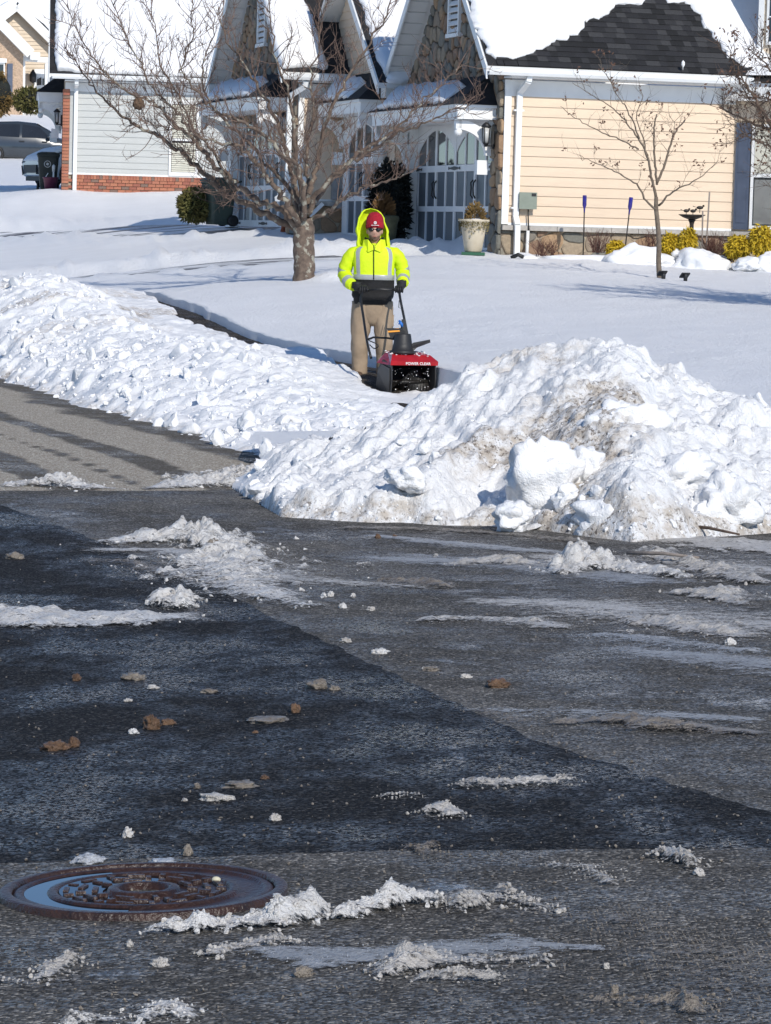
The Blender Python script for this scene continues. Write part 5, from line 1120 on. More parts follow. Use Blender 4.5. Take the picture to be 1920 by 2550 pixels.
# gloves closed on the handle bar
def glove(name, wr, bar, sgn):
    g = MB(); wr = Vector(wr); bar = Vector(bar); mid = bar + Vector((0, .035, .012)); g.ellipsoid(mid, (.05, .035, .045), 14, 10); g.tube([wr + Vector((0, .05, .03)), wr, mid], [.045, .042, .040], 10)
    for k in range(4):
        x = -.036 + k * .024; r = (.0115, .0125, .012, .0105)[k]; L_ = (.9, 1.0, .97, .85)[k]
        g.tube([bar + Vector((x, .03, .02)), bar + Vector((x, -.008, .036 * L_)), bar + Vector((x, -.036 * L_, .012)), bar + Vector((x, -.030 * L_, -.018)), bar + Vector((x, -.004, -.028 * L_))], [r * 1.1, r * 1.1, r, r, r * .85], 8)
    g.tube([mid + Vector((-sgn * .045, -.005, -.01)), bar + Vector((-sgn * .055, -.025, .008)), bar + Vector((-sgn * .035, -.045, .0))], [.014, .013, .010], 8)
    g.lathe([(.052, -.02), (.05, .05)], 12, wr + Vector((0, .03, .01))); g.build(name, M_glove, person)
barL, barR = pp(905, 722, -.30), pp(994, 722, -.30)
glove('glove', wrL + Vector((.0, -.02, 0)), barL, -1); glove('glove', wrR + Vector((0, -.02, 0)), barR, 1)

# ------------------------------------------------------------------ snow blower
M_red = mat('red paint', (.42, .012, .018), .35, .12, 8, .1, 30, coat=.3); M_blk = mat('black steel', (.014, .014, .015), .45, .2, 10); M_plas = mat('black plastic', (.02, .02, .021), .55, .15, 8, .1, 60)
M_rub = mat('wet black rubber', (.012, .011, .010), .5, .4, 9, .6, 30); M_orange = mat('orange label', (.75, .30, .02), .5, .05, 4); M_blue = mat('blue clip', (.02, .16, .55), .4); M_steel = mat('worn steel', (.35, .34, .33), .35, .2, 12, metal=.8)
MR = Vector(P(1000, 990, 35.2)); mac = empty('snow_blower', MR, 0, 'red and black walk behind snow blower clearing the walkway', 'snow blower')
YM = 35.25
def mp(px, py, dy=0.0): return Vector(P(px, py, YM + dy)) - MR
PHI = R(21); MM = Matrix.Rotation(PHI, 4, 'Z'); sx = 1.0
def L3(x, y, z): return MM @ Vector((x, y, z))
o_x = mp(1010, 900).x
def H3(x, y, z): return L3(x, y, z) + Vector((o_x, 0, 0))
hw = .252
hs = MB()                      # auger housing: side plates and curved back
prof = [(-.23, .03), (-.25, .20), (-.24, .36), (.02, .40), (.16, .30), (.20, .10), (.14, .02)]
for x in (-hw, hw - .012): hs.prism([H3(x, a, b) for a, b in prof], H3(x + .012, 0, 0) - H3(x, 0, 0))
for (a, b), (c, d) in zip(prof[2:], prof[3:]): hs.add([H3(-hw, a, b), H3(hw, a, b), H3(hw, c, d), H3(-hw, c, d)], [(0, 1, 2, 3)])
hs.add([H3(-hw, -.24, .36), H3(hw, -.24, .36), H3(hw, .0, .36), H3(-hw, .0, .36)], [(3, 2, 1, 0)])
house_ = hs.build('auger_housing', M_plas, mac)
for x in (-hw - .012, hw): MB().prism([H3(x, a * .85 - .01, b * .8 + .03) for a, b in prof[:5]], H3(x + .012, 0, 0) - H3(x, 0, 0)).build('side_plate', M_blk, house_)
MB().bar(H3(-hw, -.22, .025), H3(hw, -.22, .025), .02, .03).build('scraper', M_steel, house_)
ag = MB(); ag.tube([H3(-hw + .01, -.06, .17), H3(hw - .01, -.06, .17)], .02, 8)
for k in range(2):
    for sgn in (-1, 1):
        v = []; f = []
        for i in range(9):
            t = i / 8; an = k * math.pi + sgn * t * 1.5 + .6; x = sgn * (hw - .02 - t * (hw - .03))
            v += [H3(x, -.06 + .02 * math.cos(an), .17 + .02 * math.sin(an)), H3(x, -.06 + .135 * math.cos(an), .17 + .135 * math.sin(an))]
        ag.add(v, [(2 * i, 2 * i + 1, 2 * i + 3, 2 * i + 2) for i in range(8)])
ag.build('auger', M_rub, mac)
sp = MB(); rd = random.Random(4)
for _ in range(60):
    c = H3(rd.uniform(-hw + .02, hw - .02), -.06 - rd.uniform(.05, .14), rd.uniform(.03, .32)); r = .0025 + .006 * rd.random() ** 3; sp.ellipsoid(c, (r, r, r), 5, 4)
tag(sp.build('snow_crumbs', M_block, house_), kind='stuff')
sh_ = MB(); rw = hw + .015     # red hood
rr = [[H3(-rw, -.255, .335), H3(rw, -.255, .335), H3(rw, -.255, .405), H3(-rw, -.255, .405)], ]
sh_.add([H3(-rw, -.255, .352), H3(rw, -.255, .352), H3(rw, -.262, .394), H3(-rw, -.262, .394), H3(rw - .05, -.16, .455), H3(-rw + .05, -.16, .455), H3(rw - .10, .12, .49), H3(-rw + .10, .12, .49), H3(rw, .16, .36), H3(-rw, .16, .36), H3(rw - .08, .24, .42), H3(-rw + .08, .24, .42)],
  [(0, 1, 2, 3), (3, 2, 4, 5), (5, 4, 6, 7), (1, 8, 6, 4), (1, 4, 2), (0, 5, 7, 9), (0, 3, 5), (7, 6, 10, 11), (6, 8, 10), (9, 7, 11), (0, 9, 8, 1)])
hood_ = sh_.build('engine_hood', M_red, mac)
tc_ = bpy.data.curves.new('lettering', 'FONT'); tc_.body = 'POWER CLEAR'; tc_.size = .040; tc_.extrude = .0015; tc_.align_x = 'CENTER'; tc_.offset = .0006; tc_.space_character = 1.05
to_ = bpy.data.objects.new('lettering', tc_); COL.objects.link(to_); bpy.context.view_layer.update(); tm = bpy.data.meshes.new_from_object(to_.evaluated_get(bpy.context.evaluated_depsgraph_get())); bpy.data.objects.remove(to_)
tm.materials.clear(); tm.materials.append(M_print); lt = link('lettering', tm, hood_); lt.matrix_local = Matrix.Translation(H3(.04, -.264, .358)) @ MM @ Matrix.Rotation(R(82), 4, 'X')
dm = MB(); rd = random.Random(8)
for _ in range(40):
    c = H3(rd.uniform(-.24, .02), rd.uniform(-.20, .1), 0); c.z = .475 + .0; r = rd.uniform(.006, .018); y_ = rd.uniform(-.2, .1); c = H3(rd.uniform(-.22, .22), y_, np.interp(y_, [-.26, -.16, .12], [.40, .458, .492])); dm.ellipsoid(c, (r, r, r * .4), 6, 4)
tag(dm.build('slush_specks', M_block, hood_), kind='stuff')
ch = MB().lathe([(.135, .0), (.135, .03), (.115, .035), (.10, .10), (.085, .20), (.08, .21)], 20, H3(-.05, -.03, .465)); chute = ch.build('chute', M_plas, mac)
df = MB(); c0 = mp(1020, 868, -.02); c1 = mp(1072, 850, -.06)
df.prism([mp(1008, 868, -.12), mp(1030, 854, -.1), mp(1071, 846, -.1), mp(1072, 853, -.1), mp(1038, 866, -.1), mp(1022, 882, -.12)], (0, .10, 0)); df.build('chute_deflector', M_plas, chute)
cb = MB().prism([mp(965, 822, -.05), mp(962, 818, -.05), mp(1003, 818, -.05), mp(1010, 828, -.05), mp(1008, 848, -.05), mp(972, 842, -.05)], (0, .16, 0)); pan = cb.build('control_panel', M_plas, mac)
MB().add([mp(966, 828, -.058), mp(996, 826, -.058), mp(993, 817.0, -.04), mp(966, 819, -.04)], [(0, 1, 2, 3)]).build('warning_label', M_orange, pan)
MB().prism([mp(996, 830, -.02), mp(1000, 796, 0), mp(1010, 794, 0), mp(1016, 832, -.02)], (0, .08, 0)).build('chute_crank_tower', M_plas, mac)
MB().tube([mp(994, 798, -.03), mp(999, 806, -.04), mp(1002, 814, -.04)], [.012, .016, .010], 8).tube([mp(992, 806, -.04), mp(1004, 808, -.04)], .008, 6).build('fuel_clip', M_blue, mac)
hl = MB().tube(spline([barL - (MR - PR) + Vector((0, 0, -.0)), mp(899, 745, .62), mp(905, 790, .45), mp(914, 850, .2), mp(924, 892, .08)], 5), .0135, 8)
hl.tube(spline([barR - (MR - PR), mp(997, 745, .62), mp(1008, 800, .45), mp(1022, 870, .2), mp(1028, 890, .1)], 5), .0135, 8)
hl.tube([barL - (MR - PR), barR - (MR - PR)], .0135, 8); hl.tube([barL - (MR - PR) + Vector((.05, -.03, -.02)), barL - (MR - PR) + Vector((.09, -.05, .015)), barR - (MR - PR) + Vector((-.06, -.05, .015))], .006, 6)
hl.tube([mp(917, 845, .22), mp(930, 840, .2), mp(966, 842, .1), mp(1000, 848, .1)], .011, 8)
hnd = hl.build('handle_bar', M_blk, mac)
MB().tube([mp(994, 748, .55), mp(993, 766, .5), mp(999, 768, .5), mp(998, 752, .55)], .004, 5).tube(spline([mp(918, 848, .2), mp(935, 855, .18), mp(942, 862, .17), mp(932, 868, .18), mp(920, 858, .2)], 4), .006, 6).build('control_rod', M_blk, mac)
for x in (-.2, .2): MB().rings([[H3(x + dx, .17 + r * math.cos(2 * math.pi * i / 18), .10 + r * math.sin(2 * math.pi * i / 18)) for i in range(18)] for dx, r in ((-.025, .07), (-.025, .10), (.025, .10), (.025, .07))]).build('wheel', M_rub, mac)
# ------------------------------------------------------------------ far house, vehicles, bins, garden things
M_tanbrick = mat('pale brick', (.50, .36, .25), .9, .15, 14, .3, 60)
YD = 168.0
KD = P(30, 284, YD); hD = empty('house', (KD[0], KD[1], 0), TH, 'far tan sided house with pale brick gable at the top left', 'house')
def D(px, py, t): q = loc(px, py, KD, 't', t); return Vector((q[0], t, q[2]))
def dpoly(name, pts, t, depth, m, parent=hD, flip=False): return MB().prism([D(a, b, t) for a, b in pts], (0, depth, 0)).build(name, m, parent)
wD = dpoly('wall', [(45, 285), (150, 285), (150, 138), (42, 22), (-60, 110), (-60, 285)], 0, .4, M_tansid)
for k in range(17):
    y = 28 + k * 9.4; x1 = min(150, 42 + (y - 22) * .95) + 4; x0 = max(30, 42 - (y - 22) * 1.05) if y < 60 else 45
    if x1 - x0 > 4: 
        a, b = D(x0, y + 9.4, -.001), D(x1, y + 9.4, -.001); MB().add([a + Vector((0, -.035, 0)), b + Vector((0, -.035, 0)), b + Vector((0, -.004, .165)), a + Vector((0, -.004, .165)), a, b], [(0, 1, 2, 3), (0, 4, 5, 1)]).build('siding_board', M_tansid, wD)
bD = dpoly('brick_gable', [(-60, 290), (56, 290), (58, 132), (-4, 68), (-60, 120)], -1.6, 1.6, M_tanbrick)
rk = lambda a, b, t, w_=.42: MB().bar(D(*a, t), D(*b, t), .25, w_, 0, (0, 0, 1)).build('rake_board', M_white, hD)
rk((42, 14), (146, 118), -.45); rk((42, 14), (-30, 70), -.45); rk((-6, 50), (76, 134), -2.1, .5); MB().box(*sorted((D(58, 130, 0).x, D(82, 130, 0).x)), -2.2, -1.4, D(60, 148, -2)[2], D(60, 130, -2)[2]).build('eave_return', M_white, hD)
for nm, pts, t, dp in (('roof', [(42, 8), (150, 112), (150, 118), (42, 14), (-34, 70), (-34, 62)], -.5, 9),): dpoly(nm, pts, t, dp, M_roofbase)
dpoly('roof_snow', [(42, 2), (60, 22), (110, 60), (152, 106), (152, 60), (152, -40), (-30, -40), (-36, 60)], 2.2, .5, M_roofsnow); dpoly('roof_snow', [(-40, 46), (-6, 44), (40, 10), (44, 4), (30, -2), (-40, 40)], -.6, 3, M_roofsnow)
dpoly('porch_beam', [(56, 138), (150, 146), (150, 158), (56, 152)], -1.5, .3, M_white); dpoly('porch_column', [(113, 158), (128, 158), (127, 285), (112, 285)], -1.5, .3, M_white); dpoly('porch_post', [(56, 152), (63, 152), (62, 285), (55, 285)], -1.5, .2, M_white)
dr = dpoly('front_door', [(86, 172), (113, 172), (113, 285), (84, 285)], -.1, .1, M_white); MB().add([D(92, 198, -.16), D(92, 212, -.16), D(103, 212, -.16), D(103, 192, -.16)], [(0, 1, 2, 3)]).build('door_glass', M_glass, dr); MB().add([D(106, 196, -.16), D(106, 212, -.16), D(112, 212, -.16), D(112, 194, -.16)], [(0, 1, 2, 3)]).build('door_glass', M_glass, dr)
q = D(82, 190, -.3); MB().lathe([(.02, -.35), (.16, -.25), (.18, .1), (.02, .35)], 8, q).build('wall_lantern', M_black, hD)
wf = dpoly('window', [(-20, 156), (12, 156), (11, 262), (-21, 262)], -1.72, .1, M_white); dpoly('pane', [(-18, 160), (9, 160), (8, 258), (-19, 258)], -1.76, .03, M_glass, wf)
dpoly('shutter', [(19, 158), (32, 158), (31, 252), (18, 252)], -1.76, .15, M_shutter); dpoly('window_head', [(-20, 144), (17, 146), (17, 156), (-20, 156)], -1.8, .2, M_white)
ba = dpoly('bay_roof', [(70, 40), (152, 28), (152, 36), (112, 40), (78, 38)], 3.0, .4, M_roofbase); dpoly('bay_wall', [(90, 48), (152, 48), (152, 130), (90, 130)], 3.2, .3, M_white)

def car(name, loc_, rz, m, label, snow=0.0):
    o = empty(name, loc_, rz, label, 'car'); st = [(-2.28, .80, .45, .80, .95, .62), (-2.2, .86, .32, .98, 1.15, .66), (-1.9, .90, .24, 1.02, 1.50, .62), (-1.3, .92, .22, 1.0, 1.64, .60), (-.5, .93, .22, .98, 1.68, .60), (.2, .93, .22, .97, 1.63, .60), (.75, .93, .22, .97, 1.36, .66), (1.15, .92, .22, .99, 1.06, .72), (1.7, .91, .24, .95, .97, .70), (2.1, .87, .28, .86, .88, .62), (2.28, .70, .34, .70, .74, .5)]
    rg = []
    for x, w_, zb, zt, zr, wr in st: rg.append([(x, -w_, zb + .12), (x, -w_ * 1.0, zb + (zt - zb) * .6), (x, -w_ * .97, zt), (x, -wr - .02, zr - .06), (x, -wr * .8, zr), (x, wr * .8, zr), (x, wr + .02, zr - .06), (x, w_ * .97, zt), (x, w_, zb + (zt - zb) * .6), (x, w_, zb + .12), (x, w_ * .9, zb), (x, -w_ * .9, zb)])
    b = MB().rings(rg); body_ = b.build('body', m, o)
    for sg in (-1, 1):
        def sp(x, z): 
            xs_ = [q[0] for q in st]; w_ = np.interp(x, xs_, [q[1] for q in st]) * .97; zt = np.interp(x, xs_, [q[3] for q in st]); zr = np.interp(x, xs_, [q[4] for q in st]) - .06; wr = np.interp(x, xs_, [q[5] for q in st]) + .02
            f = (z - zt) / max(zr - zt, .01); return (x, sg * (w_ + (wr - w_) * f + .012), z)
        for poly in ([(-.35, 1.03), (.80, 1.03), (.35, 1.46), (-.32, 1.56)], [(-1.35, 1.06), (-.45, 1.04), (-.42, 1.56), (-1.25, 1.53)], [(-1.95, 1.12), (-1.45, 1.07), (-1.36, 1.5), (-1.75, 1.42)]):
            MB().add([sp(*q) for q in poly], [(0, 1, 2, 3) if sg < 0 else (3, 2, 1, 0)]).build('side_window', M_glass, body_)
        MB().ellipsoid((.72, sg * 1.03, 1.08), (.10, .12, .07), 10, 6).build('mirror', m, body_)
        for x in (-.35, .55): MB().box(x - .1, x + .1, sg * .935 - .015, sg * .935 + .015, .86, .90).build('door_handle', M_black, body_)
        for x in (-1.38, 1.38):
            w_ = MB().rings([[(x + r * math.cos(2 * math.pi * i / 24), sg * y, .35 + r * math.sin(2 * math.pi * i / 24)) for i in range(24)] for y, r in ((.70, .34), (.94, .34), (.95, .24), (.93, .22))]).build('wheel', M_rub, o)
            MB().rings([[(x + r * math.cos(2 * math.pi * i / 20), sg * y, .35 + r * math.sin(2 * math.pi * i / 20)) for i in range(20)] for y, r in ((.92, .23), (.96, .21), (.95, .05))]).build('rim', M_steel, w_)
        MB().rings([[(x + r * math.cos(2 * math.pi * i / 24), sg * y, .36 + r * math.sin(2 * math.pi * i / 24)) for i in range(24)] for y, r in ((.935, .44), (.945, .44), (.945, .36), (.935, .36)) for x in (1.38,)]).build('wheel_arch', M_plas, body_)
        hl_ = MB().prism([(2.12, sg * .84, .80), (2.27, sg * .66, .76), (2.31, sg * .64, .66), (2.16, sg * .87, .68)], (0, 0, .03)).build('headlight', M_lamp, body_)
        MB().prism([(2.10, sg * .90, .60), (2.30, sg * .66, .60), (2.33, sg * .5, .36), (2.20, sg * .84, .34)], (.02, 0, .0)).build('bumper_vent', M_plas, body_)
    MB().add([(.26, -.58, 1.62), (.26, .58, 1.62), (1.12, .70, 1.10), (1.12, -.70, 1.10)], [(0, 3, 2, 1)]).build('windscreen', M_glass, body_)
    MB().prism([(2.27, -.5, .40), (2.30, .5, .40), (2.30, .5, .62), (2.27, -.5, .62)], (.04, 0, 0)).build('grille', M_plas, body_)
    MB().box(-2.2, 2.2, -.6, .6, .18, .3).build('underbody', M_plas, o)
    if snow:
        n = 14; rg = []
        for x, w_, zb, zt, zr, wr in st:
            h = snow * (1 + .2 * mnoise.noise(Vector((x, 1, 2)))) * (1 if -2.2 < x < 2.05 else .3); ws_ = max(wr, w_ * .86) if x > .9 else wr
            rg.append([(x * 1.005, ws_ * math.cos(math.pi * i / n) * -1.0, zr - .02 + h * (.25 + .75 * math.sin(math.pi * i / n) ** .5) * (1 + .12 * mnoise.noise(Vector((x * 2, i * .5, 3))))) for i in range(n + 1)])
        MB().rings(rg).build('snow_cover', M_roofsnow, body_)
    return o
M_suv = mat('dark grey car paint', (.032, .040, .05), .22, .05, 2, coat=.6); M_wcar = mat('silver white car paint', (.62, .64, .66), .25, .04, 2, coat=.5)
car('parked_car', P(74, 401, 134.5) + np.array([0, 0, -.12]), TH * .5, M_suv, 'dark grey car parked beyond the snow bank before the far house')
car('parked_car', P(118, 462, 93.5) + E1 * 1.35 + np.array([.2, 1.2, -.05]), math.pi + R(28), M_wcar, 'snow covered pale car nosing out past the brick corner', .17)

M_bin = mat('green plastic', (.045, .065, .05), .55, .1, 6); M_dkbin = mat('dark green plastic', (.018, .024, .020), .5, .1, 6); M_tub = mat('maroon plastic', (.13, .02, .05), .5, .15, 5)
def wheeled_bin(loc_, rz, m, label, emblem):
    o = empty('wheeled_bin', loc_, rz, label, 'bin', None); rg = []
    for z, w_, d in ((.02, .20, .22), (.10, .215, .235), (.12, .225, .245), (.88, .285, .315), (.90, .30, .335), (.93, .30, .335)):
        rg.append([(math.copysign(abs(math.cos(2 * math.pi * (i + .5) / 24)) ** .3, math.cos(2 * math.pi * (i + .5) / 24)) * w_, math.copysign(abs(math.sin(2 * math.pi * (i + .5) / 24)) ** .3, math.sin(2 * math.pi * (i + .5) / 24)) * d, z) for i in range(24)])
    b = MB().rings(rg, smooth=False).build('bin_body', m, o)
    lid = [[(x * k, y * k2, z) for x, y, _ in rg[-1]] for k, k2, z in ((1.05, 1.05, .935), (1.06, 1.05, .96), (.95, .95, 1.0), (.6, .6, 1.03))]; MB().rings(lid, smooth=False).build('lid', m, o)
    MB().tube([(-.22, .35, .92), (-.22, .42, .95), (.22, .42, .95), (.22, .35, .92)], .018, 8).build('handle', m, o)
    for x in (-.27, .27): MB().rings([[(x + dx, .22 + r * math.cos(2 * math.pi * i / 20), .11 + r * math.sin(2 * math.pi * i / 20)) for i in range(20)] for dx, r in ((-.03, .06), (-.035, .12), (.035, .12), (.03, .06))]).build('wheel', M_rub, o)
    for x in (-.10, .10): MB().box(x - .012, x + .012, -.275, -.25, .2, .75).build('rib', m, b)
    if emblem:
        e = MB(); f = lambda r, a, dy: (-.02 + r * math.cos(a), -.322 + dy + .0, .70 + r * math.sin(a))
        e.rings([[f(r, 2 * math.pi * i / 24, dy) for i in range(24)] for r, dy in ((.095, .03), (.095, -.004), (.075, -.004), (.075, .03))], 0, False); e.prism([f(.045, math.pi / 2 * k + .4, -.004) for k in range(4)], (0, .03, 0)); e.build('emblem', M_lamp, b)
        MB().box(.12, .165, -.33, -.29, .28, .50).lathe([(.0, 0)] * 1 + [(.04, .0), (.045, .16), (.01, .2)], 8, (.145, -.29, .5)).build('scoop', M_white, b)
        MB().bar((-.06, -.30, .36), (.0, -.30, .46), .035, .02).build('sticker', M_white, b)
    return o
wheeled_bin(P(543, 562, 71.5), R(-62), M_bin, 'large green wheeled bin between clipped shrub and garage', False)
wheeled_bin(P(119, 472, 90.5) + np.array([0, 0, -.02]), R(6), M_dkbin, 'dark wheeled bin with round pale emblem at the brick corner', True)
tb_ = empty('recycling_tub', P(126, 470, 89.6), 0, 'maroon plastic tub in front of the dark emblem bin', 'tub'); MB().lathe([(.16, .0), (.20, .26), (.22, .28), (.22, .31), (.19, .31), (.16, .05)], 20).build('tub_body', M_tub, tb_)

# bottle stakes, bird bath, wooden stakes, lamps, planters
M_cobalt = mat('cobalt glass', (.025, .015, .22), .1, .1, 5, spec=.8); M_iron = mat('dark iron', (.03, .024, .02), .6, .3, 14); M_wood = mat('weathered wood', (.27, .23, .20), .9, .15, 4, .4, 30, stretch=(8, 8, 1))
for (a, b, lb) in (((1452, 640), (1456, 492), 'upright blue glass bottle on a thin rod, nearer the downspout'), ((1555, 625), (1571, 497), 'tilted blue glass bottle on a thin rod, nearer the young tree')):
    p0, p1 = Vector(P(*a, 57.4)), Vector(P(*b, 57.4)); o = empty('bottle_stake', p0, 0, lb, 'garden stake', 'blue bottle stakes'); d = (p1 - p0); L_ = d.length; d.normalize(); M_ = d.to_track_quat('Z', 'Y').to_matrix().to_4x4()
    MB().tube([Vector((0, 0, -.1)), d * (L_ - .2)], .011, 8).build('rod', M_iron, o)
    bt = MB(); bt.rings([[M_ @ Vector((r * math.cos(2 * math.pi * i / 16), r * math.sin(2 * math.pi * i / 16), L_ - .24 + z)) for i in range(16)] for r, z in ((.013, -.02), (.016, .05), (.036, .11), (.036, .27), (.03, .28))]); bt.build('bottle', M_cobalt, o)
bb = empty('bird_bath', P(1720, 632, 57.2), 0, 'dark iron bird bath with small bird figures on its rim', 'bird bath')
MB().lathe([(.10, -.1), (.06, .02), (.04, .08), (.035, .5), (.05, .55), (.07, .58)], 14).build('pedestal', M_iron, bb); MB().lathe([(.05, .58), (.16, .62), (.235, .665), (.225, .67), (.10, .64), (.01, .635)], 24).build('bowl', M_iron, bb)
for x, y, z, s_ in ((-.10, 0, .66, 1), (.02, .06, .66, 1), (.13, 0, .72, 1.2)):
    b = MB().ellipsoid((x, y, z + .07), (.05 * s_, .03, .03), 10, 6); b.ellipsoid((x + .05 * s_, y, z + .10), (.02, .018, .018), 8, 6); b.prism([(x - .04, y, z + .07), (x - .10 * s_, y, z + .10), (x - .1 * s_, y, z + .085)], (0, .01, 0)); b.tube([(x, y, z - .02), (x, y, z + .05)], .006, 5); b.build('bird_figure', M_iron, bb)
for a, b, lb in (((1748, 630), (1750, 525), 'shorter grey wooden stake just right of the bird bath'), ((1757, 640), (1767, 478), 'taller leaning pale wooden stake')):
    p0, p1 = Vector(P(*a, 57.0)), Vector(P(*b, 57.0)); s_ = MB().bar((0, 0, -.05), p1 - p0, .03, .025).build('wooden_stake', M_wood, None, p0); tag(s_, lb, 'stake', 'stakes by the bird bath')
for px, py, tl, lb in ((1652, 694, 1, 'black solar spotlight standing in snow by the young tree foot'), (1707, 693, .5, 'black solar spotlight nearly buried in snow')):
    o = empty('solar_light', P(px, py, 51.6), R(20), lb, 'garden light', 'solar lights in the lawn'); M_ = Matrix.Rotation(R(-35), 4, 'X')
    MB().box(-.07, .07, -.06, .06, .09 * tl, .09 * tl + .02, 0, M_).build('solar_panel', M_black, o); MB().lathe([(.03, -.06), (.035, .03), (.02, .06)], 10, (0, 0, .03 * tl)).tube([(0, 0, -.1), (0, 0, .09 * tl)], .01, 6).build('lamp_head', M_black, o)
o = empty('hose_end', P(1290, 640, 56.8), 0, 'small black pipe end poking through the snow by the downspout', 'pipe'); MB().tube([(-.12, 0, -.02), (0, 0, .04), (.09, -.03, .0)], .035, 8).build('pipe', M_black, o)
M_urn = mat('cream glazed pot', (.62, .55, .42), .5, .12, 5, col2=(.5, .42, .30)); M_vine = mat('dry trailing vine', (.16, .13, .05), .8, .3, 8); M_mossy = mat('mossy stone', (.10, .10, .055), .9, .2, 7, .5, 30)
pl_ = empty('planter', P(1178, 628, 57.4), 0, 'cream flared pot with bronze shrub in front of the garage door', 'planter')
MB().lathe([(.13, .0), (.15, .02), (.21, .40), (.225, .50), (.27, .53), (.27, .56), (.24, .56), (.21, .48)], 28).build('pot', M_urn, pl_); MB().ellipsoid((0, 0, .53), (.22, .22, .05), 16, 6).build('snow_cap', M_roofsnow, pl_); MB().box(-.2, .2, -.16, .16, -.05, .0).build('base', mat('green base', (.02, .10, .05), .5), pl_)
rd = random.Random(31); mb = MB(); vn = MB()
for _ in range(620):
    d = Vector((rd.gauss(0, 1), rd.gauss(0, 1), abs(rd.gauss(.5, .7)))).normalized(); c = Vector((.02, 0, .56)) + Vector((d.x * .17, d.y * .17, d.z * .28)) * rd.uniform(.5, 1.05); a = (d + Vector((0, 0, .6))).normalized() * .05; b = a.orthogonal().normalized() * .014; mb.add([c, c + a * .5 + b, c + a, c + a * .5 - b], [(0, 1, 2, 3)])
for _ in range(260):
    an = rd.uniform(math.pi * .95, math.pi * 2.05); dz = abs(rd.gauss(0, .10)); c = Vector((.26 * math.cos(an) * (1 - dz * .3), .26 * math.sin(an) * (1 - dz * .3), .56 - dz)); a = Vector((rd.gauss(0, 1), rd.gauss(0, 1), rd.gauss(0, 1))).normalized() * .022; b = a.orthogonal().normalized() * .014; vn.add([c - a, c + b, c + a, c - b], [(0, 1, 2, 3)])
tag(mb.build('shrub_foliage', M_brownev, pl_), kind='stuff'); tag(vn.build('trailing_vine', M_vine, pl_), kind='stuff')
pl2 = empty('planter', P(966, 612, 61.5), 0, 'mossy stone pot with orange brown shrub behind the person', 'planter'); MB().lathe([(.12, 0), (.17, .42), (.20, .5), (.18, .55), (.1, .56)], 18).build('pot', M_mossy, pl2)
mb = MB()
for _ in range(600):
    d = Vector((rd.gauss(0, 1), rd.gauss(0, 1), abs(rd.gauss(.6, .8)))).normalized(); c = Vector((-.10, 0, .55)) + Vector((d.x * .19, d.y * .18, d.z * .38)) * rd.uniform(.4, 1.05); a = (d + Vector((0, 0, .6))).normalized() * .08; b = a.orthogonal().normalized() * .02; mb.add([c, c + a * .5 + b, c + a, c + a * .5 - b], [(0, 1, 2, 3)])
tag(mb.build('shrub_foliage', mat('orange brown foliage', (.17, .09, .03), .8, .3, 6), pl2), kind='stuff')
o = empty('yard_hydrant', P(706, 572, 68.4), 0, 'small rusty red standpipe beside the white downspout foot', 'standpipe'); MB().lathe([(.07, -.05), (.05, .03), (.05, .11), (.075, .12), (.06, .17), (.02, .19)], 12).build('pipe_head', mat('rusty red', (.32, .07, .02), .7, .2, 9), o)
# ------------------------------------------------------------------ chunks, slush, lumps, manhole
def chunk_mesh(name, seed, sub, m, ang=.32):
    bm = bmesh.new(); bmesh.ops.create_icosphere(bm, subdivisions=sub, radius=1); rd = random.Random(seed)
    cuts = [(Vector((rd.gauss(0, 1), rd.gauss(0, 1), rd.gauss(0, 1))).normalized(), rd.uniform(.40, .75)) for _ in range(7)]
    for v in bm.verts:
        p = v.co.copy(); 
        for n_, d in cuts:
            k = p.dot(n_)
            if k > d: p -= n_ * (k - d) * .95
        p *= 1 + mnoise.noise(v.co * 1.7 + Vector((seed * 2.3, 1, 4))) * ang + mnoise.noise(v.co * 5 + Vector((seed, 7, 2))) * .08; v.co = p
    me = bpy.data.meshes.new(name); bm.to_mesh(me); bm.free(); me.polygons.foreach_set('use_smooth', [True] * len(me.polygons)); me.materials.append(m); return me
CH = [chunk_mesh('snow_chunk', i, 3, M_block) for i in range(9)]; CHs = []
for i in range(5):
    bm = bmesh.new(); bmesh.ops.create_icosphere(bm, subdivisions=1, radius=1); rd = random.Random(i)
    for v in bm.verts: v.co *= rd.uniform(.5, 1.3)
    bm.verts.ensure_lookup_table(); bm.verts.index_update(); CHs.append(([v.co.copy() for v in bm.verts], [tuple(v.index for v in f.verts) for f in bm.faces])); bm.free()
def small_chunks(name, parent, pts, m, label=None, kind='stuff'):
    mb = MB(); rd = random.Random(len(pts))
    for p, r in pts:
        vs_, fs = CHs[rd.randrange(5)]; M_ = Matrix.Rotation(rd.uniform(0, 6), 3, 'Z') @ Matrix.Rotation(rd.uniform(0, 3), 3, 'X'); s_ = Vector((rd.uniform(.7, 1.3), rd.uniform(.7, 1.3), rd.uniform(.5, 1.0)))
        mb.add([Vector(p) + M_ @ Vector((v.x * s_.x * r, v.y * s_.y * r, v.z * s_.z * r)) for v in vs_], fs, 0, False)
    return tag(mb.build(name, m, parent), label, None, None, kind)
bme = bank.data; nb = len(bme.vertices); bco = np.empty(nb * 3, np.float32); bme.vertices.foreach_get('co', bco); bco = bco.reshape(-1, 3)
bu, bv = xy2uv(bco[:, 0], bco[:, 1]); ok = (bv > -.12) & (bv < 2.6) & (bu > -3.5) & (bu < 21) & ((bv < 2.3) | (bu < 5)) & ((bu > 5.2) | (bv < 1.9)); idx = np.where(ok)[0]
rg3 = np.random.default_rng(11); wgt = np.exp(-np.abs(bv[idx] - .7) / 1.3); wgt /= wgt.sum()
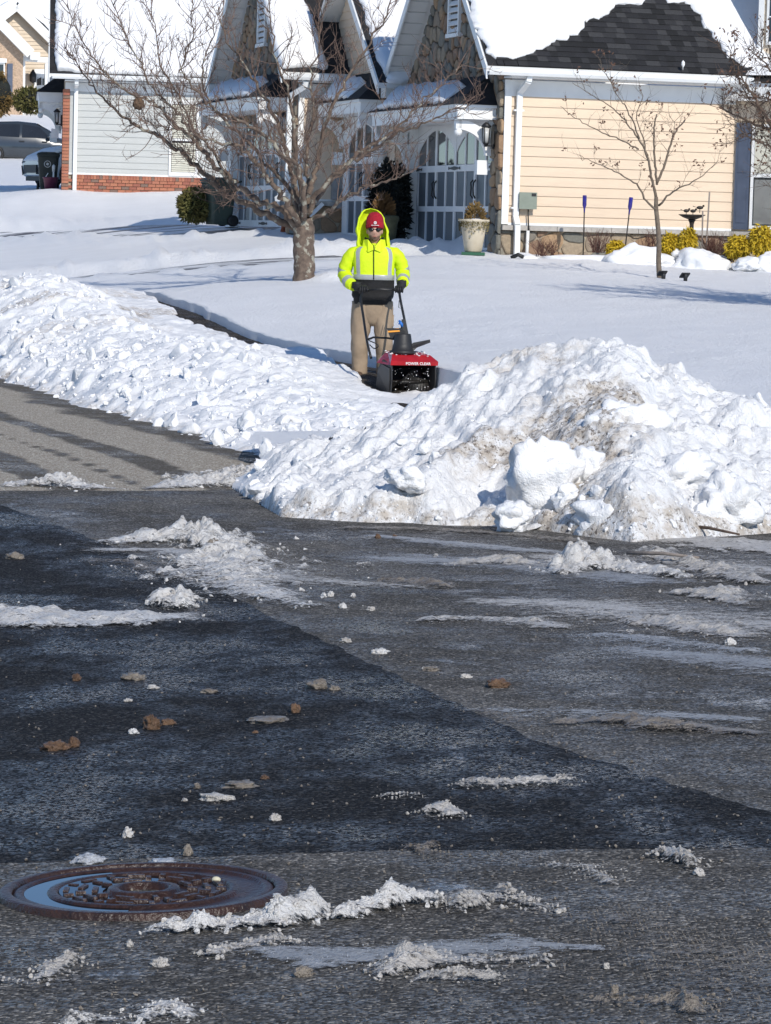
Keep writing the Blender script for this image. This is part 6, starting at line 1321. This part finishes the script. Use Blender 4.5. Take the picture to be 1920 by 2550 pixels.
for k in rg3.choice(idx, 235, p=wgt):
    r = .035 + .085 * rg3.random() ** 2.2; o = link('snow_chunk', CH[int(rg3.integers(0, 9))], bank, bco[k] + np.array([0, 0, r * .25]), tuple(rg3.uniform(0, 6, 3))); o.scale = (r * rg3.uniform(.8, 1.4), r * rg3.uniform(.7, 1.1), r * rg3.uniform(.55, .9))
small_chunks('snow_crumbs', bank, [(bco[k] + np.array([0, 0, .004]), .008 + .028 * rg3.random() ** 2.5) for k in rg3.choice(idx, 3200, p=wgt)], M_block)
pme = pile.data; npv = len(pme.vertices); pco = np.empty(npv * 3, np.float32); pme.vertices.foreach_get('co', pco); pco = pco.reshape(-1, 3)
hgt = pco[:, 2] - road_z(pco[:, 0], pco[:, 1]); idx = np.where((hgt > .02) & (pco[:, 1] < 25.0) & (pco[:, 0] > -2.6))[0]; wgt = np.exp(-hgt[idx] / .35) * (1 + 1.2 * (pco[idx, 0] > .8)); wgt /= wgt.sum()
for k in rg3.choice(idx, 130, p=wgt):
    r = .025 + .07 * rg3.random() ** 2.2; o = link('snow_chunk', CH[int(rg3.integers(0, 9))], pile, pco[k] + np.array([0, 0, r * .2]), tuple(rg3.uniform(0, 6, 3))); o.scale = (r * rg3.uniform(.8, 1.4), r * rg3.uniform(.7, 1.1), r * rg3.uniform(.55, .9))
small_chunks('snow_crumbs', pile, [(pco[k], .006 + .02 * rg3.random() ** 2.5) for k in rg3.choice(idx, 2200, p=wgt)], M_block)

def slush_mat(name, a, b, dark, alpha=True, amax=1.0):
    m = bpy.data.materials.new(name); m.use_nodes = True; nt = m.node_tree; bs = nt.nodes['Principled BSDF']; L = nt.links.new
    c = mixc(nt, mrange(nt, world_noise(nt, 12, 7, rough=.7), .36, .62), a, b); c = mixc(nt, mrange(nt, world_noise(nt, 48, 5, rough=.7), .56, .70, 0, .75), c, dark)
    L(c, bs.inputs['Base Color']); bs.inputs['Roughness'].default_value = .32; bs.inputs['Specular IOR Level'].default_value = .45
    h = math_(nt, 'ADD', world_noise(nt, 60, 4, rough=.65), math_(nt, 'MULTIPLY', world_noise(nt, 190, 3), .5)); bp = N(nt, 'ShaderNodeBump', Strength=1.0, Distance=.016); L(h, bp.inputs['Height']); L(bp.outputs[0], bs.inputs['Normal'])
    if alpha:
        n = world_noise(nt, 22, 7, (.55, 1.5, 1), .7); n3 = world_noise(nt, 80, 5, (.7, 1.2, 1), .75); nn = math_(nt, 'ADD', math_(nt, 'MULTIPLY', math_(nt, 'SUBTRACT', n, .5), 3.0), math_(nt, 'MULTIPLY', math_(nt, 'SUBTRACT', n3, .5), 3.6))
        cov = math_(nt, 'ADD', math_(nt, 'MULTIPLY', attr(nt, 'cover'), 1.2), nn); L(mrange(nt, cov, .46, .95, 0, amax), bs.inputs['Alpha'])
    return m
S_white = slush_mat('white slush', (.78, .77, .75), (.66, .63, .59), (.40, .35, .29)); S_grey = slush_mat('grey slush', (.64, .61, .57), (.47, .44, .40), (.20, .17, .14)); S_dark = slush_mat('brown slush', (.32, .28, .23), (.20, .17, .14), (.07, .055, .045)); S_ice = slush_mat('icy film', (.62, .64, .67), (.50, .52, .55), (.20, .20, .21), amax=.62)
def ridge(px_path, wd, hgt_, m, label, seed, name='slush_ridge', film=2.2, res=.012, crumbs=60, blob=1.0, flat=.3):
    """low ragged heap along a path picked on the road; wd half-width, film = how far a thin skirt spreads"""
    p = np.array([G(*q)[:2] for q in px_path]); hgt = np.asarray(hgt_) * .95; wd = np.asarray(wd) * 1.15 if hasattr(wd, '__len__') else wd * 1.15; n0 = len(p); wds = np.interp(np.linspace(0, 1, 200), np.linspace(0, 1, n0), wd if hasattr(wd, '__len__') else [wd] * n0); hs_ = np.interp(np.linspace(0, 1, 200), np.linspace(0, 1, n0), hgt if hasattr(hgt, '__len__') else [hgt] * n0)
    mw = wds.max() * film; res = max(res, mw / 45); x0, y0 = p.min(0) - mw; x1, y1 = p.max(0) + mw; nx, ny = int((x1 - x0) / res) + 2, int((y1 - y0) / res) + 2; X, Y = np.meshgrid(x0 + np.arange(nx) * res, y0 + np.arange(ny) * res)
    d, sd_, par = dist_path(X, Y, p); tot = np.hypot(*np.diff(p, axis=0).T).sum(); f = par / tot; w_ = np.interp(f, np.linspace(0, 1, 200), wds); hh = np.interp(f, np.linspace(0, 1, 200), hs_)
    dn = d / w_ * (1 + .45 * fbm(X * 3.2 / max(mw, .1) * .4, Y * 3.2 / max(mw, .1) * .4, 3, seed) + .55 * fbm(X * 13, Y * 8, 3, seed + 70)); core_ = np.clip(1 - dn, 0, 1) ** .6
    H_ = hh * core_ * (.45 + .5 * fbm(X * 5, Y * 5, 3, seed + 3) + blob * (1.1 * blobs(X * 9, Y * 9, seed + 5, .3, .65, .8) + .6 * blobs(X * 21, Y * 21, seed + 6, .3, .6, .8))); gate = .48 + .62 * smooth(.30, .66, vnoise(X * 2.6 / (.25 + mw) * .5, Y * 2.6 / (.25 + mw) * .5, seed + 80)) * (.75 + .5 * vnoise(X * 7, Y * 7, seed + 81)); H_ = np.maximum(H_ * gate, 0)
    H_ += .006 * np.clip(1 - dn / film, 0, 1) + .004 * fbm(X * 18, Y * 18, 2, seed) * core_
    cov = np.clip(np.clip(gate, .3, 1) * core_ * 1.4 * np.clip(hh / .045, .42, 1) + flat * np.clip(1 - dn / film, 0, 1) ** 1.2 * .9, 0, 1)
    Z = road_z(X, Y) + .0028 + H_; mk = (dn < film)[:-1, :-1]
    if not mk.any(): return
    o = grid_obj(name, X, Y, Z, m, mask=mk, attrs={'cover': cov}); tag(o, label, 'slush')
    if crumbs:
        ii = np.where((dn < film * .9).ravel())[0]; wg = np.exp(-dn.ravel()[ii] * 1.0); wg /= wg.sum(); pk = np.random.default_rng(seed).choice(ii, min(int(crumbs * (1.6 if p[0][1] < 12 else .7)), len(ii) // 2), p=wg); fl = np.stack([X, Y, Z], -1).reshape(-1, 3); sc = float(np.mean(hs_))
        small_chunks('slush_crumbs', o, [(fl[k], max(.0022, sc * (.04 + .2 * rng.random() ** 2))) for k in pk], BARE[m.name])
    return o
BARE = {}
for m_, args in ((S_white, ((.78, .77, .75), (.66, .63, .59), (.40, .35, .29))), (S_grey, ((.64, .61, .57), (.47, .44, .40), (.20, .17, .14))), (S_dark, ((.32, .28, .23), (.20, .17, .14), (.07, .055, .045))), (S_ice, ((.55, .58, .62), (.40, .42, .46), (.20, .20, .21)))):
    BARE[m_.name] = slush_mat(m_.name + ' lump', *args, alpha=False)
ridge([(270, 1352), (380, 1345), (470, 1340), (545, 1345), (590, 1375)], [.10, .16, .24, .26, .14], [.02, .06, .15, .15, .08], S_white, 'tallest white slush heap in the middle left of the road', 1, crumbs=120)
ridge([(560, 1385), (575, 1430), (610, 1465), (680, 1490), (760, 1510)], [.24, .30, .30, .20, .10], [.07, .09, .08, .05, .02], S_white, 'crumbly white slush trail curving right from the tallest heap', 2, crumbs=160)
ridge([(-60, 1530), (60, 1545), (180, 1548), (300, 1545), (420, 1540), (505, 1548)], [.30, .30, .26, .27, .24, .05], [.06, .055, .045, .05, .06, .01], S_white, 'long flat white slush band reaching in from the left edge', 3, blob=.5, crumbs=60)
ridge([(405, 1508), (430, 1505), (450, 1515)], .08, .10, S_white, 'little pointed white heap on the tip of the flat slush band', 4, crumbs=20)
ridge([(20, 1213), (60, 1208), (110, 1212), (160, 1210), (215, 1216), (270, 1218)], [.06, .12, .14, .22, .16, .05], [.04, .07, .12, .15, .08, .02], S_white, 'white snow clods along the seam at the left edge', 5, crumbs=90)
ridge([(385, 1218), (450, 1212), (520, 1204), (590, 1196), (650, 1190), (700, 1185)], [.08, .2, .3, .36, .4, .4], [.02, .06, .10, .14, .18, .2], S_white, 'long thin white wedge of snow tapering off the left toe of the pile', 40, 'snow_wedge', film=1.3, crumbs=90)
for i_, (pth, wd_, lb_) in enumerate([([(980, 1395), (1200, 1400), (1420, 1420), (1600, 1450)], [.3, .5, .45, .2], 'broad streaky whitish melt smear below the pile centre'), ([(1250, 1500), (1450, 1510), (1700, 1530), (1950, 1560)], [.2, .45, .5, .4], 'broad streaky slush smear at the right edge'), ([(1550, 1620), (1750, 1640), (1950, 1660)], [.15, .3, .3], 'streaky icy smear under the right slush streaks'), ([(1400, 1390), (1650, 1400), (1950, 1425)], [.3, .5, .5], 'streaky grey smear between the pile foot and the right ridges'), ([(1180, 1770), (1400, 1775), (1650, 1785), (1850, 1795)], [.04, .16, .16, .08], 'pale smear painted for the sky sheen on the wet old asphalt right of the seam')]):  # the last smear paints sky reflected in wet asphalt as a pale film
    ridge(pth, wd_, .004, (S_ice, S_grey)[i_ % 2], lb_, 90 + i_, 'road_smear', film=1.5, crumbs=60, flat=.42)
ridge([(280, 1372), (420, 1372), (560, 1400), (700, 1440), (860, 1455), (1060, 1462)], [.12, .16, .3, .3, .2, .1], .008, S_grey, 'wide smear of thin grey slush under the white trail', 6, 'road_smear', film=2.4, crumbs=140, flat=.55)
ridge([(1150, 1408), (1230, 1402), (1310, 1410), (1370, 1418)], [.10, .14, .14, .06], [.03, .05, .04, .02], S_grey, 'narrow grey slush ridge below the pile centre', 7, crumbs=80)
ridge([(1405, 1430), (1450, 1408), (1500, 1415), (1560, 1420), (1620, 1428), (1700, 1440)], [.10, .2, .2, .18, .14, .06], [.05, .13, .09, .07, .05, .02], S_white, 'knobbly slush ridge with a pale peak below the pile', 8, crumbs=140)
ridge([(1620, 1378), (1680, 1400), (1750, 1420), (1820, 1440), (1890, 1452)], [.14, .16, .16, .14, .10], [.08, .07, .07, .06, .03], S_grey, 'upper right slush ridge sloping down to the edge', 9, crumbs=140)
ridge([(1720, 1480), (1770, 1475), (1810, 1492), (1850, 1508)], [.12, .16, .12, .05], [.04, .07, .04, .02], S_grey, 'short greyish slush mound below the upper right ridge', 10, crumbs=80)
ridge([(1430, 1525), (1520, 1535), (1600, 1545), (1700, 1560), (1840, 1585)], [.08, .14, .16, .2, .12], [.02, .03, .04, .035, .02], S_grey, 'long low slush streak near the right edge', 11, crumbs=200, film=2.6, flat=.5)
ridge([(1500, 1585), (1640, 1600), (1720, 1610), (1850, 1625)], [.08, .12, .12, .08], .02, S_ice, 'icy slush fringe under the long right streak', 12, crumbs=120, film=2.4, flat=.6)
ridge([(1060, 1545), (1200, 1545), (1310, 1550), (1390, 1565)], [.06, .10, .12, .05], .018, S_grey, 'faint grey slush streak in the centre right', 13, crumbs=100, film=2.4, flat=.5)
ridge([(960, 1452), (1040, 1455), (1110, 1465)], [.06, .12, .05], .025, S_dark, 'tan slush wedge at the end of the thin smear', 14, crumbs=50)
ridge([(1375, 1805), (1480, 1800), (1560, 1800), (1680, 1815), (1900, 1830)], [.03, .07, .09, .08, .04], [.01, .03, .035, .02, .012], S_dark, 'dark brown slush ridge across the old asphalt on the right', 15, crumbs=160, flat=.45)
ridge([(1198, 1775), (1240, 1785), (1290, 1800)], .035, .02, S_dark, 'small dark slush scrap on the asphalt seam', 16, crumbs=30)
ridge([(1140, 1962), (1170, 1955), (1230, 1957), (1330, 1952), (1420, 1952)], [.03, .055, .05, .05, .03], [.03, .05, .035, .03, .02], S_grey, 'neat beige slush ridge on the dark asphalt', 17, crumbs=60, film=1.6)
ridge([(970, 1985), (1000, 1980), (1030, 1985)], .025, .025, S_grey, 'crumbly slush clump left of the neat beige ridge', 18, crumbs=40)
ridge([(1070, 2030), (1105, 2022), (1135, 2035)], .032, .03, S_grey, 'lower slush clump below the neat beige ridge', 19, crumbs=60)
ridge([(395, 2322), (450, 2320), (530, 2315), (600, 2310), (690, 2300), (770, 2282)], [.03, .045, .05, .055, .06, .05], [.03, .05, .05, .06, .06, .06], S_white, 'bright white slush ridge right of the manhole', 20, crumbs=120, film=1.7)
ridge([(550, 2375), (600, 2365), (690, 2350), (760, 2355)], [.04, .045, .045, .02], [.05, .04, .055, .02], S_grey, 'beige slush lumps below the bright white ridge', 21, crumbs=60, film=1.7)
ridge([(845, 2290), (900, 2270), (960, 2260), (1030, 2248), (1085, 2252)], [.03, .05, .05, .045, .03], [.03, .05, .05, .045, .03], S_white, 'white slush ridge in the lower centre', 22, crumbs=90, film=1.7)
ridge([(1135, 2268), (1170, 2248), (1220, 2245), (1290, 2248), (1340, 2265)], [.03, .055, .05, .04, .03], [.03, .07, .05, .04, .02], S_grey, 'jagged beige slush ridge right of the lower centre ridge', 23, crumbs=130, film=1.9)
ridge([(690, 2375), (800, 2395), (950, 2385), (1150, 2370), (1350, 2360), (1480, 2365)], [.06, .09, .12, .13, .10, .04], .004, S_ice, 'whitish refrozen ice smear in the foreground', 24, 'ice_smear', film=1.5, crumbs=90, flat=.8)
ridge([(960, 2430), (1040, 2410), (1065, 2400), (1130, 2405), (1200, 2400), (1330, 2395)], [.03, .045, .05, .045, .04, .03], [.02, .05, .06, .03, .03, .02], S_grey, 'clumpy slush ridge on the refrozen smear', 25, crumbs=120, film=1.9)
ridge([(1060, 2440), (1110, 2445), (1220, 2440)], .03, .025, S_grey, 'lower slush scraps under the clumpy foreground ridge', 26, crumbs=60, film=2)
ridge([(350, 2545), (400, 2525), (430, 2515), (465, 2540)], [.03, .05, .05, .03], [.03, .055, .05, .03], S_white, 'slush heap cut by the bottom edge', 27, crumbs=50, film=1.7)
ridge([(180, 2552), (240, 2546), (300, 2550)], .025, .02, S_white, 'thin white slush scrap at the bottom left', 28, crumbs=20)
ridge([(1620, 2140), (1660, 2130), (1700, 2150), (1720, 2165)], [.02, .04, .045, .02], [.02, .035, .05, .02], S_grey, 'cluster of beige slush clumps at the far right of the near seam', 29, crumbs=60, film=2)
ridge([(1385, 2160), (1440, 2165), (1480, 2185), (1520, 2205)], [.02, .03, .035, .02], .02, S_grey, 'wispy slush streak right of centre near the seam', 30, crumbs=60, film=2.2)
ridge([(1100, 2395 - 260), (1030, 2120), (1080, 2115)], .03, .025, S_dark, 'brown slush scrap lying on the near seam', 31, crumbs=50, film=2)
ridge([(110, 2440), (135, 2415), (175, 2405)], [.03, .035, .03], [.03, .035, .03], S_grey, 'brownish slush clump in the lower left corner', 32, crumbs=60, film=2)
ridge([(0, 2445), (30, 2450), (60, 2452)], .02, .02, S_grey, 'pale slush scrap at the lower left edge', 33, crumbs=20)
ridge([(1540, 2290), (1620, 2330), (1700, 2380), (1780, 2420), (1880, 2380)], [.10, .15, .18, .16, .1], .006, S_dark, 'sprinkle of dark slush crumbs in the lower right', 34, 'slush_crumble', film=1.8, crumbs=700, flat=-.2)
ridge([(1480, 2500), (1700, 2505), (1720, 2525)], [.02, .04, .03], .03, S_dark, 'dark slush scraps at the bottom right', 35, crumbs=60, film=2)
ridge([(230, 1398), (330, 1405), (430, 1440)], .08, .02, S_dark, 'broken brown slush line left of the white trail', 36, crumbs=120, film=2.2)
ridge([(1660, 1345), (1760, 1352), (1860, 1362), (1960, 1372)], [.16, .24, .28, .3], [.03, .05, .05, .05], S_grey, 'flat packed grey slush shelf against the pile at the right edge', 37, 'slush_shelf', blob=.25, crumbs=60, flat=.8)
ridge([(950, 1338), (1100, 1352), (1300, 1372), (1420, 1380)], [.06, .12, .16, .1], .006, S_ice, 'thin shiny icy streak just below the pile', 38, 'ice_smear', film=1.8, crumbs=40, flat=.7)
ridge([(880, 1318), (1000, 1318), (1150, 1325), (1300, 1335), (1450, 1352)], .10, .02, S_dark, 'dirty melt fringe along the foot of the pile', 39, 'slush_fringe', film=2.2, crumbs=150, flat=.5)

def lump(px, py, wpx, hpx, m, label, seed, flat=1.0, name='slush_lump', group=None):
    q = G(px, py + hpx * .35); s_ = FPX / q[1]; me = clod_mesh(name, seed, (wpx / s_ / 2, wpx / s_ / 2 * .8, hpx / s_ * .62), 4, .46, 2.1, .13); me.materials.append(m)
    o = link(name, me, None, q + np.array([0, 0, hpx / s_ * .2]), (0, 0, seed)); return tag(o, label, 'slush lump', group)
Lw, Lg, Lb, Li = (BARE[k] for k in ('white slush', 'grey slush', 'brown slush', 'icy film')); L_rust = slush_mat('brown frozen lump', (.20, .12, .07), (.12, .07, .042), (.05, .03, .02), alpha=False)
for i, a in enumerate([(138, 1858, 66, 28, L_rust, 'long brown lump nearest the left edge'), (184, 1850, 34, 30, L_rust, 'round brown lump joined to the long brown lump'), (378, 1800, 50, 44, L_rust, 'largest brown lump on the dark asphalt'), (418, 1798, 40, 18, L_rust, 'flat brown lump right of the largest brown one'), (735, 1765, 30, 28, L_rust, 'single brown lump near the middle of the dark asphalt'),
   (790, 1705, 60, 26, Lb, 'wide tan lump near the middle of the dark asphalt'), (834, 1714, 26, 14, Lb, 'small tan lump right of the wide tan one'), (191, 1688, 24, 22, L_rust, 'small brown lump high on the left of the dark asphalt'), (332, 1685, 64, 20, Lb, 'flat crumbly tan lump left of centre'), (520, 1721, 40, 12, Lb, 'thin tan lump left of centre'), (668, 1791, 112, 14, Lb, 'long flat tan streak lump left of the single brown lump'),
   (1240, 1702, 66, 24, L_rust, 'orange brown lump lying on the grey asphalt'), (941, 1336, 15, 14, L_rust, 'brown pebble sized lump under the pile, left one'), (983, 1336, 13, 9, L_rust, 'brown pebble sized lump under the pile, right one'), (467, 2118, 32, 30, Lb, 'dirty lump above the manhole rim'), (36, 1385, 50, 18, Lb, 'tan slush lump at the left edge beside the dark seam'), (528, 1358, 40, 30, Lb, 'brown lump stuck in the tallest white heap'),
   (318, 2075, 34, 28, Lw, 'bright white lump on the dark asphalt above the manhole'), (332, 1822, 26, 16, Lw, 'pale round lump left of the largest brown lump'), (946, 1622, 42, 14, Lw, 'flat white flake near the seam of the two asphalts'), (860, 1594, 36, 12, Lg, 'greyish flake above the flat white flake'), (380, 1711, 30, 11, Lg, 'grey flake below the flat crumbly tan lump'), (222, 2138, 76, 26, Li, 'clear icy slab above the left of the manhole'), (405, 2146, 88, 18, Li, 'long thin icy slab above the manhole'),
   (806, 1482, 16, 14, Lw, 'white crumb at the end of the slush trail, leftmost'), (823, 1480, 16, 15, Lw, 'white crumb at the end of the slush trail, second'), (879, 1483, 14, 12, Lw, 'white crumb standing apart right of the slush trail'), (853, 1509, 22, 14, Lw, 'white crumb under the slush trail end'), (924, 1516, 20, 12, Lg, 'grey crumb farthest right of the slush trail'), (318, 1744, 24, 10, Lg, 'tiny grey flake left of the dark asphalt centre'), (565, 2251, 0, 0, None, ''),
   (398, 2396, 44, 24, Lg, 'grey lump below the white ridge beside the manhole'), (755, 2420, 48, 28, Lb, 'brown lump left of the foreground ice smear'), (322, 2350, 22, 20, Lg, 'small grey lump under the manhole'), (540, 1985, 80, 20, Lg, 'crumbly grey bar on the dark asphalt'), (600, 1953, 90, 16, Lb, 'long tan bar above the crumbly grey bar'), (491, 1958, 22, 16, Lb, 'small tan lump left of the long tan bar'), (659, 1936, 22, 12, L_rust, 'small brown lump right of the long tan bar'), (686, 2036, 32, 22, Lg, 'grey lump with a tail right of centre left'), (460, 1992, 18, 10, Lg, 'tiny grey lump left of the crumbly grey bar'),
   (1740, 2172, 30, 22, Lg, 'single beige lump right of the beige clump cluster'), (1160, 1683, 30, 12, Lg, 'pale flake left of the orange brown lump'), (1075, 1665, 48, 12, Lb, 'tan flake left of the pale flake'), (1055, 1665, 14, 10, Lg, 'tiny grey crumb beside the tan flake'), (1530, 2470, 22, 40, Lb, 'upright brown clump at the lower right'), (1510, 2405, 18, 18, Lg, 'grey crumb right of the ice smear'), (1690, 2300, 0, 0, None, ''), (1818, 1598, 26, 20, Lw, 'white lump near the right edge under the long streak'), (1640, 1412, 0, 0, None, ''), (1772, 1412, 24, 16, Lg, 'round grey lump on the upper right slush ridge'), (636, 1823, 16, 8, L_rust, 'tiny orange lump on the dark asphalt'), (1200, 1683, 0, 0, None, '')]):
    if a[4] is not None: lump(*a, seed=60 + i)
small_chunks('road_grit', None, [(G(rng.uniform(-100, 2000), 1330 + 1220 * rng.random() ** .8) + np.array([0, 0, .004]), .002 + .004 * rng.random() ** 2) for _ in range(1500)], Lb, 'scattered tan grit and crumbs on the wet road')
for i, (a, b, lb) in enumerate((((1690, 1330), (1840, 1352), 'thin broken twig at the foot of the pile'), ((1560, 1402), (1740, 1412), 'pale flat stick on the packed slush shelf'))):
    p0, p1 = Vector(G(*a)) + Vector((0, 0, .06)), Vector(G(*b)) + Vector((0, 0, .055)); o = MB().tube([(0, 0, 0), (p1 - p0) * .5 + Vector((0, .01, .01)), p1 - p0], [.012, .011, .007], 6).build('stick', M_wood if i else M_bark3, None, p0); tag(o, lb, 'stick')

# ---- manhole
M_rust = mat('wet rusty iron', (.055, .026, .017), .38, .25, 14, .5, 70, col2=(.022, .013, .011)); M_water = mat('standing water', (.008, .010, .012), .03, .1, 3, spec=.2)
mc = G(358, 2226); mh = empty('manhole', mc + np.array([0, 0, .006]), 0, 'round rusty iron manhole cover set in the near asphalt', 'manhole'); tilt = Matrix.Rotation(math.atan(-.04), 4, 'Y') @ Matrix.Rotation(math.atan(-.016), 4, 'X')
def lath(prof, n=72): return [[tilt @ Vector((r * math.cos(2 * math.pi * i / n), r * math.sin(2 * math.pi * i / n), z)) for i in range(n)] for r, z in prof]
RO = .385
MB().rings(lath([(RO, -.03), (RO, .010), (RO - .006, .014), (RO - .03, .014), (RO - .034, .004), (RO - .034, -.03)]), 0, False).build('frame', M_rust, mh)
cv = MB().rings(lath([(RO - .038, -.03), (RO - .038, .004), (RO - .045, .008), (RO - .06, .008), (RO - .066, .002), (.26, .001), (.255, .009), (.24, .011), (.232, .009), (.228, .0), (.10, .0), (.095, .012), (.075, .014), (.068, .012), (.062, -.012), (.0, -.012)]), 0, False).build('cover', M_rust, mh)
blk = {}
for ring_, (r0, r1, cnt) in enumerate(((.115, .145, 10), (.155, .185, 14), (.193, .222, 18))):
    for k in range(cnt):
        an = 2 * math.pi * (k + .5 * (ring_ % 2)) / cnt; tang = (k + ring_) % 2; L_ = (r1 - r0) if not tang else 2 * math.pi * r0 / cnt * .8; W_ = .016
        key = round(L_, 4)
        if key not in blk: blk[key] = MB().box(-L_ / 2, L_ / 2, -W_ / 2, W_ / 2, -.002, .011, taper=.85).mesh('raised_bar', M_rust)
        c = tilt @ Vector(((r0 + r1) / 2 * math.cos(an), (r0 + r1) / 2 * math.sin(an), 0)); link('raised_bar', blk[key], cv, c, (0, 0, an + (math.pi / 2 if tang else 0)))
wt = []; lev = .0035
aw = [math.pi * (.62 + .86 * i / 40) for i in range(41)]; wv = [tilt @ Vector((r * math.cos(a), r * math.sin(a), lev)) for a in aw for r in (.257, RO - .066)]
MB().add(wv, [(2 * i, 2 * i + 1, 2 * i + 3, 2 * i + 2) for i in range(40)]).build('standing_water', M_water, cv)
flat_ = [Vector((r * math.cos(2 * math.pi * i / 60), r * math.sin(2 * math.pi * i / 60), 0)) for r in (.11, .226) for i in range(60)]
wz = (tilt @ Vector((-.07, 0, .0015))).z; MB().add([(v.x, v.y, wz) for v in flat_], [(i, (i + 1) % 60, 60 + (i + 1) % 60, 60 + i) for i in range(60)]).build('standing_water', M_water, cv)
MB().rings(lath([(.062, -.006), (.002, -.006)]), 0, False).build('standing_water', M_water, cv)
o = MB().ellipsoid((0, 0, 0), (.013, .010, .009), 10, 6).build('pebble', mat('pale pebble', (.62, .58, .42), .6), None, Vector(G(538, 2207)) + Vector((0, 0, .018))); tag(o, 'small pale pebble on the manhole cover', 'pebble')
